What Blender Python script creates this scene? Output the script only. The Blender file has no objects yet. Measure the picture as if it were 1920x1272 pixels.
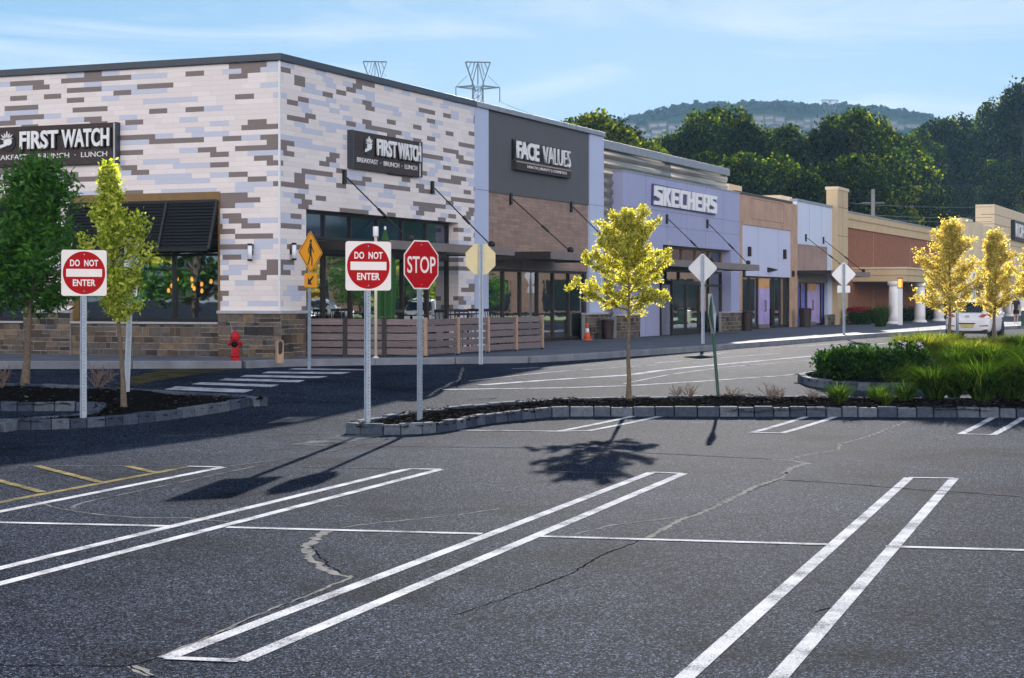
import bpy, bmesh, math, random
from mathutils import Vector, Matrix, noise as mnoise

# ------------------------------------------------------------------ camera, sky, sun, exposure
SC = bpy.context.scene
COL = SC.collection
FPX, CX, HY, EYE = 3395.0, 960.0, 559.0, 2.0        # focal length, centre and horizon of the 1920 px photograph; eye height
cam_d = bpy.data.cameras.new("camera")
cam_d.sensor_fit = 'HORIZONTAL'
cam_d.sensor_width = 36.0
cam_d.lens = FPX / 1920.0 * 36.0
cam_d.shift_y = (HY - 636.0) / 1920.0
cam_d.clip_start, cam_d.clip_end = 0.1, 9000.0
cam = bpy.data.objects.new("camera", cam_d)
COL.objects.link(cam)
cam.location = (0, 0, EYE)
cam.rotation_euler = (math.radians(90), 0, 0)
SC.camera = cam

SUN_AZ, SUN_EL = 6.4, 17.6                           # degrees right of straight ahead, above the horizon
W = bpy.data.worlds.new("World")
SC.world = W
W.use_nodes = True
nt = W.node_tree
bg = nt.nodes["Background"]
sky = nt.nodes.new("ShaderNodeTexSky")
sky.sky_type = 'NISHITA'
sky.sun_disc = False
sky.sun_elevation = math.radians(SUN_EL)
sky.sun_rotation = math.radians(SUN_AZ)
sky.air_density = 1.0
sky.dust_density = 0.3
sky.ozone_density = 2.2
bg.inputs[1].default_value = 0.1
SKY_GAIN = 0.42
SKY_MAX = (2.0, 2.35, 2.9)
CIRRUS = (2.0, 2.15, 2.4, 1)
BACK_FILL = (10.8, 10.3, 10.5, 1)
def wnode(t, **kw):
    n_ = nt.nodes.new(t)
    for k_, v_ in kw.items():
        if k_ in n_.inputs: n_.inputs[k_].default_value = v_
        else: setattr(n_, k_, v_)
    return n_


def wmath(op, a_, b_=None, clamp=False):
    n_ = wnode("ShaderNodeMath", operation=op, use_clamp=clamp)
    for i_, v_ in enumerate((a_, b_)):
        if v_ is None: continue
        if isinstance(v_, (int, float)): n_.inputs[i_].default_value = v_
        else: nt.links.new(v_, n_.inputs[i_])
    return n_.outputs[0]


def wvec(op, a_, b_):
    n_ = wnode("ShaderNodeVectorMath", operation=op)
    for i_, v_ in enumerate((a_, b_)):
        if isinstance(v_, tuple): n_.inputs[i_].default_value = v_
        else: nt.links.new(v_, n_.inputs[i_])
    return n_.outputs[1] if op == 'DOT_PRODUCT' else n_.outputs[0]


def wramp(f_, stops):
    n_ = wnode("ShaderNodeValToRGB")
    for i_, (p_, v_) in enumerate(stops):
        e_ = n_.color_ramp.elements[i_] if i_ < 2 else n_.color_ramp.elements.new(p_)
        e_.position, e_.color = p_, (v_, v_, v_, 1)
    nt.links.new(f_, n_.inputs[0])
    return n_.outputs[0]


def wmix(f_, a_, b_):
    n_ = wnode("ShaderNodeMix", data_type='RGBA')
    for i_, v_ in ((0, f_), (6, a_), (7, b_)):
        if isinstance(v_, (tuple, float)): n_.inputs[i_].default_value = v_
        else: nt.links.new(v_, n_.inputs[i_])
    return n_.outputs[2]


tc = wnode("ShaderNodeTexCoord")
DIR = tc.outputs['Generated']
sep = wnode("ShaderNodeSeparateXYZ")
nt.links.new(DIR, sep.inputs[0])
# the glare round the sun is rolled off softly, as a camera exposed for the shade side would show it
raw = wvec('MULTIPLY', sky.outputs[0], (SKY_GAIN * 0.46, SKY_GAIN * 0.88, SKY_GAIN * 1.5))
soft = wvec('DIVIDE', raw, wvec('ADD', wvec('DIVIDE', raw, SKY_MAX), (1.0, 1.0, 1.0)))
# thin high cirrus
mp = wnode("ShaderNodeMapping")
mp.inputs['Scale'].default_value = (2.2, 2.2, 15.0)
mp.inputs['Rotation'].default_value = (0.0, math.radians(5), 0.0)
nt.links.new(DIR, mp.inputs['Vector'])
nz = wnode("ShaderNodeTexNoise", Scale=1.7, Detail=6.0, Roughness=0.55, Distortion=0.7)
nt.links.new(mp.outputs[0], nz.inputs['Vector'])
cir = wmix(wramp(nz.outputs['Fac'], [(0.42, 0.0), (0.62, 0.85)]), soft, CIRRUS)
# a bank of added brightness low in the sky behind the camera, lighting walls
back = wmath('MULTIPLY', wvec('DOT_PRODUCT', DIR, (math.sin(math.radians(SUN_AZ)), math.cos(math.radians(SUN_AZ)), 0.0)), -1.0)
fill_band = wmath('MULTIPLY', wramp(back, [(0.0, 0.0), (0.45, 1.0)]), wramp(sep.outputs[2], [(0.02, 0.0), (0.09, 1.0), (0.36, 1.0), (0.58, 0.0)]))
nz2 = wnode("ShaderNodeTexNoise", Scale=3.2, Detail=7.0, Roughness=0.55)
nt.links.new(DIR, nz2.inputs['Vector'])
fill_band = wmath('MULTIPLY', fill_band, wramp(nz2.outputs['Fac'], [(0.38, 0.35), (0.55, 1.0)]))
nt.links.new(wmix(fill_band, cir, BACK_FILL), bg.inputs[0])

sun_d = bpy.data.lights.new("sun", 'SUN')
sun_d.energy = 4.5
sun_d.angle = math.radians(0.5)
sun_d.color = (1.0, 0.93, 0.83)
sun = bpy.data.objects.new("sun", sun_d)
COL.objects.link(sun)
sd = Vector((math.sin(math.radians(SUN_AZ)) * math.cos(math.radians(SUN_EL)),
             math.cos(math.radians(SUN_AZ)) * math.cos(math.radians(SUN_EL)), math.sin(math.radians(SUN_EL))))
sun.rotation_euler = (-sd).to_track_quat('-Z', 'Y').to_euler()
SC.view_settings.view_transform = 'Standard'
SC.view_settings.look = 'None'
SC.view_settings.gamma = 1.0
SC.view_settings.use_curve_mapping = False
SC.view_settings.exposure = 2.0
SC.cycles.max_bounces = 8
SC.cycles.transparent_max_bounces = 24
SC.cycles.sample_clamp_indirect = 6.0
SC.cycles.use_denoising = True

# ------------------------------------------------------------------ the lie of the land
PAD = 0.65                                            # level of the pavement round the shops


def gz(y):
    """height of the asphalt: flat lot, rising gently to the road by the shops"""
    t = min(1.0, max(0.0, (y - 25.0) / 15.0))
    return 0.5 * t * t * (3 - 2 * t)


def GP(px, py, dz=0.0):
    """the ground point the photograph shows at px, py (dz above the asphalt)"""
    a, b = 2.0, 3000.0
    for _ in range(70):
        m = 0.5 * (a + b)
        if HY + FPX * (EYE - gz(m) - dz) / m > py:
            a = m
        else:
            b = m
    return Vector(((px - CX) / FPX * a, a, gz(a) + dz))


def PP(px, y):
    return (px - CX) / FPX * y


def ZZ(py, y):
    return EYE - (py - HY) / FPX * y


TH = math.atan2(1445.0, 3395.0)
U = Vector((math.sin(TH), math.cos(TH)))             # along the shop fronts
V = Vector((-math.cos(TH), math.sin(TH)))            # along the end wall of the corner shop
C0 = Vector((PP(524, 40.92), 40.92))
ROT = math.atan2(U.y, U.x)


def W2(s, n=0.0):
    return C0 + U * s - V * n                          # n = distance in front of the shop fronts


def S(px, n=0.0):
    """distance along the shop fronts seen at px, n in front of them"""
    k = (px - CX) / FPX
    o = C0 - V * n
    return (k * o.y - o.x) / (U.x - k * U.y)


def N(px, s):
    k = (px - CX) / FPX
    o = C0 + U * s
    return (k * o.y - o.x) / (-V.x + k * V.y)


def H(py, s, n=0.0):
    return ZZ(py, W2(s, n).y) - PAD


def T(px, m=0.0):
    """distance along the end wall seen at px, m in front of it"""
    k = (px - CX) / FPX
    o = C0 - U * m
    return (k * o.y - o.x) / (V.x - k * V.y)


def HT(py, t, m=0.0):
    return ZZ(py, (C0 + V * t - U * m).y) - PAD


# ------------------------------------------------------------------ helpers
def tag(o, label=None, cat=None, group=None, kind=None):
    if label: o['label'] = label
    if cat: o['category'] = cat
    if group: o['group'] = group
    if kind: o['kind'] = kind
    return o


def thing(name, label, cat, loc=(0, 0, 0), rotz=0.0, group=None):
    o = bpy.data.objects.new(name, None)
    o.empty_display_size = 0.2
    COL.objects.link(o)
    o.location = loc
    o.rotation_euler = (0, 0, rotz)
    return tag(o, label, cat, group)


def copy_tree(o, parent=None):
    c = o.copy()
    COL.objects.link(c)
    if parent is not None: c.parent = parent
    for ch in list(o.children): copy_tree(ch, c)
    return c


class MB:
    """collects shapes and links them as one mesh object"""
    def __init__(self):
        self.bm = bmesh.new()
        self.smooth = False

    def box(self, x0, x1, y0, y1, z0, z1, mi=0):
        b = self.bm
        v = [b.verts.new((x, y, z)) for z in (z0, z1) for y in (y0, y1) for x in (x0, x1)]
        for q in ((0, 2, 3, 1), (4, 5, 7, 6), (0, 1, 5, 4), (2, 6, 7, 3), (0, 4, 6, 2), (1, 3, 7, 5)):
            b.faces.new([v[i] for i in q]).material_index = mi
        return self

    def obox(self, mat, sx, sy, sz, mi=0):
        b = self.bm
        v = [b.verts.new(mat @ Vector((x, y, z))) for z in (-sz / 2, sz / 2) for y in (-sy / 2, sy / 2) for x in (-sx / 2, sx / 2)]
        for q in ((0, 2, 3, 1), (4, 5, 7, 6), (0, 1, 5, 4), (2, 6, 7, 3), (0, 4, 6, 2), (1, 3, 7, 5)):
            b.faces.new([v[i] for i in q]).material_index = mi
        return self

    def face(self, pts, mi=0):
        f = self.bm.faces.new([self.bm.verts.new(p) for p in pts])
        f.material_index = mi
        return f

    def prism(self, pts, d, mi=0):
        """polygon pts (3-D) pushed along vector d"""
        d = Vector(d)
        a = [self.bm.verts.new(Vector(p)) for p in pts]
        c = [self.bm.verts.new(Vector(p) + d) for p in pts]
        n = len(a)
        self.bm.faces.new(a[::-1]).material_index = mi
        self.bm.faces.new(c).material_index = mi
        for i in range(n):
            self.bm.faces.new([a[i], a[(i + 1) % n], c[(i + 1) % n], c[i]]).material_index = mi
        return self

    def tube(self, pts, rs, n=8, cap=True, mi=0):
        pts = [Vector(p) for p in pts]
        if not hasattr(rs, '__len__'): rs = [rs] * len(pts)
        rings, prev = [], None
        for i, p in enumerate(pts):
            d = (pts[min(i + 1, len(pts) - 1)] - pts[max(i - 1, 0)])
            if d.length < 1e-9: d = Vector((0, 0, 1))
            d.normalize()
            if prev is None:
                a = d.orthogonal().normalized()
            else:
                a = (prev - d * prev.dot(d))
                a = a.normalized() if a.length > 1e-6 else d.orthogonal().normalized()
            prev = a
            c = d.cross(a)
            rings.append([self.bm.verts.new(p + (a * math.cos(2 * math.pi * k / n) + c * math.sin(2 * math.pi * k / n)) * rs[i]) for k in range(n)])
        for i in range(len(rings) - 1):
            for k in range(n):
                f = self.bm.faces.new([rings[i][k], rings[i][(k + 1) % n], rings[i + 1][(k + 1) % n], rings[i + 1][k]])
                f.smooth = n > 4
                f.material_index = mi
        if cap:
            self.bm.faces.new(rings[0][::-1]).material_index = mi
            self.bm.faces.new(rings[-1]).material_index = mi
        return self

    def lathe(self, prof, c=(0, 0, 0), n=20, mi=0, smooth=True, ax=None):
        """profile of (radius, height) turned about z (or matrix ax)"""
        M_ = (Matrix.Translation(c) @ ax) if ax is not None else Matrix.Translation(c)
        rings = []
        for r, z in prof:
            rings.append([self.bm.verts.new(M_ @ Vector((r * math.cos(2 * math.pi * k / n), r * math.sin(2 * math.pi * k / n), z))) for k in range(n)])
        for i in range(len(rings) - 1):
            for k in range(n):
                f = self.bm.faces.new([rings[i][k], rings[i][(k + 1) % n], rings[i + 1][(k + 1) % n], rings[i + 1][k]])
                f.smooth = smooth
                f.material_index = mi
        self.bm.faces.new(rings[0][::-1]).material_index = mi
        self.bm.faces.new(rings[-1]).material_index = mi
        return self

    def shift(self, v):
        bmesh.ops.translate(self.bm, verts=self.bm.verts, vec=Vector(v))
        return self

    def xf(self, m):
        bmesh.ops.transform(self.bm, matrix=m, verts=self.bm.verts)
        return self

    def build(self, name, mats, parent=None, bevel=0.0, fix=True, loc=None, rotz=None):
        if fix: bmesh.ops.recalc_face_normals(self.bm, faces=self.bm.faces)
        me = bpy.data.meshes.new(name)
        self.bm.to_mesh(me)
        self.bm.free()
        if not isinstance(mats, (list, tuple)): mats = [mats]
        for m in mats: me.materials.append(m)
        o = bpy.data.objects.new(name, me)
        COL.objects.link(o)
        if parent is not None: o.parent = parent
        if loc is not None: o.location = loc
        if rotz is not None: o.rotation_euler = (0, 0, rotz)
        if bevel:
            md = o.modifiers.new("bevel", 'BEVEL')
            md.width = bevel
            md.segments = 2
            md.limit_method = 'ANGLE'
        return o


def text_mesh(name, txt, mat, w, h, depth, parent, M_, bold=0.0, spacing=1.0):
    """raised lettering fitted to a w x h box whose centre is M_; text lies in M_'s xy plane, depth along +z"""
    cu = bpy.data.curves.new(name, 'FONT')
    cu.body = txt
    cu.align_x, cu.align_y = 'CENTER', 'CENTER'
    cu.offset = bold
    cu.space_character = spacing
    cu.extrude = 0.5
    cu.resolution_u = 4
    tmp = bpy.data.objects.new("tmp", cu)
    COL.objects.link(tmp)
    bpy.context.view_layer.update()
    me = bpy.data.meshes.new_from_object(tmp.evaluated_get(bpy.context.evaluated_depsgraph_get()))
    bpy.data.objects.remove(tmp)
    bpy.data.curves.remove(cu)
    xs = [v.co.x for v in me.vertices]
    ys = [v.co.y for v in me.vertices]
    cx, cy = (min(xs) + max(xs)) / 2, (min(ys) + max(ys)) / 2
    sx, sy = w / (max(xs) - min(xs)), h / (max(ys) - min(ys))
    for v in me.vertices:
        v.co = M_ @ Vector(((v.co.x - cx) * sx, (v.co.y - cy) * sy, (v.co.z + 0.5) * depth))
    me.materials.clear()
    me.materials.append(mat)
    me.name = name
    o = bpy.data.objects.new(name, me)
    COL.objects.link(o)
    o.parent = parent
    return o


# ------------------------------------------------------------------ materials
def lin(r, g, b):
    return tuple(((c / 255) / 12.92 if c / 255 <= 0.04045 else (((c / 255) + 0.055) / 1.055) ** 2.4) for c in (r, g, b)) + (1,)


class NT:
    def __init__(self, name):
        self.m = bpy.data.materials.new(name)
        self.m.use_nodes = True
        self.t = self.m.node_tree
        self.p = self.t.nodes["Principled BSDF"]
        self.out = self.t.nodes["Material Output"]

    def n(self, typ, **kw):
        nd = self.t.nodes.new(typ)
        for k, v in kw.items():
            if k in nd.inputs: nd.inputs[k].default_value = v
            else: setattr(nd, k, v)
        return nd

    def l(self, a, b):
        self.t.links.new(a, b)

    def math(self, op, a, b=None, c=None):
        nd = self.t.nodes.new("ShaderNodeMath")
        nd.operation = op
        for i, v in enumerate((a, b, c)):
            if v is None: continue
            if isinstance(v, (int, float)): nd.inputs[i].default_value = v
            else: self.l(v, nd.inputs[i])
        return nd.outputs[0]

    def mix(self, f, a, b, mode='MIX'):
        nd = self.t.nodes.new("ShaderNodeMix")
        nd.data_type = 'RGBA'
        nd.blend_type = mode
        for i, v in ((0, f), (6, a), (7, b)):
            if isinstance(v, (int, float)): nd.inputs[i].default_value = v
            elif isinstance(v, tuple): nd.inputs[i].default_value = v
            else: self.l(v, nd.inputs[i])
        return nd.outputs[2]

    def ramp(self, f, stops, interp='LINEAR'):
        nd = self.t.nodes.new("ShaderNodeValToRGB")
        nd.color_ramp.interpolation = interp
        e = nd.color_ramp.elements
        e[0].position, e[0].color = stops[0]
        e[1].position, e[1].color = stops[1]
        for p, c in stops[2:]:
            x = e.new(p)
            x.color = c
        self.l(f, nd.inputs[0])
        return nd.outputs[0]

    def coord(self, kind='Object'):
        return self.n("ShaderNodeTexCoord").outputs[kind]

    def noise(self, vec, scale, detail=3.0, rough=0.55):
        nd = self.n("ShaderNodeTexNoise", Scale=scale, Detail=detail, Roughness=rough)
        self.l(vec, nd.inputs['Vector'])
        return nd.outputs['Fac']

    def bump(self, h, strength=0.3, dist=0.02):
        nd = self.n("ShaderNodeBump", Strength=strength, Distance=dist)
        self.l(h, nd.inputs['Height'])
        self.l(nd.outputs[0], self.p.inputs['Normal'])
        return nd


def g1(v): return (v, v, v, 1)


def M(name, c, rough=0.6, metal=0.0, var=0.12, scale=4.0, bump=0.0, bscale=60.0, spec=0.5, island=0.0):
    t = NT(name)
    co = t.coord()
    f = t.noise(co, scale, 5.0)
    lo = tuple(x * (1 - var) for x in c[:3]) + (1,)
    hi = tuple(min(1, x * (1 + var)) for x in c[:3]) + (1,)
    col = t.ramp(f, [(0.3, lo), (0.7, hi)])
    if island:
        r = t.n("ShaderNodeNewGeometry").outputs['Random Per Island']
        col = t.mix(1.0, col, t.ramp(r, [(0.0, g1(1 - island)), (1.0, g1(1 + 0 * island))]), 'MULTIPLY')
    t.l(col, t.p.inputs['Base Color'])
    t.p.inputs['Roughness'].default_value = rough
    t.p.inputs['Metallic'].default_value = metal
    t.p.inputs['Specular IOR Level'].default_value = spec
    if bump: t.bump(t.noise(co, bscale, 4.0), bump, 0.01)
    return t.m


def asphalt():
    t = NT("asphalt")
    co = t.coord()
    big = t.noise(co, 0.16, 5.0, 0.6)
    mid = t.noise(co, 1.3, 5.0, 0.6)
    v = t.n("ShaderNodeTexVoronoi", Scale=66.0)
    t.l(co, v.inputs['Vector'])
    bw = t.n("ShaderNodeRGBToBW")
    t.l(v.outputs['Color'], bw.inputs[0])
    v2 = t.n("ShaderNodeTexVoronoi", Scale=130.0)
    t.l(co, v2.inputs['Vector'])
    bw2 = t.n("ShaderNodeRGBToBW")
    t.l(v2.outputs['Color'], bw2.inputs[0])
    mixg = t.math('ADD', t.math('MULTIPLY', bw.outputs[0], 0.45), t.math('MULTIPLY', bw2.outputs[0], 0.55))
    grain = t.ramp(mixg, [(0.25, (0.0006, 0.0014, 0.0050, 1)), (0.48, (0.0085, 0.0135, 0.0270, 1)), (0.66, (0.040, 0.052, 0.082, 1)), (0.82, (0.185, 0.225, 0.31, 1))])
    fine = t.noise(co, 190.0, 2.0)
    col = t.mix(1.0, grain, t.ramp(fine, [(0.3, g1(0.55)), (0.7, g1(1.25))]), 'MULTIPLY')
    col = t.mix(1.0, col, t.ramp(big, [(0.32, g1(0.66)), (0.68, g1(1.15))]), 'MULTIPLY')
    col = t.mix(1.0, col, t.ramp(mid, [(0.3, g1(0.8)), (0.7, g1(1.12))]), 'MULTIPLY')
    stain = t.noise(co, 0.55, 3.0, 0.5)                 # oil and tyre stains between the bays
    col = t.mix(1.0, col, t.ramp(stain, [(0.56, g1(1.0)), (0.70, g1(0.55))]), 'MULTIPLY')
    t.l(col, t.p.inputs['Base Color'])
    t.p.inputs['Roughness'].default_value = 0.8
    t.p.inputs['Specular IOR Level'].default_value = 0.002
    h = t.math('ADD', t.math('MULTIPLY', v.outputs['Distance'], -0.6), t.math('MULTIPLY', fine, 0.5))
    t.bump(h, 0.75, 0.012)
    return t.m


def paint(name, c, wear=0.46, soft=0.1):
    t = NT(name)
    co = t.coord()
    f = t.math('ADD', t.math('MULTIPLY', t.noise(co, 70.0, 4.0, 0.7), 0.6), t.math('MULTIPLY', t.noise(co, 3.0, 4.0), 0.4))
    k = t.ramp(f, [(wear - soft, g1(0)), (wear + soft, g1(1))])
    t.l(t.mix(k, (0.010, 0.012, 0.018, 1), c), t.p.inputs['Base Color'])
    t.p.inputs['Roughness'].default_value = 0.9
    t.p.inputs['Specular IOR Level'].default_value = 0.0
    t.bump(t.noise(co, 150.0, 3.0), 0.4, 0.008)
    return t.m


def siding():
    """staggered boards in three tones, hashed board by board; x + y runs along either wall"""
    t = NT("siding_boards")
    co = t.coord()
    sp = t.n("ShaderNodeSeparateXYZ")
    t.l(co, sp.inputs[0])
    along = t.math('SUBTRACT', sp.outputs[0], sp.outputs[1])
    along = t.math('ADD', along, 50.0)
    row_f = t.math('DIVIDE', t.math('ADD', sp.outputs[2], 0.02), 0.118)
    row = t.math('FLOOR', row_f)
    fr = t.math('FRACT', row_f)
    off = t.math('MULTIPLY', t.math('FLOOR', t.math('MULTIPLY', t.math('FRACT', t.math('MULTIPLY', t.math('SINE', t.math('MULTIPLY', row, 12.9898)), 437.585)), 6.0)), 0.50 / 3.0)
    c_f = t.math('DIVIDE', t.math('ADD', along, off), 0.50)
    cell = t.math('FLOOR', c_f)
    fc = t.math('FRACT', c_f)

    def hsh(cc, rr, w):
        cv = t.n("ShaderNodeCombineXYZ")
        t.l(cc, cv.inputs[0]); t.l(rr, cv.inputs[1]); cv.inputs[2].default_value = w
        wn = t.n("ShaderNodeTexWhiteNoise", noise_dimensions='3D')
        t.l(cv.outputs[0], wn.inputs['Vector'])
        return wn.outputs['Value']
    a = hsh(cell, row, 1.3)
    # a quarter of the boards are double length: take the hash of the pair
    pair = t.math('FLOOR', t.math('DIVIDE', t.math('ADD', cell, t.math('MODULO', row, 2.0)), 2.0))
    ap = hsh(pair, row, 7.7)
    isp = t.math('LESS_THAN', hsh(pair, row, 3.1), 0.30)
    val = t.math('ADD', t.math('MULTIPLY', ap, isp), t.math('MULTIPLY', a, t.math('SUBTRACT', 1.0, isp)))
    col = t.ramp(val, [(0.0, (0.205, 0.162, 0.148, 1)), (0.185, (0.56, 0.58, 0.68, 1)), (0.385, (0.78, 0.70, 0.665, 1)), (0.66, (0.83, 0.75, 0.715, 1))], 'CONSTANT')
    cv = t.n("ShaderNodeCombineXYZ")
    t.l(t.math('MULTIPLY', along, 2.0), cv.inputs[0]); t.l(t.math('MULTIPLY', sp.outputs[2], 60.0), cv.inputs[1])
    grain = t.noise(cv.outputs[0], 2.0, 4.0)
    col = t.mix(1.0, col, t.ramp(grain, [(0.3, g1(0.9)), (0.7, g1(1.04))]), 'MULTIPLY')
    edge = t.math('MAXIMUM', t.math('LESS_THAN', fr, 0.07), t.math('LESS_THAN', fc, 0.012))
    col = t.mix(t.math('MULTIPLY', edge, 0.22), col, (0.25, 0.23, 0.23, 1))
    t.l(col, t.p.inputs['Base Color'])
    t.p.inputs['Roughness'].default_value = 0.6
    t.bump(t.math('SUBTRACT', 1.0, edge), 0.4, 0.006)
    return t.m


def island_mat(name, stops, rough=0.85, bump=0.5, bscale=30.0, trans=0.0, tcol=None, spec=0.3, species=None):
    t = NT(name)
    r = t.n("ShaderNodeNewGeometry").outputs['Random Per Island']
    co = t.coord()
    col = t.ramp(r, stops, 'LINEAR')
    if species:                                         # each tree is a little lighter or darker than its neighbours
        col = t.mix(1.0, col, t.ramp(t.n("ShaderNodeObjectInfo").outputs['Random'], [(0, g1(species[0])), (1, g1(species[1]))]), 'MULTIPLY')
    if not trans:
        col = t.mix(1.0, col, t.ramp(t.noise(co, bscale * 0.4, 5.0, 0.65), [(0.3, g1(0.65)), (0.7, g1(1.2))]), 'MULTIPLY')
    t.l(col, t.p.inputs['Base Color'])
    t.p.inputs['Roughness'].default_value = rough
    t.p.inputs['Specular IOR Level'].default_value = spec
    if bump: t.bump(t.noise(co, bscale, 5.0), bump, 0.02)
    if trans:
        tr = t.n("ShaderNodeBsdfTranslucent")
        t.l(t.mix(1.0, col, tcol, 'MULTIPLY'), tr.inputs['Color'])
        ms = t.n("ShaderNodeMixShader", Fac=trans)
        t.l(t.p.outputs[0], ms.inputs[1]); t.l(tr.outputs[0], ms.inputs[2])
        t.l(ms.outputs[0], t.out.inputs['Surface'])
    return t.m


def glass(name, tint=(0.42, 0.46, 0.45, 1), base=0.28, wave=0.02):
    t = NT(name)
    fr = t.n("ShaderNodeFresnel", IOR=1.55)
    fac = t.math('MINIMUM', t.math('ADD', t.math('MULTIPLY', fr.outputs[0], 1.5), base), 0.95)
    gl = t.n("ShaderNodeBsdfGlossy", Roughness=0.015)
    gl.inputs['Color'].default_value = (0.86, 0.9, 0.9, 1)
    b = t.n("ShaderNodeBump", Strength=wave, Distance=0.05)
    t.l(t.noise(t.coord(), 1.6, 2.0), b.inputs['Height'])
    t.l(b.outputs[0], gl.inputs['Normal'])
    tr = t.n("ShaderNodeBsdfTransparent")
    tr.inputs['Color'].default_value = tint
    ms = t.n("ShaderNodeMixShader")
    t.l(fac, ms.inputs[0]); t.l(tr.outputs[0], ms.inputs[1]); t.l(gl.outputs[0], ms.inputs[2])
    t.l(ms.outputs[0], t.out.inputs['Surface'])
    return t.m


def emit(name, c, s):
    t = NT(name)
    t.p.inputs['Base Color'].default_value = c
    t.p.inputs['Emission Color'].default_value = c
    t.p.inputs['Emission Strength'].default_value = s
    return t.m


def wood(name, a, b, sc=(1.2, 1.2, 26.0)):
    t = NT(name)
    mp_ = t.n("ShaderNodeMapping")
    mp_.inputs['Scale'].default_value = sc
    t.l(t.coord(), mp_.inputs[0])
    r = t.n("ShaderNodeNewGeometry").outputs['Random Per Island']
    f = t.noise(mp_.outputs[0], 2.2, 6.0, 0.65)
    col = t.ramp(f, [(0.3, a), (0.72, b)])
    col = t.mix(1.0, col, t.ramp(r, [(0, g1(0.72)), (1, g1(1.15))]), 'MULTIPLY')
    t.l(col, t.p.inputs['Base Color'])
    t.p.inputs['Roughness'].default_value = 0.75
    t.bump(f, 0.3, 0.01)
    return t.m


def tiles(name, cs, w, h, mortar, bumpy=0.3, msize=0.012, off=0.5):
    """brickwork along the shop fronts: local x (plus y) across, z up"""
    t = NT(name)
    sp = t.n("ShaderNodeSeparateXYZ")
    t.l(t.coord(), sp.inputs[0])
    cv = t.n("ShaderNodeCombineXYZ")
    t.l(t.math('SUBTRACT', sp.outputs[0], sp.outputs[1]), cv.inputs[0]); t.l(sp.outputs[2], cv.inputs[1])
    b = t.n("ShaderNodeTexBrick", Scale=1.0)
    b.offset = off
    b.inputs['Brick Width'].default_value = w
    b.inputs['Row Height'].default_value = h
    b.inputs['Mortar Size'].default_value = msize
    b.inputs['Color1'].default_value = cs[0]
    b.inputs['Color2'].default_value = cs[1]
    b.inputs['Mortar'].default_value = mortar
    t.l(cv.outputs[0], b.inputs['Vector'])
    col = t.mix(1.0, b.outputs['Color'], t.ramp(t.noise(t.coord(), 2.5, 6.0, 0.6), [(0.3, g1(0.82)), (0.7, g1(1.1))]), 'MULTIPLY')
    t.l(col, t.p.inputs['Base Color'])
    t.p.inputs['Roughness'].default_value = 0.8
    t.bump(t.math('SUBTRACT', 1.0, b.outputs['Fac']), bumpy, 0.008)
    return t.m


MT = {}
MT['asphalt'] = asphalt()
MT['white_paint'] = paint("worn_white_paint", (0.48, 0.49, 0.53, 1), 0.445, 0.09)
MT['faint_paint'] = paint("faded_white_paint", (0.17, 0.175, 0.19, 1), 0.50, 0.10)
MT['yellow_paint'] = paint("worn_yellow_paint", (0.30, 0.25, 0.125, 1), 0.49, 0.11)
MT['old_yellow'] = paint("old_yellow_paint", (0.11, 0.095, 0.035, 1), 0.52, 0.14)
MT['crack_seal'] = M("crack_sealer", (0.165, 0.164, 0.162, 1), 0.9, spec=0.0, var=0.4, scale=9.0, bump=0.5)
MT['crack_dark'] = M("open_crack", (0.003, 0.003, 0.004, 1), 0.9, spec=0.0, var=0.3, scale=20.0)
MT['iron'] = M("manhole_iron", (0.012, 0.012, 0.014, 1), 0.95, 0.0, bump=0.4, spec=0.05)
MT['concrete'] = M("pavement_concrete", (0.125, 0.135, 0.16, 1), 0.9, var=0.2, scale=1.1, bump=0.25, bscale=90, spec=0.02)
MT['kerb'] = M("kerb_concrete", (0.17, 0.18, 0.205, 1), 0.9, var=0.25, scale=2.0, bump=0.3, bscale=70)
MT['mulch'] = island_mat("black_mulch", [(0, (0.004, 0.0035, 0.003, 1)), (0.75, (0.013, 0.011, 0.010, 1)), (1, (0.10, 0.092, 0.085, 1))], 0.95, 0.8, 60, spec=0.0)
MT['granite'] = island_mat("granite_setts", [(0, (0.038, 0.05, 0.075, 1)), (0.5, (0.068, 0.084, 0.115, 1)), (1, (0.12, 0.135, 0.165, 1))], 0.9, 0.6, 40, spec=0.02)
MT['siding'] = siding()
MT['coping'] = M("dark_coping_metal", (0.055, 0.063, 0.078, 1), 0.38, 0.5, 0.08)
MT['coping_pale'] = M("pale_coping_metal", (0.30, 0.33, 0.37, 1), 0.65, 0.4, 0.15)
MT['trim_white'] = M("white_corner_trim", (0.75, 0.74, 0.74, 1), 0.5, var=0.03)
MT['stone'] = island_mat("field_stone", [(0, (0.03, 0.028, 0.03, 1)), (0.25, (0.115, 0.078, 0.05, 1)), (0.5, (0.15, 0.12, 0.095, 1)), (0.75, (0.085, 0.078, 0.076, 1)), (1, (0.22, 0.155, 0.095, 1))], 0.9, 0.7, 25)
MT['mortar'] = M("stone_mortar", (0.27, 0.26, 0.255, 1), 0.9, var=0.15, bump=0.4)
MT['cap'] = M("cast_stone_cap", (0.38, 0.38, 0.40, 1), 0.8, var=0.1, bump=0.15)
MT['black'] = M("black_bronze_metal", (0.012, 0.011, 0.012, 1), 0.42, 0.3, 0.1)
MT['bronze'] = M("bronze_frame_metal", (0.028, 0.021, 0.018, 1), 0.4, 0.4, 0.1)
MT['gold'] = M("ochre_trim", (0.20, 0.115, 0.032, 1), 0.5, var=0.1)
MT['fascia'] = M("brown_canopy_fascia", (0.20, 0.155, 0.14, 1), 0.42, 0.25, 0.1, 1.5)
MT['paleblue'] = M("pale_blue_panel", (0.44, 0.49, 0.66, 1), 0.55, var=0.03, scale=1.0)
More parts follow.
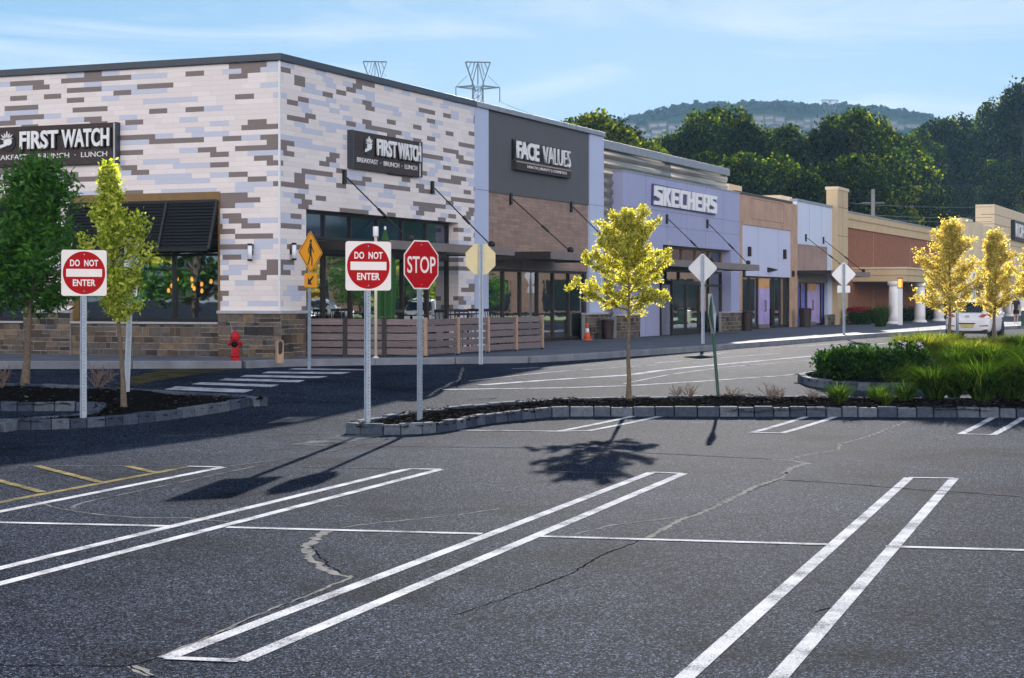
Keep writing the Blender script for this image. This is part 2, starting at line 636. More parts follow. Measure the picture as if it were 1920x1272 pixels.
MT['lilac'] = M("lilac_panel", (0.325, 0.34, 0.515, 1), 0.55, var=0.05, scale=1.0)
MT['palelilac'] = M("pale_lilac_panel", (0.52, 0.54, 0.70, 1), 0.55, var=0.03, scale=1.0)
MT['skywhite'] = M("blue_white_panel", (0.58, 0.63, 0.76, 1), 0.55, var=0.03, scale=1.0)
MT['darkgrey'] = M("charcoal_render", (0.088, 0.088, 0.094, 1), 0.7, var=0.06, scale=2.0, bump=0.1, bscale=120)
MT['joint'] = M("panel_joint", (0.16, 0.16, 0.22, 1), 0.7)
MT['tanjoint'] = M("render_joint", (0.16, 0.11, 0.07, 1), 0.8)
MT['plank'] = tiles("rosy_stone_planks", ((0.33, 0.225, 0.175, 1), (0.25, 0.165, 0.13, 1)), 0.62, 0.095, (0.2, 0.135, 0.105, 1), 0.35, 0.004, 0.37)
MT['brick'] = tiles("red_brick", ((0.30, 0.105, 0.045, 1), (0.235, 0.078, 0.034, 1)), 0.2, 0.066, (0.25, 0.12, 0.075, 1), 0.3, 0.008)
MT['steel_ribs'] = M("ribbed_metal_cladding", (0.36, 0.33, 0.28, 1), 0.34, 0.75, 0.06, 1.0)
MT['tan'] = M("tan_pink_render", (0.44, 0.28, 0.19, 1), 0.75, var=0.16, scale=1.6, bump=0.2, bscale=70)
MT['cream'] = M("cream_render", (0.52, 0.39, 0.23, 1), 0.75, var=0.08, scale=1.2, bump=0.1)
MT['cream_pale'] = M("pale_cream_render", (0.62, 0.50, 0.33, 1), 0.75, var=0.06, scale=1.2)
MT['browncap'] = M("brown_parapet_cap", (0.06, 0.045, 0.04, 1), 0.6)
MT['rosy'] = M("rosy_panel", (0.34, 0.22, 0.18, 1), 0.6, var=0.25, scale=1.2)
MT['roof'] = M("roof_membrane", (0.3, 0.3, 0.3, 1), 0.9)
MT['room'] = M("shop_interior", (0.24, 0.17, 0.10, 1), 0.8, var=0.35, scale=1.5)
MT['glass'] = glass("shop_glass")
MT['bluefilm'] = M("blue_transom_glass", (0.010, 0.022, 0.055, 1), 0.05, 0.0, 0.5, 0.8, spec=1.0)
MT['lavender'] = M("lavender_reflection_and_poster", (0.42, 0.33, 0.62, 1), 0.35, var=0.25, scale=1.2)  # reflection in the door glass put into the colour; also a window poster
MT['poster'] = M("blue_window_poster", (0.055, 0.085, 0.42, 1), 0.25, var=0.5, scale=2.2)
MT['warm_panel'] = M("warm_transom_panel", (0.62, 0.30, 0.10, 1), 0.45, var=0.2)
MT['white'] = M("white_plastic", (0.80, 0.79, 0.78, 1), 0.45, var=0.03)
MT['sign_white'] = M("sign_white_sheet", (0.83, 0.76, 0.70, 1), 0.42, var=0.03)
MT['sign_red'] = M("sign_red_sheet", (0.42, 0.003, 0.006, 1), 0.5, var=0.06, spec=0.12)
MT['sign_yellow'] = M("sign_amber_sheet", (0.84, 0.34, 0.012, 1), 0.5, spec=0.15, var=0.06)
MT['sign_back'] = M("bare_aluminium", (0.46, 0.47, 0.49, 1), 0.42, 0.5, 0.06)
MT['sign_cream'] = M("cream_sign_back", (0.66, 0.55, 0.30, 1), 0.5, var=0.06)
MT['galv'] = M("galvanised_steel", (0.30, 0.35, 0.41, 1), 0.5, 0.5, 0.15, 12.0)
MT['hole'] = M("punched_hole", (0.02, 0.02, 0.025, 1), 0.8)
MT['green_post'] = M("green_channel_post", (0.022, 0.075, 0.045, 1), 0.5, 0.2, 0.2)
MT['board'] = wood("dark_sign_board", (0.022, 0.015, 0.014, 1), (0.060, 0.040, 0.034, 1))
MT['fence'] = wood("weathered_fence_boards", (0.105, 0.078, 0.078, 1), (0.25, 0.19, 0.185, 1))
MT['fencepost'] = wood("sunlit_and_tan_posts", (0.26, 0.17, 0.105, 1), (0.42, 0.29, 0.19, 1), (20, 20, 1.5))  # fence posts lightened to paint in reflected sunlight; plain tan wood on the bollard
MT['darkpost'] = wood("dark_fence_posts", (0.015, 0.012, 0.012, 1), (0.04, 0.03, 0.03, 1), (20, 20, 1.5))
MT['hydrant'] = M("hydrant_red_paint", (0.40, 0.006, 0.010, 1), 0.45, spec=0.3, var=0.15, scale=8)
MT['umbrella'] = M("green_umbrella_cloth", (0.02, 0.085, 0.016, 1), 0.85, var=0.2, scale=6)
MT['bin'] = M("dark_brown_bin", (0.030, 0.014, 0.011, 1), 0.45, 0.2, 0.2)
MT['cone'] = M("orange_cone_rubber", (0.70, 0.09, 0.02, 1), 0.6)
MT['bark'] = M("tree_bark", (0.13, 0.095, 0.065, 1), 0.9, var=0.35, scale=14, bump=0.8, bscale=50)
MT['darkbark'] = M("dark_tree_bark", (0.05, 0.042, 0.036, 1), 0.9, var=0.35, scale=3, bump=0.8, bscale=20)
MT['leaf_gold'] = island_mat("golden_leaves", [(0, (0.13, 0.18, 0.015, 1)), (0.35, (0.40, 0.41, 0.04, 1)), (0.8, (0.64, 0.58, 0.12, 1)), (1, (0.78, 0.72, 0.32, 1))], 0.6, 0, spec=0.15, trans=0.52, tcol=(1.2, 1.12, 0.55, 1))
MT['leaf_amber'] = island_mat("amber_leaves", [(0, (0.20, 0.19, 0.025, 1)), (0.35, (0.50, 0.44, 0.07, 1)), (0.9, (0.74, 0.66, 0.28, 1)), (1, (0.75, 0.36, 0.04, 1))], 0.6, 0, spec=0.15, trans=0.52, tcol=(1.2, 1.08, 0.6, 1))
MT['leaf_lime'] = island_mat("lime_leaves", [(0, (0.10, 0.19, 0.015, 1)), (0.45, (0.40, 0.48, 0.04, 1)), (1, (0.78, 0.78, 0.18, 1))], 0.6, 0, spec=0.15, trans=0.5, tcol=(1.2, 1.15, 0.5, 1))
MT['leaf_green'] = island_mat("green_leaves", [(0, (0.016, 0.07, 0.006, 1)), (0.5, (0.04, 0.14, 0.011, 1)), (1, (0.10, 0.25, 0.02, 1))], 0.6, 0, trans=0.42, tcol=(1.1, 1.2, 0.6, 1))
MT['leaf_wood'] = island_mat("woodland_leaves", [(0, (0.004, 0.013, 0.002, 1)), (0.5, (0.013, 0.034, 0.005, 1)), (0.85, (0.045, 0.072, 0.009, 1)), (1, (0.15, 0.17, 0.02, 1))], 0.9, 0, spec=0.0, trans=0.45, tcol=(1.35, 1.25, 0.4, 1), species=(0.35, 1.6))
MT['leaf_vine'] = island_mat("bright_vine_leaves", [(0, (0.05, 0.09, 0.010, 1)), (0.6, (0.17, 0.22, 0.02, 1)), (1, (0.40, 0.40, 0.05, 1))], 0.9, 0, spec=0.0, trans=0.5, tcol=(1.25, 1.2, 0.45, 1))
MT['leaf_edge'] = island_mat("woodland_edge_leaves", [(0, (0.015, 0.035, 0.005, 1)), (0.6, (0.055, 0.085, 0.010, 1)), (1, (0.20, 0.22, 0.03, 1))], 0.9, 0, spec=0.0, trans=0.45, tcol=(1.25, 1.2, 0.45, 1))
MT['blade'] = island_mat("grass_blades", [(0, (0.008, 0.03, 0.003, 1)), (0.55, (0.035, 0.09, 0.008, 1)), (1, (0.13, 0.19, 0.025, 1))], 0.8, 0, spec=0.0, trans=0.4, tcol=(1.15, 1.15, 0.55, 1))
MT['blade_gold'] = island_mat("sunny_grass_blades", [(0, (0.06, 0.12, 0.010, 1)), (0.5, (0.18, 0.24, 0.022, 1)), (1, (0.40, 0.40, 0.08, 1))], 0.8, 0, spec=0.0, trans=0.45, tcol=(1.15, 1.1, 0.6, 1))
MT['shrub'] = island_mat("shrub_leaves", [(0, (0.005, 0.018, 0.003, 1)), (0.6, (0.014, 0.045, 0.007, 1)), (1, (0.045, 0.10, 0.014, 1))], 0.8, 0, spec=0.05, trans=0.3, tcol=(1.1, 1.2, 0.6, 1))
MT['flower_red'] = island_mat("red_flowers", [(0, (0.16, 0.008, 0.012, 1)), (1, (0.42, 0.02, 0.03, 1))], 0.6, 0, trans=0.3, tcol=(1, 1, 1, 1))
MT['flower_lilac'] = island_mat("lilac_flowers", [(0, (0.34, 0.28, 0.42, 1)), (1, (0.52, 0.45, 0.58, 1))], 0.6, 0, trans=0.3, tcol=(1, 1, 1, 1))
MT['twig'] = M("dry_twigs", (0.16, 0.11, 0.085, 1), 0.9, var=0.3)
MT['pylon'] = M("pylon_steel", (0.10, 0.11, 0.125, 1), 0.6, 0.3)
MT['hill'] = M("hill_forest", (0.014, 0.026, 0.010, 1), 0.95, spec=0.0, var=0.5, scale=0.03)
MT['condo'] = M("hill_condo_wall", (0.15, 0.15, 0.15, 1), 0.9, spec=0.0, var=0.1, scale=0.1)
MT['condo_roof'] = M("hill_condo_roof", (0.07, 0.065, 0.06, 1), 0.9, spec=0.0)
MT['dark_glass'] = M("dark_car_glass", (0.010, 0.012, 0.016, 1), 0.06, spec=0.8)
MT['car_white'] = M("white_car_paint", (0.78, 0.78, 0.80, 1), 0.25, var=0.02)
MT['car_silver'] = M("silver_car_paint", (0.42, 0.44, 0.47, 1), 0.28, 0.6, 0.03)
MT['car_dark'] = M("dark_red_car_paint", (0.20, 0.012, 0.016, 1), 0.28, 0.2, 0.03)
MT['tail'] = M("red_lamp_lens", (0.35, 0.010, 0.012, 1), 0.2, spec=0.6)
MT['tyre'] = M("tyre_rubber", (0.014, 0.014, 0.015, 1), 0.8)
MT['plate'] = M("yellow_number_plate", (0.55, 0.46, 0.16, 1), 0.5)
MT['skin'] = M("skin", (0.48, 0.28, 0.20, 1), 0.55)
MT['cloth_dark'] = M("dark_cloth", (0.018, 0.016, 0.026, 1), 0.85)
MT['cloth_black'] = M("black_cloth", (0.008, 0.008, 0.009, 1), 0.85)
MT['hair'] = M("brown_hair", (0.05, 0.03, 0.02, 1), 0.7)
MT['bulb'] = emit("warm_bulb", (1.0, 0.36, 0.06, 1), 3.2)
MT['lampglass'] = M("frosted_lamp_glass", (0.80, 0.82, 0.86, 1), 0.4, var=0.02)
MT['amber'] = emit("amber_lantern_glass", (0.95, 0.32, 0.04, 1), 0.5)
MT['lawn'] = M("lawn_turf", (0.07, 0.13, 0.02, 1), 0.9, var=0.4, scale=3.0, bump=0.8, bscale=30)

# ------------------------------------------------------------------ ground sheet
def make_ground():
    ys = [-400, -120, -40, 0, 12, 20, 24]
    y = 24.5
    while y < 42: ys.append(y); y += 0.5
    ys += [44, 60, 90, 150, 300, 700, 1600, 4000]
    xs = [-3000, -800, -250, -100, -50, -25, -10, 0, 10, 25, 50, 100, 250, 800, 3000]
    b = MB()
    g = [[b.bm.verts.new((x, y, gz(y))) for x in xs] for y in ys]
    for j in range(len(ys) - 1):
        for i in range(len(xs) - 1):
            b.bm.faces.new([g[j][i], g[j][i + 1], g[j + 1][i + 1], g[j + 1][i]])
    o = b.build("asphalt_ground", MT['asphalt'])
    return tag(o, kind='structure')


make_ground()


def strip(b, a, c, w, lift, mi=0):
    """a painted strip between two ground points"""
    a, c = Vector(a[:2]), Vector(c[:2])
    d = (c - a)
    n = max(1, int(d.length / 0.4))
    p = Vector((-d.y, d.x)).normalized() * (w / 2)
    prev = None
    for i in range(n + 1):
        q = a + d * (i / n)
        row = [b.bm.verts.new((e.x, e.y, gz(e.y) + lift)) for e in (q + p, q - p)]
        if prev: b.bm.faces.new([prev[0], prev[1], row[1], row[0]]).material_index = mi
        prev = row


def gpoly(b, pts, lift):
    """a painted patch: quads of ground points, subdivided so that it follows the ground"""
    q = [Vector(GP(*p)[:2]) for p in pts]
    n = 8
    v = [[None] * (n + 1) for _ in range(n + 1)]
    for i in range(n + 1):
        for j in range(n + 1):
            a = q[0].lerp(q[1], i / n)
            c = q[3].lerp(q[2], i / n)
            e = a.lerp(c, j / n)
            v[i][j] = b.bm.verts.new((e.x, e.y, gz(e.y) + lift))
    for i in range(n):
        for j in range(n):
            b.bm.faces.new([v[i][j], v[i + 1][j], v[i + 1][j + 1], v[i][j + 1]])


def pline(b, pts, w, lift):
    for p, q in zip(pts[:-1], pts[1:]): strip(b, GP(*p), GP(*q), w, lift)


L1 = 0.004
b = MB()
LW = 0.105
# double stall lines, each a hairpin of two long lines and a short end line
for (a0, a1, c0, c1, near) in (((312, 1235), (1222, 886.5), (449, 1241), (1281, 888.8), True),
                               ((1284, 1272), (1704, 896.5), (1459.5, 1272), (1789, 897.5), False),
                               ((-60, 1081), (764, 880.3), (-60, 1111), (826, 880.8), False)):
    pline(b, [a0, a1], LW, L1)
    pline(b, [c0, c1], LW, L1)
    e = 0.5
    A, Cc = GP(*a1), GP(*c1)
    strip(b, A, Cc, 0.085, L1 * 1.6)
    if near: strip(b, GP(*a0), GP(*c0), 0.085, L1 * 1.6)
for (a0, c0) in (((1284, 1272), (1130, 1410)), ((1459.5, 1272), (1330, 1414))): pline(b, [a0, c0], LW, L1)
for (a0, a1, c0, c1) in (((1047, 809.3), (1190, 781)), ((1105, 807), (1240, 781))) and ():
    pass
for (a0, a1), (c0, c1) in ((((1046, 809.6), (1192, 780)), ((1103, 808.5), (1243, 780))),
                           (((1409, 812), (1512, 782)), ((1466, 812.8), (1566, 782))),
                           (((1801, 814.4), (1862, 783)), ((1862, 816), (1920, 783)))):
    pline(b, [a0, a1], LW, L1)
    pline(b, [c0, c1], LW, L1)
    strip(b, GP(*a0), GP(*c0), 0.085, L1 * 1.6)
pline(b, [(-60, 972), (418, 876.8)], LW, L1)
pline(b, [(352, 875.2), (418, 876.8)], 0.085, L1 * 1.6)
pline(b, [(-60, 979.3), (322, 987.6)], 0.1, L1 * 1.3)
pline(b, [(425.5, 989.6), (904, 1002)], 0.1, L1 * 1.3)
pline(b, [(1000, 1006.4), (1551, 1022)], 0.1, L1 * 1.3)
pline(b, [(1661, 1025.6), (1990, 1034.6)], 0.1, L1 * 1.3)
pline(b, [(862, 807.5), (1046, 809.6)], 0.085, L1 * 1.6)
pline(b, [(1297, 793.5), (1322, 793.7)], 0.05, L1)
tag(b.build("stall_lines", MT['white_paint']), kind='structure')

b = MB()
for pts in (((669, 836), (900, 839.3), (1042, 840.5)), ((1130, 846), (1280, 853), (1446, 861.5)), ((995, 883), (1180, 889.6)),
            ((1472, 901), (1560, 905), (1680, 915), (1920, 932)), ((0, 873), (210, 874), (350, 875)), ((480, 874), (700, 879), (764, 880)),
            ((182, 937.5), (300, 913), (480, 875)), ((420, 876), (560, 858), (690, 832), (742, 820)),
            ((135, 957), (138, 950), (150, 945), (182, 937)), ((300, 818), (380, 815), (480, 816), (620, 814))):
    pline(b, pts, 0.045, L1)
gpoly(b, ((541, 835), (634, 817), (720, 817), (610, 837)), L1)
gpoly(b, ((500, 794), (540, 782.5), (606, 781), (556, 792)), L1)
gpoly(b, ((880, 750), (905, 747), (935, 746.5), (915, 750.5)), L1)
tag(b.build("faded_markings", MT['faint_paint']), kind='structure')

b = MB()
pline(b, [(-60, 953.8), (350, 876.3)], LW, L1)
for p, q in (((-40, 892), (80, 924)), ((69, 874.5), (187, 905)), ((241, 875.3), (288, 886.5))): pline(b, [p, q], LW, L1 * 1.6)
tag(b.build("yellow_hatching", MT['yellow_paint']), kind='structure')

b = MB()
for q in (((330, 725), (475, 731.5), (457, 737), (308, 731)), ((376, 717.3), (524, 722), (509, 726.3), (359, 721)),
          ((425, 710), (572, 713.6), (560, 717.5), (409, 713.6)), ((462, 703.6), (615, 706.3), (597, 709.7), (450, 707)),
          ((503, 697.3), (659, 698.5), (640, 702), (490, 700.3)), ((552, 691.2), (687, 693), (680, 694.8), (541, 693.2))):
    gpoly(b, q, L1)
tag(b.build("crosswalk_bars", MT['white_paint']), kind='structure')

b = MB()
gpoly(b, ((205, 723), (300, 693), (455, 690.5), (250, 723)), L1)
tag(b.build("old_yellow_zone", MT['old_yellow']), kind='structure')

b = MB()
RD = 0.13
for pts, w in ((((830, 731), (900, 730), (1046, 728), (1177, 724), (1308, 716), (1460, 705.6), (1494, 702)), RD),
               (((900, 722.5), (1017, 714), (1177, 704), (1308, 688), (1400, 679.5), (1547, 666)), RD * 1.5),
               (((1170, 720), (1250, 704), (1337, 692), (1460, 680.5), (1535, 675.5)), 0.07),
               (((880, 715), (1046, 697), (1142, 691), (1230, 685)), 0.07), (((1230, 681), (1310, 675), (1460, 663)), 0.1),
               (((1428, 654), (1500, 650), (1585, 643)), 0.12), (((1538, 655.5), (1600, 650), (1681, 642)), 0.12),
               (((1600, 659), (1640, 657), (1680, 658)), 0.2), (((1300, 667.5), (1360, 662), (1420, 660)), 0.12),
               (((960, 692), (1010, 690)), 0.1)):
    pline(b, pts, w, L1)
tag(b.build("drive_lane_lines", MT['white_paint']), kind='structure')

rc = random.Random(5)


def crack(pts, w, name, mat, jit=0.05):
    b = MB()
    P = [Vector(GP(*p)[:2]) for p in pts]
    Q = []
    for i in range(len(P) - 1):
        d = P[i + 1] - P[i]
        n = max(1, int(d.length / 0.07))
        pr = Vector((-d.y, d.x)).normalized()
        for k in range(n):
            Q.append(P[i] + d * (k / n) + pr * rc.uniform(-jit, jit))
    Q.append(P[-1])
    prev = None
    for i, q in enumerate(Q):
        d = Q[min(i + 1, len(Q) - 1)] - Q[max(0, i - 1)]
        pr = Vector((-d.y, d.x)).normalized() * w * rc.uniform(0.14, 0.40)
        row = [b.bm.verts.new((e.x, e.y, gz(e.y) + 0.0022)) for e in (q + pr, q - pr)]
        if prev: b.bm.faces.new([prev[0], prev[1], row[1], row[0]])
        prev = row
    return b


def cracks(name, lst, mat):
    tot = MB()
    for pts, w, j in lst:
        c = crack(pts, w, name, mat, j)
        me = bpy.data.meshes.new("t")
        c.bm.to_mesh(me); c.bm.free()
        tot.bm.from_mesh(me)
        bpy.data.meshes.remove(me)
    tag(tot.build(name, mat), kind='structure')


cracks("sealed_cracks", [
    (((1077, 1003), (1144, 986), (1216, 976.6), (1278, 970)), 0.05, 0.012),
    (((1211, 1010), (1245, 992), (1278, 974), (1316, 962), (1383, 931), (1417, 912), (1465, 897.5), (1478, 886)), 0.10, 0.015),
    (((1472, 889), (1482, 877), (1517, 869), (1480, 864), (1446, 861.6)), 0.15, 0.02),
    (((1479, 862), (1520, 852), (1570, 845), (1576, 833), (1634, 817), (1698, 790.5)), 0.09, 0.03),
    (((617, 996), (590, 1012), (571, 1025), (587, 1050), (612, 1071), (658, 1083)), 0.15, 0.03),
    (((658, 1083), (600, 1108), (492, 1150), (437, 1175), (383, 1200), (296, 1233)), 0.045, 0.015),
    (((642, 990), (690, 983), (750, 977), (860, 966), (937, 954)), 0.05, 0.015),
    (((70, 941), (98, 950), (135, 959), (187, 965.5), (259, 971), (350, 971.5), (428, 979)), 0.05, 0.015),
    (((242, 1250), (283, 1268)), 0.12, 0.02), (((800, 745), (820, 732), (862, 712), (868, 690)), 0.10, 0.03),
    (((885, 751), (915, 746), (935, 748)), 0.10, 0.03)], MT['crack_seal'])
cracks("open_cracks", [
    (((1000, 1103.5), (1072, 1075), (1129, 1041), (1211, 1010)), 0.022, 0.012), (((850, 1154), (917, 1133), (1000, 1103)), 0.014, 0.02),
    (((580, 1022), (600, 1042), (625, 1068), (655, 1081)), 0.02, 0.02), (((660, 1082), (760, 1079), (900, 1076)), 0.010, 0.015),
    (((0, 1249), (110, 1248), (200, 1250), (242, 1249), (262, 1258), (290, 1270)), 0.022, 0.015),
    (((242, 1249), (296, 1234), (383, 1201), (437, 1176), (492, 1151), (600, 1109)), 0.014, 0.015),
    (((70, 941), (98, 950), (135, 959)), 0.02, 0.015), (((1575, 1137), (1583, 1125), (1587, 1118)), 0.055, 0.02),
    (((1530, 1148), (1575, 1137)), 0.02, 0.015), (((1670, 914), (1740, 922), (1790, 927)), 0.02, 0.01),
    (((1290, 968), (1383, 932), (1465, 898)), 0.012, 0.012), (((855, 728), (865, 712), (868, 700), (862, 690)), 0.05, 0.04)], MT['crack_dark'])

b = MB()
mc = GP(1312, 670)
for i in range(24):
    pass
b.lathe([(0.42, 0), (0.42, 0.008), (0.36, 0.010)], (mc.x, mc.y, mc.z + 0.003), 28)
mh = b.build("manhole_cover", MT['iron'])
tag(mh, "dark round iron manhole cover in the sunlit drive", "manhole")


# ------------------------------------------------------------------ pavement and kerb in front of the shops
KERB_PX = [(-420, 696), (-200, 694), (0, 691.5), (250, 691), (455, 690.3), (550, 687), (700, 684.5), (850, 682.5), (986, 680.5), (1060, 676.5), (1133, 671.5), (1230, 664.5), (1331, 657),
           (1460, 647), (1560, 638.5), (1640, 632.5), (1777, 623), (1900, 617)]
KP = [Vector(GP(*p)[:2]) for p in KERB_PX]
KP.append(W2(110, 8.5))
back = [W2(110, -1.2), W2(-0.02 + 0.3, -1.2), C0 + V * 30 + U * 1.2]
b = MB()
poly = [Vector((p.x, p.y, PAD - 0.5)) for p in KP] + [Vector((p.x, p.y, PAD - 0.5)) for p in back]
b.prism(poly, (0, 0, 0.5))
pav = tag(b.build("pavement", MT['concrete']), kind='structure')
# joints scored in the concrete
b = MB()
for s in range(-2, 46, 2):
    a = W2(s + 0.5, 0.1 if s > 0 else 4.6); c = W2(s + 0.5, 5.0 + s * 0.06)
    if s < 3: continue
    d = c - a
    p = Vector((-d.y, d.x)).normalized() * 0.012
    b.face([(e.x, e.y, PAD + 0.003) for e in (a + p, c + p, c - p, a - p)])
tag(b.build("pavement_joints", MT['tanjoint']), kind='structure')
b = MB()
for p, q in zip(KP[:-1], KP[1:]):
    d = q - p
    nrm = Vector((d.y, -d.x)).normalized() * 0.16      # towards the road
    n = max(1, int(d.length / 3.0))
    for i in range(n):
        a, c = p + d * (i / n), p + d * ((i + 1) / n) - d.normalized() * 0.012
        b.prism([(a.x, a.y, PAD - 0.5), (c.x, c.y, PAD - 0.5), (c.x + nrm.x, c.y + nrm.y, PAD - 0.5), (a.x + nrm.x, a.y + nrm.y, PAD - 0.5)], (0, 0, 0.505))
tag(b.build("kerb", MT['kerb'], bevel=0.02), kind='structure')


# ------------------------------------------------------------------ planting beds: granite setts round a mulch mound
def inside(p, poly):
    c = False
    n = len(poly)
    for i in range(n):
        a, d = poly[i], poly[(i + 1) % n]
        if (a.y > p.y) != (d.y > p.y) and p.x < (d.x - a.x) * (p.y - a.y) / (d.y - a.y) + a.x: c = not c
    return c


def chaikin(pts, k=2):
    for _ in range(k):
        q = []
        n = len(pts)
        for i in range(n):
            a, d = pts[i], pts[(i + 1) % n]
            q += [a.lerp(d, 0.25), a.lerp(d, 0.75)]
        pts = q
    return pts


BEDH = 0.15
rb = random.Random(11)


def bed(name, label, outline, chips, ck=2, box=None):
    poly = chaikin([Vector(GP(*p)[:2]) for p in outline], ck)
    root = thing(name, label, "planting bed", (0, 0, 0))
    # setts along the outline
    k = MB()
    n = len(poly)
    acc = []
    for i in range(n):
        a, d = poly[i], poly[(i + 1) % n]
        L = (d - a).length
        m = max(1, int(L / 0.05))
        acc += [a + (d - a) * (j / m) for j in range(m)]
    i, seg = 0, []
    cur = 0.0
    start = acc[0]
    area = sum(poly[i].x * poly[(i + 1) % n].y - poly[(i + 1) % n].x * poly[i].y for i in range(n))
    sg = 1 if area > 0 else -1
    want = rb.uniform(0.22, 0.34)
    for q in acc[1:] + [acc[0]]:
        if (q - start).length >= want:
            d = (q - start)
            u = d.normalized()
            nr = Vector((-u.y, u.x)) * sg                # inwards
            a, c = start + u * 0.008, q - u * 0.008
            w = 0.13
            base = [(a.x, a.y), (c.x, c.y), (c.x + nr.x * w, c.y + nr.y * w), (a.x + nr.x * w, a.y + nr.y * w)]
            hgt = BEDH + rb.uniform(-0.012, 0.012)
            lean = rb.uniform(-0.006, 0.010)
            lo = [k.bm.verts.new((x - nr.x * 0.012, y - nr.y * 0.012, gz(y) - 0.05)) for x, y in base]
            hi = [k.bm.verts.new((x + nr.x * lean, y + nr.y * lean, gz(y) + hgt)) for x, y in base]
            k.bm.faces.new(lo[::-1]); k.bm.faces.new(hi)
            for j in range(4): k.bm.faces.new([lo[j], lo[(j + 1) % 4], hi[(j + 1) % 4], hi[j]])
            start = q
            want = rb.uniform(0.22, 0.34)
    k.build("kerb_setts", MT['granite'], root, bevel=0.014)
    # mulch mound
    mm = MB()
    st = 0.11
    xs = [p.x for p in poly]; ys = [p.y for p in poly]
    X0, X1, Y0, Y1 = min(xs), max(xs), min(ys), max(ys)
    if box: X0, X1, Y0, Y1 = max(X0, box[0]), min(X1, box[1]), max(Y0, box[2]), min(Y1, box[3])
    vs = {}

    def vv(i, j):
        if (i, j) not in vs:
            x, y = X0 + i * st, Y0 + j * st
            z = gz(y) + BEDH - 0.03 + 0.05 * mnoise.noise(Vector((x * 0.9, y * 0.9, 1))) + 0.035 * mnoise.noise(Vector((x * 6, y * 6, 3)))
            vs[(i, j)] = mm.bm.verts.new((x, y, z))
        return vs[(i, j)]
    cells = []
    for i in range(int((X1 - X0) / st) + 1):
        for j in range(int((Y1 - Y0) / st) + 1):
            cxy = Vector((X0 + (i + 0.5) * st, Y0 + (j + 0.5) * st))
            if inside(cxy, poly):
                mm.bm.faces.new([vv(i, j), vv(i + 1, j), vv(i + 1, j + 1), vv(i, j + 1)])
                cells.append(cxy)
    for f in mm.bm.faces: f.smooth = True
    for _ in range(chips):
        c = rb.choice(cells)
        x, y = c.x + rb.uniform(-st, st) * 0.5, c.y + rb.uniform(-st, st) * 0.5
        z = gz(y) + BEDH - 0.02 + 0.05 * mnoise.noise(Vector((x * 0.9, y * 0.9, 1))) + rb.uniform(0.0, 0.03)
        mt = Matrix.Translation((x, y, z)) @ Matrix.Rotation(rb.uniform(0, 6.28), 4, 'Z') @ Matrix.Rotation(rb.uniform(-0.9, 0.9), 4, 'X')
        L, w = rb.uniform(0.012, 0.034), rb.uniform(0.005, 0.013)
        mm.bm.faces.new([mm.bm.verts.new(mt @ Vector(q)) for q in ((-L, -w, 0), (L, -w * 0.5, 0), (L * 0.9, w, 0), (-L * 0.8, w, 0.004))])
    mm.build("mulch", MT['mulch'], root, fix=False)
    return root, poly


bed("planting_bed", "teardrop bed of black mulch in the building's shade, granite kerb, under the two left trees",
    [(-260, 805), (0, 806), (92, 806.6), (215, 799.6), (307, 789), (399, 776.6), (460, 764.5), (487, 757), (490, 750, .15), (469, 740, .15), (399, 737, .15), (307, 731, .15), (199, 725, .15),
     (92, 720, .15), (0, 717, .15), (-260, 714, .15), (-260, 771), (0, 771), (120, 771.5), (195, 770), (160, 776, .15), (70, 780, .15), (25, 786, .15), (0, 793, .15), (-260, 795, .15)], 3000)
MB_OUT = [(640, 812), (660, 815), (700, 815.7), (769, 815.5), (831, 811), (900, 797), (960, 789), (1010, 784.5), (1050, 781), (1120, 781), (1440, 781.5), (1700, 782.5), (1920, 783.5), (2150, 784.5),
          (2150, 746, .15), (1920, 745, .15), (1700, 744, .15), (1440, 742, .15), (1337, 742, .15), (1171, 743, .15), (1046, 748.5, .15), (900, 756, .15), (762, 771.5, .15), (660, 789, .15), (642, 796, .15)]
bed("planting_bed", "long narrow mulch bed with granite kerb behind the parking stalls, under the stop sign", MB_OUT, 11000)
RB_OUT = [(1491, 712), (1506, 722), (1535, 727.5), (1593, 732.5), (1716, 735), (1920, 737), (2250, 739), (2250, 640, .15), (1960, 634, .15), (1850, 636, .15), (1780, 640, .15), (1720, 648, .15), (1690, 653, .15), (1640, 665, .15), (1580, 681, .15), (1530, 692, .15),
          (1500, 698, .15), (1491, 704, .15)]
RBR, RBP = bed("planting_bed", "wide planted bed with granite kerb and dense grasses before the brick store", RB_OUT, 4000)

# ------------------------------------------------------------------ the row of shops
class Bld:
    """a building whose local x runs along the shop fronts, y inwards, z up from the pavement"""
    def __init__(self, name, label, s0, cat="building"):
        p = W2(s0)
        self.s0 = s0
        self.root = thing(name, label, cat, (p.x, p.y, PAD), ROT)

    def part(self, name, mb, mat, parent=None, bevel=0.0):
        return mb.shift((-self.s0, 0, 0)).build(name, mat, parent or self.root, bevel)


def fb(mb, s0, s1, h0, h1, n0, n1, mi=0):
    return mb.box(s0, s1, -n1, -n0, h0, h1, mi)


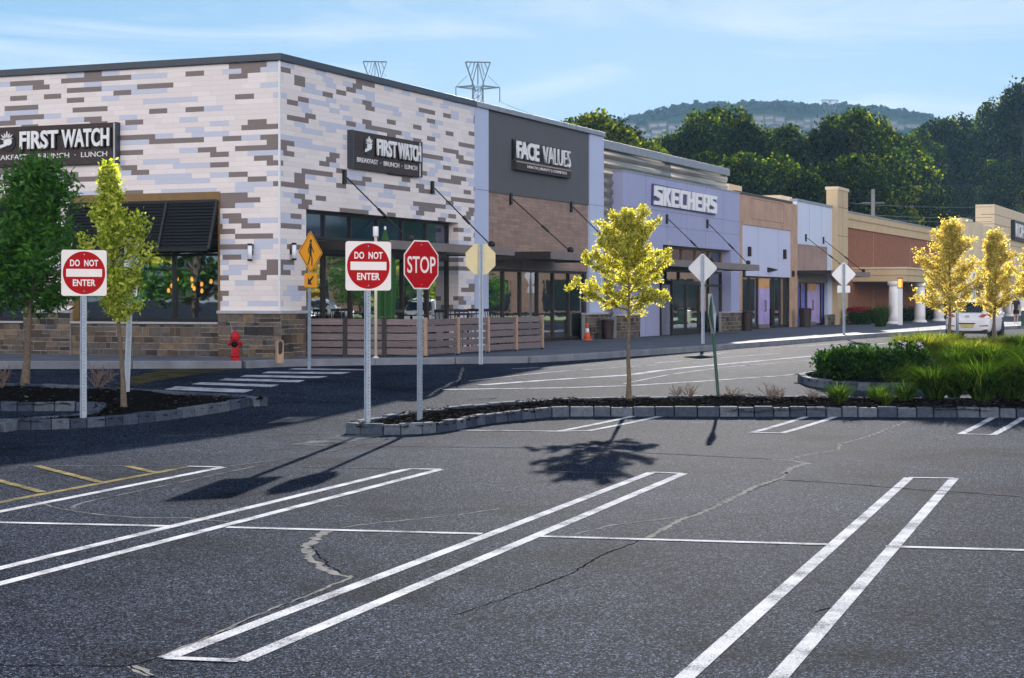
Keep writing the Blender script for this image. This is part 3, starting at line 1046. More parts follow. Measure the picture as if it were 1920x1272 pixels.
def window(B, s0, s1, h0, h1, n, mull=(), trans=(), fw=0.06, mat='bronze', gmat='glass', d=0.1, name="window", partial=()):
    """frame with mullions (positions s) and transoms (heights h), and one pane behind them"""
    f = MB()
    fb(f, s0, s0 + fw, h0, h1, n - d, n)
    fb(f, s1 - fw, s1, h0, h1, n - d, n)
    xs = [s0 + fw] + sorted(mull) + [s1 - fw]
    for m in mull: fb(f, m - fw / 2, m + fw / 2, h0, h1, n - d, n)
    ed = [s0 + fw] + [v for m in sorted(mull) for v in (m - fw / 2, m + fw / 2)] + [s1 - fw]
    for a, c in zip(ed[::2], ed[1::2]):
        if c - a < 0.02: continue
        for z in [h0 + fw * 0.7] + list(trans) + [h1 - fw / 2]:
            zz = max(h0 + 0.001, z - fw / 2)
            fb(f, a, c, zz, min(h1 - 0.001, z + fw / 2), n - d + 0.004, n - 0.004)
    w = B.part(name, f, MT[mat])
    g = MB()
    fb(g, s0 + fw * 0.5, s1 - fw * 0.5, h0 + 0.01, h1 - 0.01, n - d * 0.62, n - d * 0.55)
    g2 = g.shift((-B.s0, 0, 0)).build("pane", MT[gmat], w)
    return w


def stones(mb, s0, s1, h0, h1, n, rng, axis='s', rough=0.02):
    """random ashlar: rows of squared field stones standing a little proud of the mortar plane at n"""
    h = h0
    while h < h1 - 0.03:
        rh = min(rng.choice((0.09, 0.12, 0.15, 0.19, 0.22)), h1 - h)
        if h1 - h - rh < 0.06: rh = h1 - h
        x = s0
        while x < s1 - 0.01:
            w = min(rng.uniform(0.12, 0.40), s1 - x)
            if s1 - x - w < 0.07: w = s1 - x
            parts = [(h, h + rh)]
            if rh > 0.17 and rng.random() < 0.35: parts = [(h, h + rh * 0.5), (h + rh * 0.5, h + rh)]
            for a, c in parts:
                g = 0.008
                pr = n + rng.uniform(0.3, 1.0) * rough
                q = lambda: rng.uniform(-0.006, 0.006)
                pts = [(x + g + q(), a + g + q()), (x + w - g + q(), a + g + q()), (x + w - g + q(), c - g + q()), (x + g + q(), c - g + q())]
                if axis == 's':
                    mb.prism([(u_, -n + 0.01, z_) for u_, z_ in pts], (0, -(pr - n) - 0.01, 0))
                elif axis == 't':                       # end wall: local y along, x = -m
                    mb.prism([(-n + 0.01, u_, z_) for u_, z_ in pts], (-(pr - n) - 0.01, 0, 0))
            x += w
        h += rh


def tie_rods(B, parent, lst):
    """lst of (s, h_wall, n_wall, s2, h2, n2): wall plate, rod with turnbuckle, canopy bracket"""
    for s, h, nw, s2, h2, n2 in lst:
        a, c = Vector((s, -nw - 0.1, h - 0.02)), Vector((s2, -n2, h2))
        r = MB()
        fb(r, s - 0.055, s + 0.055, h - 0.17, h + 0.17, nw + 0.001, nw + 0.07)
        r.tube([a, c], 0.017, 8)
        m = a.lerp(c, 0.56)
        d = (c - a).normalized()
        r.tube([m - d * 0.16, m - d * 0.13, m + d * 0.13, m + d * 0.16], [0.02, 0.036, 0.036, 0.02], 8)
        r.lathe([(0.03, -0.05), (0.085, -0.05), (0.085, 0.05), (0.03, 0.05)], tuple(c + Vector((0, 0, 0.05))), 14, ax=Matrix.Rotation(math.radians(90), 4, 'Y'))
        r.shift((-B.s0, 0, 0)).build("tie_rod", MT['black'], parent)


def shop_sign_frame(name, label):
    return thing(name, label, "shop sign")


rs = random.Random(3)
# ------------------------------------------------------ corner shop and cosmetics shop (one block)
SE = S(1131)
TOP = H(100.5, 0)
A = Bld("corner_shop_building", "corner shop block clad in staggered cream, blue and brown boards over field stone", 0.0)
s1, s2, s3, s4, s5 = S(574), S(859.6), S(889.5), S(915), S(1105)
DEEP = 15.0
LT = 17.0                                              # length of the end wall
cop = 0.155
hw = TOP - cop                                        # wall top
ho = H(392, s1)                                       # head of the shop window
TH_ = 0.32
# end wall openings
tA, tB = T(412.5), T(137)                             # big window, right and left edges
hA = HT(359.5, tA)
hsill = HT(604.5, tA)
tC = T(50)                                            # second window starts here
b = MB()
fb(b, 0, s1, 0, hw, -TH_, 0)
fb(b, s1, s2, ho, hw, -TH_, 0)
fb(b, s2, s3, 0, hw, -TH_, 0)


def tb(mb, t0, t1, h0, h1, m0, m1, mi=0):
    """box on the end wall: t along, m in front of it"""
    return mb.box(-m1, -m0, t0, t1, h0, h1, mi)


tb(b, TH_, tA, 0, hw, -TH_, 0)
tb(b, tA, tB, hA, hw, -TH_, 0)
tb(b, tA, tB, 0, hsill, -TH_, 0)
tb(b, tB, tC, 0, hw, -TH_, 0)
tb(b, tC, tC + 3.2, hA, hw, -TH_, 0)
tb(b, tC, tC + 3.2, 0, hsill, -TH_, 0)
tb(b, tC + 3.2, LT, 0, hw, -TH_, 0)
A.part("siding_wall", b, MT['siding'])
b = MB()
b.box(-0.022, 0.0, -0.022, 0.02, H(583, 0), hw)
b.box(0.0, 0.02, -0.022, -0.0, H(583, 0), hw)
A.part("corner_trim", b, MT['trim_white'])
# cosmetics shop wall
b = MB()
pil = s3 + 0.004
hp_top = hw
for a, c in ((pil, s4), (s5, SE)):
    b = MB(); fb(b, a, c, 0, hw, -TH_, 0.02)
    pl_ = A.part("pilaster", b, MT['paleblue'])
    b = MB(); fb(b, a, c, H(354.5, s3) - 0.008, H(354.5, s3) + 0.008, 0.02, 0.023)
    b.build("panel_joint", MT['joint'], pl_)
hg = H(359.5, s4)
b = MB(); fb(b, s4, s5, hg, hw, -TH_, -0.02)
A.part("charcoal_panel", b, MT['darkgrey'])
hcan = H(471, S(1040, 1.9), 1.9)
b = MB(); fb(b, s4, s5, hcan - 0.45, hg - 0.002, -TH_, -0.05)
A.part("plank_stone_panel", b, MT['plank'])
# shell
b = MB()
fb(b, 0.33, SE, hw - 0.5, hw - 0.4, -DEEP, -TH_)
b.box(0.33, SE, DEEP, DEEP + 0.2, 0, hw - 0.02)
b.box(SE - 0.25, SE, TH_, DEEP, 0, hw - 0.02)
b.box(0.33, 8, LT - 0.3, LT, 0, hw - 0.02)
A.part("roof", b, MT['roof'])
b = MB()
fb(b, -0.08, s3, hw, TOP, -TH_ - 0.1, 0.08)
b.box(-0.08, TH_ + 0.1, TH_ + 0.1, LT, hw, TOP)
A.part("coping", b, MT['coping'], bevel=0.008)
b = MB()
fb(b, s3 + 0.003, SE, hw, TOP - 0.01, -TH_ - 0.1, 0.09)
A.part("coping", b, MT['coping_pale'], bevel=0.008)
b = MB()
fb(b, 0.34, SE - 0.26, 0.0, 0.02, -9.0, -TH_ - 0.01)
b.box(0.34, SE - 0.26, 9.0, 9.2, 0.02, 4.2)
b.box(0.34, 9.0, LT - 0.6, LT - 0.5, 0.02, 4.2)
b.box(0.34, SE - 0.26, TH_ + 0.02, LT - 0.6, 4.2, 4.3)
for k in range(9):                                    # counters, booths and shelves
    x = 1.5 + k * 2.6
    b.box(x, x + 1.5, 4.0 + (k % 3), 4.7 + (k % 3), 0.02, 1.1 + 0.6 * (k % 2))
A.part("interior", b, MT['room'])
# stone base
hcap = H(583, 0)
b = MB()
sp = S(579, 0.1)
fb(b, -0.10, sp, 0, hcap - 0.07, 0.003, 0.10)
tb(b, -0.10 + 0.1, tA - 0.02, 0, hcap - 0.07, 0.003, 0.10)
tb(b, tA - 0.02, tB, 0, hsill - 0.05, 0.003, 0.06)
tb(b, tB, tC, 0, hcap - 0.07, 0.003, 0.12)
tb(b, tC, tC + 3.2, 0, hsill - 0.05, 0.003, 0.06)
tb(b, tC + 3.2, LT, 0, hcap - 0.07, 0.003, 0.12)
base = A.part("stone_base", b, MT['mortar'])
b = MB()
stones(b, -0.10, sp, 0.0, hcap - 0.07, 0.10, rs, 's')
stones(b, -0.10, tA - 0.02, 0.0, hcap - 0.07, 0.10, rs, 't')
stones(b, tA - 0.02, tB, 0.0, hsill - 0.05, 0.06, rs, 't')
stones(b, tB, tC, 0.0, hcap - 0.07, 0.12, rs, 't')
stones(b, tC, tC + 3.2, 0.0, hsill - 0.05, 0.06, rs, 't')
b.build("field_stones", MT['stone'], base)
b = MB()
fb(b, -0.155, sp + 0.03, hcap - 0.07, hcap, 0.003, 0.155)
tb(b, 0.0 - 0.003, tA - 0.0, hcap - 0.07, hcap, 0.003, 0.155)
tb(b, tA + 0.002, tB - 0.002, hsill - 0.05, hsill, -0.2, 0.12)
tb(b, tB, tC + 0.02, hcap - 0.07, hcap, 0.003, 0.17)
tb(b, tC + 0.022, tC + 3.2, hsill - 0.05, hsill, -0.2, 0.12)
b.build("stone_cap", MT['cap'], base, bevel=0.01)

# end wall windows: frame, panes, ochre surround, louvred shutter
for t0, t1 in ((tA, tB), (tC, tC + 3.2)):
    f = MB()
    fw = 0.075
    hb, ht_ = hsill + 0.003, hA
    htr = HT(477, tA)
    tm = [t0 + (t1 - t0) * k for k in (0.31, 0.655)]
    if t0 == tA: tm = [T(326, -0.2), T(238, -0.2)]
    ed = [t0 + 0.05] + [v for m in tm for v in (m - fw / 2, m + fw / 2)] + [t1 - 0.05]
    tb(f, t0 + 0.003, t0 + 0.05, hb, ht_ - 0.003, -0.3, -0.18)
    tb(f, t1 - 0.05, t1 - 0.003, hb, ht_ - 0.003, -0.3, -0.18)
    for m in tm: tb(f, m - fw / 2, m + fw / 2, hb, ht_ - 0.003, -0.3, -0.18)
    for a, c in zip(ed[::2], ed[1::2]):
        for z, zz in ((hb, hb + 0.09), (htr - 0.03, htr + 0.03), (ht_ - 0.10, ht_ - 0.004)):
            tb(f, a, c, z, zz, -0.297, -0.183)
    w = f.build("window", MT['black'], A.root)
    g = MB(); tb(g, t0 + 0.03, t1 - 0.03, hb + 0.02, ht_ - 0.02, -0.25, -0.24)
    g.build("pane", MT['glass'], w)
    f = MB()
    tb(f, t0 - 0.002, t0 + 0.045, hb, ht_, -0.17, 0.02)
    tb(f, t1 - 0.045, t1 + 0.002, hb, ht_, -0.17, 0.02)
    tb(f, t0 + 0.045, t1 - 0.045, ht_ - 0.26, ht_ + 0.0, -0.17, 0.025)
    f.build("window_surround", MT['gold'], A.root)
    sh = MB()
    # shutter: hinged at the head, foot swung outwards
    hz0 = HT(377, tA)
    hz1 = HT(468, tA, 0.4)
    out = 0.42
    e0, e1 = t0 + 0.03, t1 + 0.02
    foot = (-out, hz1)
    head = (-0.05, hz0)
    dv = Vector((foot[0] - head[0], 0, foot[1] - head[1]))
    for t_ in [e0, e1] + [e0 + (e1 - e0) * k / 3 for k in (1, 2)]:
        sh.prism([(head[0], t_ - 0.03, head[1]), (head[0], t_ + 0.03, head[1]), (foot[0], t_ + 0.03, foot[1]), (foot[0], t_ - 0.03, foot[1])], (-0.045, 0, 0.02))
    for k in (0.0, 1.0):
        x, z = head[0] + dv.x * k, head[1] + dv.z * k
        sh.box(x - 0.04, x + 0.006, e0 + 0.031, e1 - 0.031, z - 0.035, z + 0.035)
    ns = 15
    for k in range(1, ns):
        x, z = head[0] + dv.x * k / ns, head[1] + dv.z * k / ns
        mt_ = Matrix.Translation((x - 0.012, (e0 + e1) / 2, z)) @ Matrix.Rotation(math.radians(-52), 4, 'Y')
        sh.obox(mt_, 0.085, e1 - e0 - 0.065, 0.010)
    for t_ in (e0 + 0.25, e1 - 0.25):
        sh.tube([(foot[0], t_, foot[1] + 0.05), (-0.02, t_, foot[1] - 0.28)], 0.012, 6)
    sh.build("louvred_shutter", MT['black'], A.root)

# shop window under the canopy: transom band above, tall lights below
rec = -0.29
hct = H(451, s1, 0)                                   # canopy level
smul = [S(px, rec) for px in (609, 659, 709, 755, 800)]
window(A, s1 + 0.003, S(842, rec), hct + 0.05, ho - 0.003, rec, smul, (), 0.07, 'bronze', 'bluefilm')
smul2 = [S(px, rec) for px in (609, 660, 757, 803)]
window(A, s1 + 0.003, S(842, rec), 0.02, hct - 0.24, rec, smul2, (), 0.09, 'bronze', 'glass')
b = MB(); fb(b, s1 + 0.003, S(842, rec), hct - 0.238, hct + 0.048, rec - 0.1, rec)
A.part("canopy_header", b, MT['bronze'])
b = MB(); fb(b, S(842, rec) + 0.002, s2 + 0.001, 0, ho - 0.001, rec - 0.03, -0.001)
# canopies
def canopy(B, sa, sb_, hb_, ht_, n1, nw=0.03, name="canopy"):
    f = MB()
    fb(f, sa, sb_, hb_, ht_, n1 - 0.06, n1)
    fb(f, sa + 0.06, sb_ - 0.06, hb_ + 0.03, ht_ - 0.05, nw, n1 - 0.062, 1)
    fb(f, sa, sa + 0.058, hb_, ht_ - 0.01, nw, n1 - 0.061, 1)
    fb(f, sb_ - 0.058, sb_, hb_, ht_ - 0.01, nw, n1 - 0.061, 1)
    return B.part(name, f, [MT['fascia'], MT['bronze']])


nA = N(735, S(592))
ca0, ca1 = S(592), S(965, nA)
cA_t, cA_b = H(450.5, ca0, nA), H(467, ca0, nA)
cA = canopy(A, ca0, ca1, cA_b, cA_t, nA)
tie_rods(A, cA, [(S(643.5), H(332, S(643.5)), 0.0, S(769, nA - 0.12), cA_t + 0.02, nA - 0.12),
                 (S(808.5), H(352, S(808.5)), 0.0, S(922, nA - 0.12), cA_t + 0.02, nA - 0.12)])
nB = nA - 0.02
cb0, cb1 = S(1036, nB), S(1152, nB)
cB_t, cB_b = H(471, cb0, nB), H(486, cb0, nB)
cB = canopy(A, cb0, cb1, cB_b, cB_t, nB)
tie_rods(A, cB, [(S(956, -0.05), H(373, S(956, -.05), -.05), -0.05, S(1070, nB - 0.12), cB_t + 0.02, nB - 0.12),
                 (S(1069.5, -.05), H(388, S(1069.5, -.05), -.05), -0.05, S(1166, nB - 0.12), cB_t + 0.02, nB - 0.12)])
# cosmetics shop window
hh0, hh1 = H(503, s4, 0), H(487, s4, 0)
b = MB(); fb(b, s4, s5 - 0.05, hh0, hcan - 0.452, -0.3, -0.04)
A.part("window_header", b, MT['fascia'])
window(A, s4 + 0.003, S(1097, -0.1), 0.04, hh0 - 0.004, -0.1, [S(px, -0.1) for px in (945, 977, 1009, 1038.5, 1067.7)], (), 0.075, 'bronze', 'glass')
b = MB(); fb(b, S(1097, -0.1) + 0.003, s5 - 0.003, 0, hh0 - 0.004, -0.3, -0.1)
A.part("window_jamb", b, MT['bronze'])
hst = H(590, s5, 0.1)
b = MB(); fb(b, S(1097, 0.14), SE + 0.02, 0, hst, 0.021, 0.14)
pb_ = A.part("stone_pier", b, MT['mortar'])
b = MB(); stones(b, S(1097, 0.14), SE + 0.02, 0, hst, 0.14, rs, 's')
b.build("field_stones", MT['stone'], pb_)
b = MB(); fb(b, S(1097, 0.14) - 0.03, SE + 0.05, hst, hst + 0.06, 0.021, 0.19)
b.build("stone_cap", MT['cap'], pb_)


def wall_lamp(root, mat4, ln=0.36, r=0.05):
    b = MB()
    b.lathe([(r * 1.12, 0), (r * 1.12, 0.045)], (0, 0, 0), 14)
    b.lathe([(r * 1.12, ln - 0.045), (r * 1.12, ln)], (0, 0, 0), 14)
    b.box(-0.03, 0.03, 0.02, 0.11, ln * 0.35, ln * 0.65)
    l = b.xf(mat4).build("wall_lamp", MT['black'], root)
    b = MB()
    b.lathe([(r, 0.046), (r, ln - 0.046)], (0, 0, 0), 14)
    b.xf(mat4).build("lamp_glass", MT['lampglass'], l)


tl = T(468.5, 0.1)
wall_lamp(A.root, Matrix.Translation((-0.10, tl, HT(490, tl, 0.1))) @ Matrix.Rotation(math.radians(-90), 4, 'Z'), 0.40)
sl = S(551.5, 0.1)
wall_lamp(A.root, Matrix.Translation((sl, -0.10, H(488.5, sl, 0.1))), 0.40)

# pendant lamps inside the corner shop
lampn = 0
proto = None
for (px, py, m) in ((316, 546, -2.2), (322, 537, -3.0), (332, 524.5, -2.4), (359.5, 524.5, -2.6), (361, 537, -3.4), (364, 542, -3.0), (378, 534, -2.4), (378.5, 546.6, -2.9), (395.6, 529, -2.2)):
    t_ = T(px, m)
    h_ = HT(py, t_, m)
    p = C0 + V * t_ - U * m
    if proto is None:
        proto = thing("pendant_lamp", "small warm glowing pendant bulb hanging inside the corner shop's big window", "pendant lamp", (p.x, p.y, PAD + h_), 0, "pendant bulbs inside the corner shop window")
        q = MB(); q.lathe([(0.008, 0.07), (0.028, 0.055), (0.042, 0.0), (0.03, -0.035), (0.006, -0.048)], (0, 0, 0), 12)
        q.build("bulb", MT['bulb'], proto)
        q = MB(); q.tube([(0, 0, 0.07), (0, 0, 4.15 - h_)], 0.006, 5)
        q.lathe([(0.015, 0.072), (0.022, 0.072), (0.022, 0.13), (0.01, 0.14)], (0, 0, 0), 8)
        q.build("cord", MT['black'], proto)
    else:
        c = copy_tree(proto)
        c.location = (p.x, p.y, PAD + h_)


# ------------------------------------------------------ signs on the first block
def daisy(mb, M_, r, d):
    """half-open flower of pointed petals above a cupped hand of two strokes"""
    for k in range(7):
        a = math.radians(90 + (k - 3) * 25)
        u = Vector((math.cos(a), math.sin(a), 0)); p = Vector((-u.y, u.x, 0))
        L = r * (1.0 if k % 2 else 0.86)
        pts = [u * r * 0.28, u * L * 0.6 + p * r * 0.085, u * L, u * L * 0.6 - p * r * 0.085]
        mb.prism([M_ @ q for q in pts], M_.to_3x3() @ Vector((0, 0, d)))
    pts = [Vector((r * 0.55 * math.cos(t) + r * 0.1, r * 0.36 * math.sin(t) - r * 0.18, 0)) for t in [i * math.pi / 7 for i in range(14)]]
    mb.prism([M_ @ q for q in pts], M_.to_3x3() @ Vector((0, 0, d * 0.7)))
    pts = [Vector((-r * 0.95, -r * 0.85, 0)), Vector((-r * 0.8, -r * 0.45, 0)), Vector((-r * 0.2, -r * 0.35, 0)), Vector((-r * 0.1, -r * 0.62, 0)), Vector((-r * 0.5, -r * 0.72, 0))]
    mb.prism([M_ @ q for q in pts], M_.to_3x3() @ Vector((0, 0, d)))


def breakfast_sign(root, Wd, Hh, flower=True):
    """local frame of root: x along the reading direction, z up, -y outwards; origin at the board's lower left corner on the wall"""
    b = MB(); b.box(0.05, Wd - 0.05, -0.12, 0.0, 0, Hh)
    b.build("sign_board", MT['board'], root, bevel=0.006)
    for x0, x1 in ((0.0, 0.047), (Wd - 0.047, Wd)):
        b = MB(); b.box(x0, x1, -0.16, 0.0, 0.0, Hh); b.build("end_frame", MT['coping'], root)
    for x0, x1 in ((0.05, 0.10), (Wd - 0.10, Wd - 0.05)):
        b = MB(); b.box(x0, x1, -0.125, -0.121, 0.02, Hh - 0.02); b.build("end_strap", MT['white'], root)
    R = Matrix.Rotation(math.radians(90), 4, 'X')
    def fr(x, z, y): return Matrix.Translation((x, y, z)) @ R
    x0, x1 = Wd * 0.315, Wd * 0.955
    zc, zh = Hh * 0.645, Hh * 0.45
    xc1 = (x0 + x0 + (x1 - x0) * 0.44) / 2
    for txt, a, c in (("FIRST", x0, x0 + (x1 - x0) * 0.435), ("WATCH", x0 + (x1 - x0) * 0.475, x1)):
        text_mesh("letter_backing", txt, MT['black'], (c - a) * 1.03, zh * 1.10, 0.05, root, fr((a + c) / 2 + 0.012, zc - 0.012, -0.121), 0.045)
        text_mesh("lettering", txt, MT['white'], c - a, zh, 0.035, root, fr((a + c) / 2, zc, -0.172), 0.03)
    text_mesh("tagline", "BREAKFAST  \u00b7  BRUNCH  \u00b7  LUNCH", MT['white'], Wd * 0.86, Hh * 0.125, 0.012, root, fr(Wd * 0.5, Hh * 0.24, -0.121), 0.0)
    f = MB()
    daisy(f, fr(Wd * 0.215, Hh * 0.66, -0.15), Hh * 0.235, 0.03)
    f.build("flower_emblem", MT['white'], root)
    f = MB()
    for k in range(1): f.lathe([(Hh * 0.24, 0), (Hh * 0.24, 0.028)], tuple(Vector((Wd * 0.215, -0.121, Hh * 0.62))), 20, ax=R)
    f.build("emblem_backing", MT['black'], root)


sa, sb2 = S(655, 0.06), S(791, 0.14)
hb0 = H(315, sa, 0.1); hb1 = H(243.5, sa, 0.1)
p = W2(sa, 0.003)
sg = thing("restaurant_sign", "dark restaurant sign board above the canopy rods, its white emblem shown whole", "shop sign", (p.x, p.y, PAD + hb0), ROT)
breakfast_sign(sg, sb2 - sa, hb1 - hb0)
ta = T(219, 0.14)
hb0 = HT(306.5, ta, 0.1); hb1 = HT(229.5, ta, 0.1)
wid = (hb1 - hb0) * (sb2 - sa) / (hb1 - hb0) if False else (sb2 - sa) * 1.0
scl = (hb1 - hb0) / (H(243.5, sa, .1) - H(315, sa, .1))
p = C0 + V * (ta + (sb2 - sa) * scl) - U * 0.003
sg = thing("restaurant_sign", "dark restaurant sign board on the end wall, partly behind the green tree", "shop sign", (p.x, p.y, PAD + hb0), math.atan2(-V.y, -V.x))
breakfast_sign(sg, (sb2 - sa) * scl, hb1 - hb0)

sa, sb2 = S(966, 0.1), S(1071.5, 0.14)
hb0, hb1 = H(318, sa, 0.1), H(261, sa, 0.1)
p = W2(sa, -0.017)
sg = thing("cosmetics_sign", "white two-word lettering over a small dark board on the charcoal wall", "shop sign", (p.x, p.y, PAD + hb0), ROT)
Wd, Hh = sb2 - sa, hb1 - hb0
R90 = Matrix.Rotation(math.radians(90), 4, 'X')
b = MB(); b.box(0, Wd, -0.15, 0, 0, Hh * 0.30); b.build("sign_board", MT['board'], sg)
b = MB(); b.box(0.01, Wd - 0.01, -0.153, -0.1505, Hh * 0.25, Hh * 0.298); b.build("red_strip", MT['rosy'], sg)
b = MB(); b.box(0, Wd * 0.985, -0.06, 0, Hh * 0.305, Hh * 1.0)
b.build("letter_backing", MT['black'], sg)
text_mesh("lettering", "FACE", MT['white'], Wd * 0.38, Hh * 0.58, 0.05, sg, Matrix.Translation((Wd * 0.21, -0.11, Hh * 0.67)) @ R90, 0.035)
text_mesh("lettering", "VALUES", MT['white'], Wd * 0.51, Hh * 0.58, 0.05, sg, Matrix.Translation((Wd * 0.735, -0.11, Hh * 0.67)) @ R90, -0.012)
text_mesh("tagline", "HEALTH | BEAUTY | COSMETICS", MT['white'], Wd * 0.72, Hh * 0.115, 0.01, sg, Matrix.Translation((Wd * 0.55, -0.151, Hh * 0.14)) @ R90, 0.0)

# ------------------------------------------------------ shoe shop: ribbed metal block with a lilac portal
q1 = S(1387, 0.2)
B2 = Bld("shoe_shop_building", "shoe shop with lilac panelled portal in front of a ribbed metal upper wall", SE)
rb0, rb1 = SE + 0.01, S(1364, -0.1)
ht2 = H(262, SE + 0.05, -0.1)
b = MB()
fb(b, rb0, rb1, H(321.5, S(1168, 0.26), 0.26) - 0.3, ht2 - 0.35, -0.4, -0.16)
fb(b, rb0, S(1168, 0.26), 0, H(321.5, S(1168, 0.26), 0.26) - 0.302, -0.4, -0.16)
hr = ht2 - 0.28
n_r = 12
# horizontal ribs bellied outwards
f = MB()
rh_ = 0.315
z = hr
while z > 1.0:
    pts = []
    for k in range(7):
        a = math.pi * k / 6
        pts.append((0.158 - 0.075 * math.sin(a), z - rh_ * k / 6))
    low = z < H(321.5, S(1168, 0.26), 0.26)
    for x0, x1 in (((rb0, S(1168, 0.26) + 0.05),) if low else ((rb0, (rb0 + rb1) / 2 - 0.01), ((rb0 + rb1) / 2 + 0.01, rb1))):
        A_ = [f.bm.verts.new((x0, y, zz)) for y, zz in pts]
        C_ = [f.bm.verts.new((x1, y, zz)) for y, zz in pts]
        for k in range(6): f.bm.faces.new([A_[k], A_[k + 1], C_[k + 1], C_[k]]).smooth = True
        f.bm.faces.new(A_)
        f.bm.faces.new(C_)
    z -= rh_
B2.part("ribbed_cladding", f, MT['steel_ribs'])
b2 = MB()
fb(b2, rb0, rb1 + 0.02, ht2 - 0.28, ht2, -0.45, 0.0)
B2.part("coping", b2, MT['coping_pale'], bevel=0.01)
fb(b, rb0, rb1, ht2 - 0.7, ht2 - 0.6, -DEEP, -0.41)
b.box(rb1 - 0.2, rb1, 0.41, DEEP, 0, ht2 - 0.2)
fb(b, rb1 + 0.005, q1 + 1.6, H(372, q1, 0) - 0.6, H(372, q1, 0) - 0.5, -DEEP, -0.5)
B2.part("rear_wall", b, MT['roof'])
nP = 0.26
pa, pb2 = S(1168, nP), S(1386.5, nP)
hpt = H(321.5, pa, nP)
oa, ob = S(1243, nP), S(1370.5, nP)
oh = H(459, S(1243, nP), nP)
b = MB()
fb(b, pa, oa, 0, hpt, -0.35, nP)
fb(b, oa, ob, oh, hpt, -0.35, nP)
fb(b, ob, pb2, 0, hpt, -0.35, nP)
B2.part("portal", b, MT['lilac'])
b = MB()
fb(b, pa - 0.02, pb2 + 0.02, hpt, hpt + 0.06, -0.36, nP + 0.02)
B2.part("coping", b, MT['coping_pale'])
b = MB()
hj1, hj2 = H(386, pa, nP), H(419, pa + 1.6, nP)
e = 0.007
for h_ in (hj1, hj2): fb(b, pa, pb2, h_ - e, h_ + e, nP, nP + 0.003)
nseg = 6
for k in range(1, nseg):
    x = pa + (pb2 - pa) * k / nseg
    fb(b, x - e, x + e, oh if oa < x < ob else 0.0, hj2 - e, nP, nP + 0.003)
    fb(b, x - e, x + e, hj2 + e, hj1 - e, nP, nP + 0.003)
    fb(b, x - e, x + e, hj1 + e, hpt, nP, nP + 0.003)
B2.part("panel_joints", b, MT['joint'])
# stone bases of the portal piers
hs2 = H(586.5, ob, nP + 0.1)
for x0, x1 in ((S(1353, nP + 0.12), pb2 + 0.03), (S(1156, nP + 0.12), S(1200, nP + 0.12))):
    b = MB(); fb(b, x0, x1, 0, hs2, nP + 0.003, nP + 0.12)
    w = B2.part("stone_pier", b, MT['mortar'])
    b = MB(); stones(b, x0, x1, 0, hs2, nP + 0.12, rs, 's'); b.shift((-B2.s0, 0, 0)).build("field_stones", MT['stone'], w)
    b = MB(); fb(b, x0 - 0.02, x1 + 0.02, hs2, hs2 + 0.05, nP + 0.003, nP + 0.16); b.shift((-B2.s0, 0, 0)).build("stone_cap", MT['cap'], w)
rec2 = N(1353, S(1370.5, nP))
gw1 = ob - 0.004
nC = 1.75
cc1 = S(1424, nC)
cC_t = H(497, cc1, nC); cC_b = H(508, cc1, nC)
cc0 = S(1245, nC)
cC = canopy(B2, cc0 - 0.8, cc1, cC_b, cC_t, nC, nP + 0.005)
tie_rods(B2, cC, [(S(1249, nP), H(411, S(1249, nP), nP), nP, S(1335, nC - .1), cC_t + 0.02, nC - .1),
                  (S(1325, nP), H(420, S(1325, nP), nP), nP, S(1403, nC - .1), cC_t + 0.02, nC - .1)])
window(B2, oa + 0.004, gw1, cC_t + 0.03, oh - 0.004, -0.12, [oa + (gw1 - oa) * k / 5 for k in range(1, 5)], (), 0.08, 'gold', 'bluefilm')
window(B2, oa + 0.004, gw1, 0.02, cC_b - 0.02, -0.12, [oa + (gw1 - oa) * k for k in (0.18, 0.36, 0.8)], (H(534, oa + 1, 0),), 0.09, 'bronze', 'glass')
# glazed entrance lobby standing out under the canopy
v0, v1 = S(1262, 0.75), S(1312, 0.75)
hv = H(534, v0, 0.6)
f = MB()
for x in (v0, (v0 + v1) / 2, v1):
    fb(f, x - 0.05, x + 0.05, 0, hv, 0.65, 0.75)
fb(f, v0 - 0.05, v1 + 0.05, hv, hv + 0.14, nP + 0.004, 0.752)
for x in (v0, v1): fb(f, x - 0.05, x + 0.05, 0, hv - 0.002, nP + 0.004, nP + 0.06)
for x0, x1 in ((v0 + 0.05, (v0 + v1) / 2 - 0.05), ((v0 + v1) / 2 + 0.05, v1 - 0.05)): fb(f, x0, x1, 0.0, 0.22, 0.66, 0.74)
lob = B2.part("entrance_lobby", f, MT['black'])
f = MB()
fb(f, v0 + 0.05, (v0 + v1) / 2 - 0.05, 0.22, hv - 0.002, 0.69, 0.70)
fb(f, (v0 + v1) / 2 + 0.05, v1 - 0.05, 0.22, hv - 0.002, 0.69, 0.70)
fb(f, v0 - 0.01, v0, 0.02, hv - 0.002, nP + 0.06, 0.65)
fb(f, v1, v1 + 0.01, 0.02, hv - 0.002, nP + 0.06, 0.65)
f.shift((-B2.s0, 0, 0)).build("pane", MT['glass'], lob)
b = MB(); fb(b, rb0 + 0.1, q1, 0.0, 0.02, -7.0, -0.42); fb(b, rb0 + 0.1, q1, 0.02, 4.0, -7.2, -7.0); fb(b, rb0 + 0.1, q1, 4.0, 4.1, -7.2, -0.42)
B2.part("interior", b, MT['room'])


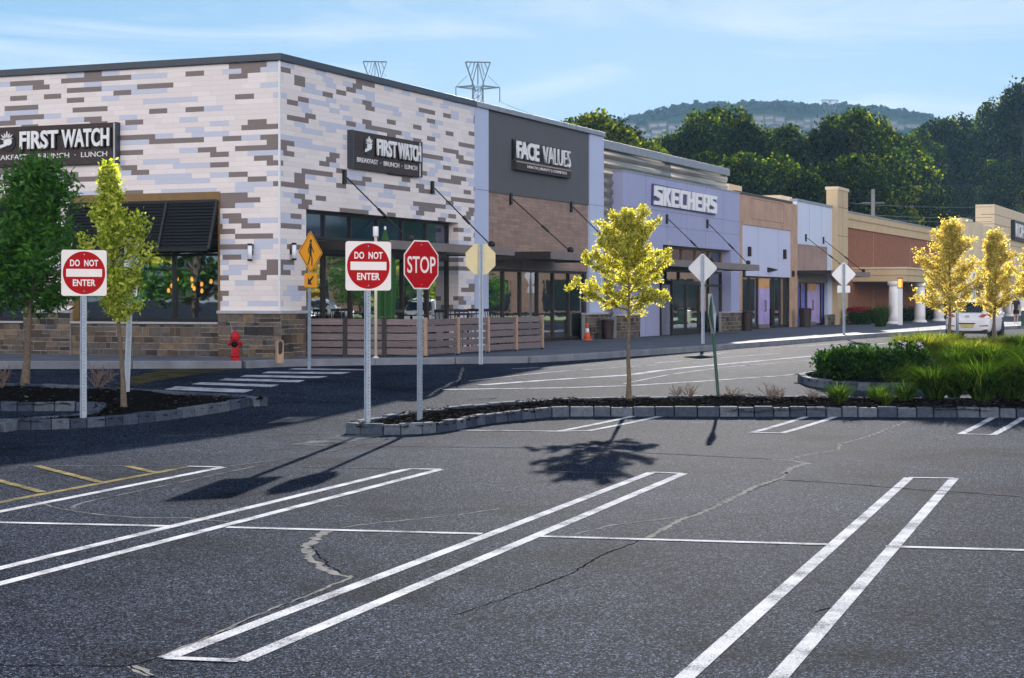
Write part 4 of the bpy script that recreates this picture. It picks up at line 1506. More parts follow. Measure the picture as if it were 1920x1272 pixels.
# block letters of the shoe shop sign: chunky slabs on a navy backing
GL = {
    'S': [[(0, 0), (1, 0), (1, .58), (.30, .72), (.30, .80), (1, .80), (1, 1), (0, 1), (0, .46), (.68, .32), (.68, .20), (0, .20)]],
    'K': [[(0, 0), (.34, 0), (.34, .36), (.62, 0), (1.02, 0), (.60, .52), (1.0, 1), (.62, 1), (.34, .66), (.34, 1), (0, 1)]],
    'E': [[(0, 0), (1, 0), (1, .20), (.34, .20), (.34, .40), (.86, .40), (.86, .60), (.34, .60), (.34, .80), (1, .80), (1, 1), (0, 1)]],
    'C': [[(.14, 0), (1, 0), (1, .20), (.34, .20), (.34, .80), (1, .80), (1, 1), (.14, 1), (0, .88), (0, .12)]],
    'H': [[(0, 0), (.34, 0), (.34, .40), (.66, .40), (.66, 0), (1, 0), (1, 1), (.66, 1), (.66, .60), (.34, .60), (.34, 1), (0, 1)]],
    'R': [[(0, 0), (.34, 0), (.34, 1), (0, 1)], [(.343, .80), (1, .80), (1, .90), (.9, 1), (.343, 1)], [(.66, .503), (1, .503), (1, .797), (.66, .797)], [(.343, .32), (.84, .32), (1, .42), (1, .50), (.343, .50)], [(.54, .317), (.86, .317), (1.04, 0), (.70, 0)]]}
sa, sb2 = S(1229, nP + .15), S(1346, nP + .15)
hb0, hb1 = H(384.5, sa, nP + .15), H(347, sa, nP + .15)
p = W2(sa, nP + 0.004)
sg = thing("shoe_shop_sign", "chunky white block letters on navy backing on the lilac portal", "shop sign", (p.x, p.y, PAD + hb0), ROT)
Wd, Hh = sb2 - sa, hb1 - hb0
b = MB(); b.prism([(-0.06, 0, Hh * 0.02), (Wd * 0.99, 0, -0.05), (Wd + 0.02, 0, Hh * 0.98), (0.0, 0, Hh + 0.05)], (0, -0.07, 0))
b.build("sign_backing", M("navy_backing", (0.05, 0.05, 0.16, 1), 0.5), sg)
b = MB()
lw = Wd / 8.0
for i, ch in enumerate("SKECHERS"):
    for poly in GL[ch]:
        b.prism([(i * lw + 0.02 + x * (lw - 0.085) + 0.05 * z_, -0.072, z_ * Hh * 0.96 + 0.015) for x, z_ in poly], (0, -0.06, 0))
b.build("lettering", MT['white'], sg)

# ------------------------------------------------------ tan shop with the pale panel
r1 = S(1495.5, 0.0)
B3 = Bld("tan_shop_building", "narrow tan rendered shop front framing a pale lilac panel with two black lamps", q1)
ht3 = H(362, q1 + 0.1, 0)
p0, p1 = S(1392, 0), S(1484, 0)
hpp1, hpp0 = H(420.5, p0, 0), H(517, p0, 0)
b = MB()
fb(b, q1 + 0.004, p0, 0, ht3, -0.35, 0.0)
fb(b, p0, p1, hpp1, ht3, -0.35, 0.0)
fb(b, p1, r1, 0, ht3, -0.35, 0.0)
fb(b, q1 + 0.5, r1, ht3 - 0.6, ht3 - 0.5, -DEEP, -0.36)
fb(b, r1 - 0.2, r1 - 0.001, 0, ht3 - 0.1, -DEEP, -0.36)
B3.part("tan_wall", b, MT['tan'])
b = MB(); fb(b, q1 + 0.02, S(1485), ht3, ht3 + 0.10, -0.4, 0.04)
B3.part("parapet_cap", b, MT['browncap'])
b = MB()
fb(b, S(1366, -1.2), S(1391, -1.2), ht3 - 0.5, H(344.5, S(1366, -1.2), -1.2), -2.4, -1.2)
fb(b, S(1464, -1.0), S(1485, -1.0), ht3 - 0.5, H(366, S(1464, -1), -1.0), -2.0, -1.0)
B3.part("roof_stub", b, MT['cream_pale'])
b = MB(); fb(b, p0, p1, hpp0, hpp1 - 0.002, -0.33, -0.05)
B3.part("pale_panel", b, MT['palelilac'])
b = MB()
for k in (0.32, 0.73): fb(b, p0 + (p1 - p0) * k - e, p0 + (p1 - p0) * k + e, hpp0 + 0.01, hpp1 - 0.01, -0.05, -0.047)
B3.part("panel_joints", b, MT['joint'])
b = MB()
g0, g1s = S(1408), S(1469.5)
gh1, gh0 = H(372, g0), H(410, g0)
for x in (g0, g1s): fb(b, x - 0.012, x + 0.012, gh0, gh1, 0, 0.003)
for h_ in (gh0, gh1): fb(b, g0 + 0.013, g1s - 0.013, h_ - 0.012, h_ + 0.012, 0, 0.003)
B3.part("groove_frame", b, MT['tanjoint'])
for px, py0, py1 in ((1409, 481, 463), (1475, 486, 468)):
    s_ = S(px, 0.1)
    b = MB(); fb(b, s_ - 0.07, s_ + 0.07, H(py0, s_, .1), H(py1, s_, .1), -0.048, 0.09)
    fb(b, s_ - 0.10, s_ - 0.072, H(py0, s_, .1) + 0.15, H(py1, s_, .1) - 0.15, -0.02, 0.05)
    B3.part("wall_lamp", b, MT['black'], bevel=0.01)
s_ = S(1443, 0.0)
hh = H(506, s_)
b = MB(); b.prism([(s_ - 0.22, 0.05, hh + 0.1), (s_ - 0.22, -0.30, hh + 0.02), (s_ - 0.22, -0.30, hh - 0.03), (s_ - 0.22, 0.05, hh - 0.12)], (0.44, 0, 0))
B3.part("wedge_lamp", b, MT['black'])
for px in (1386, 1489):
    s_ = S(px, 0.1)
    b = MB(); fb(b, s_ - 0.08, s_ + 0.08, H(519, s_, .1), H(508, s_, .1), 0.003 if px > 1400 else 0.265, 0.12 if px > 1400 else 0.36)
    B3.part("wall_lamp", b, MT['black'])
d0, d1 = S(1421.5, -0.2), S(1441, -0.2)
window(B3, p0 + 0.004, S(1476, -0.2), 0.03, hpp0 - 0.004, -0.2, [S(px, -0.2) for px in (1406, 1421.5, 1441, 1452, 1464)], (), 0.07, 'bronze', 'glass')
b = MB(); fb(b, S(1476, -0.2) + 0.004, p1 - 0.002, 0, hpp0 - 0.004, -0.34, -0.1)
B3.part("window_jamb", b, MT['bronze'])


def double_door(B, x0, x1, n, hd, htop):
    f = MB()
    fb(f, x0, x1, htop + 0.001, hd, n - 0.02, n + 0.03)
    tr = B.part("door_transom", f, MT['warm_panel'])
    m = (x0 + x1) / 2
    for a, c, sgn in ((x0, m - 0.008, 1), (m + 0.008, x1, -1)):
        f = MB(); fb(f, a, c, 0.20, htop, n - 0.02, n + 0.035)
        d = B.part("door", f, MT['lavender'])
        f = MB(); fb(f, a, c, 0.02, 0.198, n - 0.02, n + 0.037)
        f.shift((-B.s0, 0, 0)).build("kick_plate", MT['fascia'], d)
        f = MB()
        xh = c - 0.09 if sgn > 0 else a + 0.09
        f.tube([(xh, -n - 0.036, 1.25), (xh, -n - 0.09, 1.22), (xh, -n - 0.09, 0.78), (xh, -n - 0.036, 0.75)], 0.014, 6)
        f.shift((-B.s0, 0, 0)).build("handle", MT['black'], d)


double_door(B3, d0 + 0.04, d1 - 0.04, -0.18, H(522, d0, -.2), H(541, d0, -0.2))
b = MB(); fb(b, q1 + 0.1, r1 - 0.21, 0.0, 0.02, -6.0, -0.37); fb(b, q1 + 0.1, r1 - 0.21, 0.02, 4.0, -6.2, -6.0); fb(b, q1 + 0.1, r1 - 0.21, 4.0, 4.1, -6.2, -0.37)
B3.part("interior", b, MT['room'])

# ------------------------------------------------------ pale shop next to the store tower
k1 = S(1563, 0.0)
B4 = Bld("pale_shop_building", "small blue white panelled shop with rosy panel and poster windows beside the cream tower", r1)
ht4 = H(378, r1 + 0.1)
b = MB()
w0, w1 = S(1497), S(1553)
hro, hrc = H(457.5, w0), H(506, w0)
fb(b, r1 + 0.004, k1, hro, ht4, -0.35, -0.03)
fb(b, w1, k1, 0, hro - 0.001, -0.35, -0.03)
fb(b, r1 + 0.1, k1, ht4 - 0.6, ht4 - 0.5, -DEEP, -0.36)
B4.part("panel_wall", b, MT['skywhite'])
b = MB(); fb(b, r1 - 0.0, k1 + 0.02, ht4, ht4 + 0.13, -0.4, 0.0)
B4.part("coping", b, MT['coping_pale'])
b = MB(); fb(b, r1 + 0.004, w1 - 0.003, hrc - 0.3, hro - 0.003, -0.33, -0.06)
B4.part("rosy_panel", b, MT['rosy'])
b = MB()
for k in (0.33, 0.66): fb(b, r1 + (k1 - r1) * k - e, r1 + (k1 - r1) * k + e, hro + 0.01, ht4 - 0.01, -0.03, -0.027)
B4.part("panel_joints", b, MT['joint'])
nD = 1.7
cd0, cd1 = S(1502, nD), S(1632, nD)
cD_t, cD_b = H(511, cd1, nD), H(520, cd1, nD)
nD0 = N(1560, r1 - 0.2)
cD = canopy(B4, r1 - 0.1, S(1632, nD0), cD_b, cD_t, nD0, 0.0)
tie_rods(B4, cD, [(S(1511), H(446, S(1511)), -0.03, S(1592, nD0 - .1), cD_t + .02, nD0 - .1), (S(1544), H(451, S(1544)), -0.03, S(1619, nD0 - .1), cD_t + .02, nD0 - .1)])
hw4 = H(529, w0, 0)
b = MB(); fb(b, r1 + 0.004, w1 - 0.003, hw4, hrc - 0.302, -0.3, -0.05)
B4.part("window_header", b, MT['fascia'])
window(B4, r1 + 0.006, w1 - 0.003, 0.03, hw4 - 0.003, -0.2, [S(px, -.2) for px in (1502, 1513, 1528, 1540)], (), 0.07, 'bronze', 'glass')
double_door(B4, S(1513, -.2) + .04, S(1528, -.2) - .04, -0.18, H(531, w0, -.2), H(545, w0, -.2))
f = MB()
for a, c in ((1498.5, 1501.2), (1503, 1511.5), (1541.5, 1550.5)):
    fb(f, S(a, -.2) + .01, S(c, -.2), 0.1, hw4 - 0.1, -0.252, -0.249 + 0.0)
B4.part("window_poster", f, MT['poster'])
f = MB(); fb(f, S(1529.5, -.2), S(1538.8, -.2), 0.1, hw4 - 0.1, -0.252, -0.249)
B4.part("window_poster", f, MT['lavender'])
b = MB(); fb(b, S(1552, 0.1), k1 - 0.01, 0, H(590, w1), -0.027, 0.10)
w = B4.part("stone_pier", b, MT['mortar'])
b = MB(); stones(b, S(1552, 0.1), k1 - 0.01, 0, H(590, w1), 0.10, rs, 's'); b.shift((-B4.s0, 0, 0)).build("field_stones", MT['stone'], w)
b = MB(); fb(b, r1 + 0.1, k1, 0.0, 0.02, -6.0, -0.37); fb(b, r1 + 0.1, k1, 0.02, 4.0, -6.2, -6.0); fb(b, r1 + 0.1, k1, 4.0, 4.1, -6.2, -0.37)
B4.part("interior", b, MT['room'])

# ------------------------------------------------------ department store: cream tower, brick wall, colonnade
nt_ = 0.25
k2 = S(1570.5, nt_)
B5 = Bld("department_store", "long brick department store with cream tower, cornice and white columned walk", k2)
k3 = S(1590, nt_)
ht5 = H(350, k2, nt_)
nin = N(1549.5, k2)
b = MB(); fb(b, k2, k3, 0, ht5 - 0.15, nin, nt_)
b2 = MB(); fb(b2, k2 - 0.05, k3 + 0.05, ht5 - 0.15, ht5, nin - 0.05, nt_ + 0.05)
B5.part("tower", b, MT['cream'])
B5.part("tower_cap", b2, MT['cream_pale'])
b = MB()
for py in (388, 442, 495): fb(b, k2, k3, H(py, k2, nt_) - 0.015, H(py, k2, nt_) + 0.015, nt_, nt_ + 0.004)
fb(b, (k2 + k3) / 2 - 0.015, (k2 + k3) / 2 + 0.015, 0.1, ht5 - 0.2, nt_, nt_ + 0.0035)
B5.part("tower_joints", b, MT['tanjoint'])
hk = H(398, k3, 0)
hbr = H(426, k3, 0)
hmid = H(410, k3, 0)
k4 = S(1801, 0.0)
kend = k4 + 34
b = MB()
fb(b, k3 + 0.003, k4, hbr, hk, -0.4, 0.12)
fb(b, k3 + 0.003, k4, hmid, hk - 0.003, 0.12, 0.20)
B5.part("cornice", b, MT['cream'])
b = MB(); fb(b, k3 + 0.003, k4, hk, hk + 0.07, -0.45, 0.26)
B5.part("coping", b, MT['coping_pale'])
b = MB(); fb(b, k3 + 0.003, k4 + 18, 0, hbr - 0.002, -0.4, 0.0)
B5.part("brick_wall", b, MT['brick'])
b = MB()
for px in (1637, 1706): fb(b, S(px) - 0.09, S(px) + 0.09, 0.05, hbr - 0.02, 0.001, 0.02)
B5.part("brick_pier", b, M("pale_brick_strip", (0.36, 0.17, 0.11, 1), 0.8))
b = MB(); fb(b, k2, kend, hk - 0.7, hk - 0.6, -24, -0.41); fb(b, kend - 0.3, kend, 0, hk, -24, -0.41)
B5.part("roof", b, MT['roof'])
# colonnade
kc0 = S(1598, 0.01)
nc = N(1697, kc0)
hc1, hc0 = H(501, kc0 + 0.1, nc), H(528, kc0 + 0.1, nc)
hcm = H(516, kc0 + 0.1, nc)
b = MB()
fb(b, kc0, k4 + 22, hc0, hcm, 0.003, nc)
fb(b, kc0 - 0.06, k4 + 22, hcm + 0.001, hc1 - 0.09, 0.003, nc + 0.06)
B5.part("colonnade_beam", b, MT['cream'])
b = MB(); fb(b, kc0 - 0.14, k4 + 22, hc1 - 0.088, hc1, 0.003, nc + 0.14)
B5.part("colonnade_cornice", b, MT['cream_pale'])
b = MB()
ncol = nc - 0.35
cxs = [S(1677, ncol), S(1724.5, ncol)]
stp = 3.1
rcol = 0.30
step = S(1760, ncol) - S(1724.5, ncol)
cols = [S(1677, ncol), S(1724.5, ncol), S(1760, ncol)] + [S(1760, ncol) + step * k for k in range(1, 7)]
for s_ in cols:
    b = MB()
    b.lathe([(rcol * 1.0, 0.12), (rcol, 0.5), (rcol * 0.97, 1.6), (rcol * 0.9, hc0 - 0.25)], (s_, -ncol, 0), 28)
    cl = B5.part("column", b, MT['white'])
    b = MB()
    b.lathe([(rcol * 1.35, 0.0), (rcol * 1.35, 0.06), (rcol * 1.22, 0.10), (rcol * 1.12, 0.13), (rcol * 1.02, 0.16)], (s_, -ncol, 0), 28)
    b.lathe([(rcol * 0.95, hc0 - 0.25), (rcol * 1.15, hc0 - 0.18), (rcol * 1.2, hc0 - 0.08), (rcol * 1.2, hc0 - 0.002)], (s_, -ncol, 0), 28)
    b.shift((-B5.s0, 0, 0)).build("column_base", MT['white'], cl)
# fluted pilasters and sign block
nf = 0.7
x0 = S(1801, nf)
x1 = S(1856, nf)
hf = H(409, x0, nf)
b = MB()
wq = (x1 - x0) / 3
for k in range(3):
    n_ = 10
    cxk = x0 + wq * (k + 0.5)
    pts = [(cxk - wq / 2, 0.0, 0)] + [(cxk - wq / 2 * math.cos(math.pi * j / n_), -nf - 0.35 * math.sin(math.pi * j / n_), 0) for j in range(n_ + 1)] + [(cxk + wq / 2, 0.0, 0)]
    b.prism(pts, (0, 0, hf - 0.1 * k))
B5.part("fluted_pilasters", b, MT['cream_pale'])
x1b = S(1857, nf)
hz = H(383.5, x1b + 0.2, nf + 0.3)
b = MB()
fb(b, x1b, kend, hc1, hz, -0.4, nf + 0.3)
B5.part("sign_parapet", b, MT['cream_pale'])
b = MB()
for py in (402, 420, 437, 455):
    h_ = H(py, x1b, nf + .3)
    fb(b, x1b, kend, h_ - 0.02, h_ + 0.02, nf + 0.3, nf + 0.304)
    b.box(x1b - 0.004, x1b, -nf - 0.3, 0.0, h_ - 0.02, h_ + 0.02)
B5.part("parapet_joints", b, MT['tanjoint'])
sa = S(1900, nf + 0.5)
hb0, hb1 = H(449, sa, nf + 0.5), H(412.5, sa, nf + 0.5)
p = W2(sa, nf + 0.304)
sg = thing("store_sign", "black sign with tall white letters on the cream parapet above the amber trees", "shop sign", (p.x, p.y, PAD + hb0), ROT)
b = MB(); b.box(0, 9.0, -0.3, 0, -0.02, hb1 - hb0); b.build("sign_board", MT['black'], sg)
text_mesh("lettering", "KOHL'S", MT['white'], 7.9, (hb1 - hb0) * 0.74, 0.06, sg, Matrix.Translation((4.5, -0.302, (hb1 - hb0) * 0.5)) @ R90, 0.03)

# ------------------------------------------------------------------ road signs
def RX(): return Matrix.Rotation(math.radians(90), 4, 'X')


def ngon(n, r, a0=0.0): return [(r * math.cos(a0 + 2 * math.pi * k / n), r * math.sin(a0 + 2 * math.pi * k / n)) for k in range(n)]


def rrect(w, h, r, k=6):
    p = []
    for cx, cy, a in ((w / 2 - r, h / 2 - r, 0), (-w / 2 + r, h / 2 - r, 90), (-w / 2 + r, -h / 2 + r, 180), (w / 2 - r, -h / 2 + r, 270)):
        for i in range(k + 1):
            t = math.radians(a + 90 * i / k)
            p.append((cx + r * math.cos(t), cy + r * math.sin(t)))
    return p


def plate(name, pts, z, y, t, mat, parent, back=None):
    """flat sheet facing -y, centred at height z, front at y"""
    b = MB()
    b.prism([(x, y, z + v) for x, v in pts], (0, t, 0))
    return b.build(name, mat, parent)


def uchannel(h, mat, parent, name="post", w=0.06, holes=True):
    b = MB()
    b.box(-w / 2, w / 2, 0.0, 0.006, -0.3, h)
    for s in (-1, 1):
        b.box(s * w / 2 - 0.004, s * w / 2 + 0.004, 0.006, 0.035, -0.3, h)
        b.box(s * (w / 2 + 0.012) - 0.010, s * (w / 2 + 0.012) + 0.010, 0.031, 0.036, -0.3, h)
    p = b.build(name, mat, parent)
    if holes:
        b = MB()
        z = 0.1
        while z < h - 0.05:
            b.box(-0.006, 0.006, -0.0015, 0.0, z - 0.007, z + 0.007)
            z += 0.05
        b.build("bolt_holes", MT['hole'], p)
    return p


def dne_sign(label, px, py_base, px_c, py0, py1, yaw):
    g = GP(px, py_base, BEDH)
    y = g.y
    zt, zb = ZZ(py0, y) - g.z, ZZ(py1, y) - g.z
    s = zt - zb
    zc = (zt + zb) / 2
    r = thing("no_entry_sign", label, "road sign", (g.x, y, g.z), yaw, "do not enter signs in the mulch beds")
    uchannel(zt - 0.02, MT['galv'], r)
    plate("sign_plate", rrect(s, s, s * 0.06), zc, -0.006, 0.004, MT['sign_white'], r)
    plate("red_disc", ngon(48, s * 0.468), zc, -0.009, 0.0028, MT['sign_red'], r)
    plate("white_bar", rrect(s * 0.79, s * 0.17, 0.004), zc, -0.0115, 0.0023, MT['sign_white'], r)
    for txt, w, dz in (("DO  NOT", 0.62, 0.215), ("ENTER", 0.50, -0.215)):
        text_mesh("lettering", txt, MT['sign_white'], s * w, s * 0.145, 0.002, r, Matrix.Translation((0, -0.0092, zc + dz * s)) @ RX(), 0.028, 1.05)
    b = MB()
    for dz in (0.40, -0.40): b.lathe([(0.011, 0), (0.009, 0.006)], (0, -0.0092, zc + dz * s), 10, ax=RX())
    b.build("bolt", MT['galv'], r)
    return r


YAW = math.radians(27)
dne_sign("white square do not enter sign on steel post beside the stop sign", 690.5, 791, 691, 453, 545, YAW)
dne_sign("white square do not enter sign on steel post in the shaded left bed", 157.5, 783, 156, 469, 555, math.radians(29))

g = GP(789.5, 783, BEDH)
zt, zb = ZZ(451, g.y) - g.z, ZZ(542.5, g.y) - g.z
r = thing("stop_sign", "red octagonal stop sign on steel post in the narrow mulch bed", "road sign", (g.x, g.y, g.z), math.radians(48))
uchannel(zt - 0.03, MT['galv'], r)
s, zc = zt - zb, (zt + zb) / 2
R8 = s / 2 / math.cos(math.pi / 8)
plate("sign_plate", ngon(8, R8, math.pi / 8), zc, -0.006, 0.004, MT['sign_white'], r)
plate("red_field", ngon(8, R8 * 0.945, math.pi / 8), zc, -0.009, 0.0028, MT['sign_red'], r)
text_mesh("lettering", "STOP", MT['sign_white'], s * 0.82, s * 0.345, 0.002, r, Matrix.Translation((0, -0.0092, zc)) @ RX(), 0.012)
b = MB()
for dz in (0.41, -0.41): b.lathe([(0.011, 0), (0.009, 0.006)], (0, -0.0092, zc + dz * s), 10, ax=RX())
b.build("bolt", MT['galv'], r)

# stop sign seen from behind on the pavement
KZ = PAD - 0.5
def PADP(px, py):
    """point on the pavement seen at px, py"""
    y = FPX * (EYE - PAD) / (py - HY)
    return Vector((PP(px, y), y, PAD))


def roundpost(h, mat, parent, r=0.028, name="post"):
    b = MB()
    b.tube([(0, 0, -0.1), (0, 0, h)], r, 12)
    return b.build(name, mat, parent)


g = PADP(901, 671)
zt, zb = ZZ(458, g.y) - PAD, ZZ(515, g.y) - PAD
r = thing("stop_sign", "cream back of an octagonal sign on a steel post before the slatted fence", "road sign", tuple(g), math.radians(180 + 12))
uchannel(zt + 0.0, MT['galv'], r, w=0.05, holes=False)
plate("sign_plate", ngon(8, (zt - zb) / 2 / math.cos(math.pi / 8), math.pi / 8), (zt + zb) / 2, -0.006, 0.004, MT['sign_cream'], r)

# amber pedestrian crossing sign
g = PADP(582, 677.5)
y = g.y
zt, zb = ZZ(433, y) - PAD, ZZ(514, y) - PAD
r = thing("crossing_sign", "amber diamond pedestrian crossing sign with arrow plaque on the pavement corner", "road sign", tuple(g), math.radians(62))
uchannel(zt - 0.05, MT['galv'], r, w=0.05, holes=False)
s = zt - zb
zc = (zt + zb) / 2
plate("sign_plate", rrect(s * 0.707, s * 0.707, 0.03) if False else [(s / 2 * math.cos(a), s / 2 * math.sin(a)) for a in (0, math.pi / 2, math.pi, 3 * math.pi / 2)], zc, -0.006, 0.004, MT['sign_yellow'], r)


def dia_frame(k0, k1):
    b = MB()
    o = [(s / 2 * k1 * math.cos(a), s / 2 * k1 * math.sin(a)) for a in (0, math.pi / 2, math.pi, 3 * math.pi / 2)]
    i = [(s / 2 * k0 * math.cos(a), s / 2 * k0 * math.sin(a)) for a in (0, math.pi / 2, math.pi, 3 * math.pi / 2)]
    for k in range(4):
        j = (k + 1) % 4
        b.prism([(x, -0.0085, zc + v) for x, v in (o[k], o[j], i[j], i[k])], (0, 0.002, 0))
    return b


dia_frame(0.89, 0.93).build("black_border", MT['black'], r)
b = MB()
k = s * 0.42


def limb(pts, w):
    for (x0, z0), (x1, z1) in zip(pts[:-1], pts[1:]):
        d = Vector((x1 - x0, z1 - z0)); p_ = Vector((-d.y, d.x)).normalized() * w / 2
        e_ = d.normalized() * w * 0.3
        b.prism([(x0 - e_.x + p_.x, -0.0088, z0 - e_.y + p_.y), (x1 + e_.x + p_.x, -0.0088, z1 + e_.y + p_.y), (x1 + e_.x - p_.x, -0.0088, z1 + e_.y - p_.y), (x0 - e_.x - p_.x, -0.0088, z0 - e_.y - p_.y)], (0, 0.0022, 0))


b.prism([(x + 0.02 * k, -0.0088, zc + 0.62 * k + v) for x, v in ngon(16, 0.10 * k)], (0, 0.0022, 0))
limb([(0, zc + 0.44 * k), (-0.02 * k, zc - 0.05 * k)], 0.22 * k)
limb([(0.02 * k, zc - 0.05 * k), (0.13 * k, zc - 0.36 * k), (0.12 * k, zc - 0.70 * k)], 0.10 * k)
limb([(-0.04 * k, zc - 0.05 * k), (-0.12 * k, zc - 0.38 * k), (-0.27 * k, zc - 0.66 * k)], 0.10 * k)
limb([(0.04 * k, zc + 0.40 * k), (0.20 * k, zc + 0.16 * k), (0.30 * k, zc + 0.02 * k)], 0.07 * k)
limb([(-0.06 * k, zc + 0.40 * k), (-0.22 * k, zc + 0.18 * k), (-0.20 * k, zc - 0.02 * k)], 0.07 * k)
b.build("walking_figure", MT['black'], r)
za, zb2 = ZZ(513, y) - PAD, ZZ(539, y) - PAD
h = za - zb2
zc = (za + zb2) / 2
plate("arrow_plaque", rrect(h * 1.55, h, 0.02), zc, -0.006, 0.004, MT['sign_yellow'], r)
b = MB()
u = h * 0.36
b.prism([(x, -0.0088, zc + v) for x, v in ((0.8 * u, 0.95 * u), (1.05 * u, 0.7 * u), (-0.05 * u, -0.3 * u), (0.5 * u, -0.85 * u), (-1.0 * u, -0.85 * u), (-1.0 * u, 0.6 * u), (-0.45 * u, 0.08 * u))], (0, 0.0022, 0))
b.build("arrow", MT['black'], r)


def diamond_back(label, px, pyb, pc, half, g=None, plaque=None, mat='sign_back', yaw=180):
    g = g or PADP(px, pyb)
    y = g.y
    zc_ = ZZ(pc, y) - g.z
    hs_ = half / FPX * y
    r = thing("diamond_sign", label, "road sign", tuple(g), math.radians(yaw), "diamond signs seen from behind")
    uchannel(zc_ + hs_ * 0.9, MT['galv'], r, w=0.05, holes=False)
    o = [(hs_ * 0.97, hs_ * 0.03), (hs_ * 0.97, -hs_ * 0.03)]
    pts = []
    for a in (0, 90, 180, 270):
        for dlt in (-5, 5):
            t = math.radians(a + dlt)
            pts.append((hs_ * 0.99 * math.cos(t) if a in (0, 180) else hs_ * 0.99 * math.cos(t), hs_ * 0.99 * math.sin(t)))
    plate("sign_plate", pts, zc_, -0.006, 0.004, MT[mat], r)
    if plaque:
        z0, z1 = ZZ(plaque[1], y) - g.z, ZZ(plaque[0], y) - g.z
        plate("plaque", rrect((z1 - z0) * 1.9, z1 - z0, 0.03), (z0 + z1) / 2, -0.006, 0.004, MT[mat], r)
    return r


diamond_back("grey back of a diamond sign on the pavement before the shoe shop door", 1317.5, 645, 503, 27, yaw=185)
diamond_back("pale diamond sign back with a small plaque beneath, beside the columned walk", 1582, 628, 515, 22.5, plaque=(536, 549), mat='white', yaw=185)
diamond_back("white diamond sign back half hidden in the amber trees near the car", 1826, 650, 527, 16, g=GP(1826, 621, .0), mat='white', yaw=185)

# white panel sign behind the lime tree, post a little out of plumb
g = GP(237.5, 733, BEDH)
y = g.y
r = thing("panel_sign", "tall white panel sign on a leaning steel post behind the lime tree", "road sign", tuple(g), math.radians(200))
r.rotation_euler = (math.radians(0.5), math.radians(-2.0), math.radians(180 + 14))
zt, zb = ZZ(455, y) - g.z, ZZ(556, y) - g.z
uchannel(zt, MT['galv'], r, w=0.055, holes=False)
plate("sign_plate", rrect((zt - zb) * 0.26, zt - zb, 0.03), (zt + zb) / 2, -0.006, 0.004, MT['white'], r)

# bare steel post standing in the right bed
g = GP(1795, 640, .15)
r = thing("steel_post", "thin bare steel post standing before the white car", "post", tuple(g), 0)
b = MB(); b.tube([(0, 0, -0.2), (0, 0, ZZ(545, g.y) - g.z)], 0.045, 10); b.build("pole", MT['galv'], r)
b = MB(); b.lathe([(0.05, 0), (0.055, 0.03), (0.02, 0.07)], (0, 0, ZZ(545, g.y) - g.z - 0.01), 10); b.build("cap", MT['galv'], r)

# leaning green channel post with a plate turned edge on
g = GP(1349, 744, BEDH)
y = g.y
r = thing("leaning_sign", "green channel post leaning left with a bent sign plate seen edge on", "road sign", tuple(g), 0)
top = Vector((PP(1336, y) - g.x, 0.18, ZZ(556, y) - g.z))
ax = top.normalized()
rot = Vector((0, 0, 1)).rotation_difference(ax).to_matrix().to_4x4()
b = MB()
L = top.length
for x0, x1, y0, y1 in ((-0.03, 0.03, 0, 0.006), (-0.034, -0.026, 0.006, 0.035), (0.026, 0.034, 0.006, 0.035), (-0.055, -0.034, 0.031, 0.036), (0.034, 0.055, 0.031, 0.036)):
    b.box(x0, x1, y0, y1, -0.3, L)
b.xf(rot @ Matrix.Rotation(math.radians(70), 4, 'Z')).build("post", MT['green_post'], r)
b = MB()
z1 = ZZ(551, y) - g.z
z0 = ZZ(626, y) - g.z
hh_ = (z1 - z0)
n_ = 14
rows = []
for i in range(n_ + 1):
    t = i / n_
    zz = z0 + hh_ * t
    wid_ = 0.27 * max(0.0, 1.0 - abs(t - 0.5) * 1.9) + 0.03
    bow = 0.05 * math.sin(math.pi * t)
    lx = top.x * (zz / top.z)
    c_ = Vector((lx - 0.03 - bow * 0.2, 0.18 * zz / top.z - 0.02, zz))
    d_ = Vector((math.sin(math.radians(19)) * 1, math.cos(math.radians(19)), 0))
    rows.append([b.bm.verts.new(c_ + d_ * wid_ * (q - 0.5) * 2 + Vector((-0.06 * (1 - (2 * q - 1) ** 2) + 0.03, 0, 0))) for q in [j / 6 for j in range(7)]])
for i in range(n_):
    for j in range(6): b.bm.faces.new([rows[i][j], rows[i][j + 1], rows[i + 1][j + 1], rows[i + 1][j]])
o = b.build("sign_plate", MT['sign_back'], r)
md = o.modifiers.new("thick", 'SOLIDIFY'); md.thickness = 0.004

# ------------------------------------------------------------------ pavement furniture
g = PADP(441, 676.5)
hz_ = ZZ(616, g.y) - PAD
r = thing("fire_hydrant", "red fire hydrant on the pavement before the stone corner", "fire hydrant", tuple(g), math.radians(20))
k = hz_ / 0.78
b = MB()
b.lathe([(0.15, 0), (0.15, 0.03), (0.105, 0.035), (0.10, 0.10), (0.13, 0.105), (0.13, 0.14), (0.095, 0.145), (0.088, 0.48), (0.10, 0.50), (0.13, 0.505), (0.13, 0.545)], (0, 0, 0), 24)
b.build("barrel", MT['hydrant'], r)
b = MB(); b.lathe([(0.125, 0.546), (0.115, 0.60), (0.085, 0.66), (0.045, 0.70), (0.03, 0.705), (0.03, 0.75), (0.012, 0.755)], (0, 0, 0), 24); b.build("bonnet", MT['hydrant'], r)
b = MB(); b.lathe([(0.06, 0), (0.06, 0.09), (0.075, 0.09), (0.075, 0.14), (0.03, 0.145), (0.03, 0.17)], (0, -0.05, 0.40), 18, ax=Matrix.Rotation(math.radians(90), 4, 'X') @ Matrix.Rotation(math.radians(-25), 4, 'Y')); b.build("pumper_nozzle", MT['iron'], r)
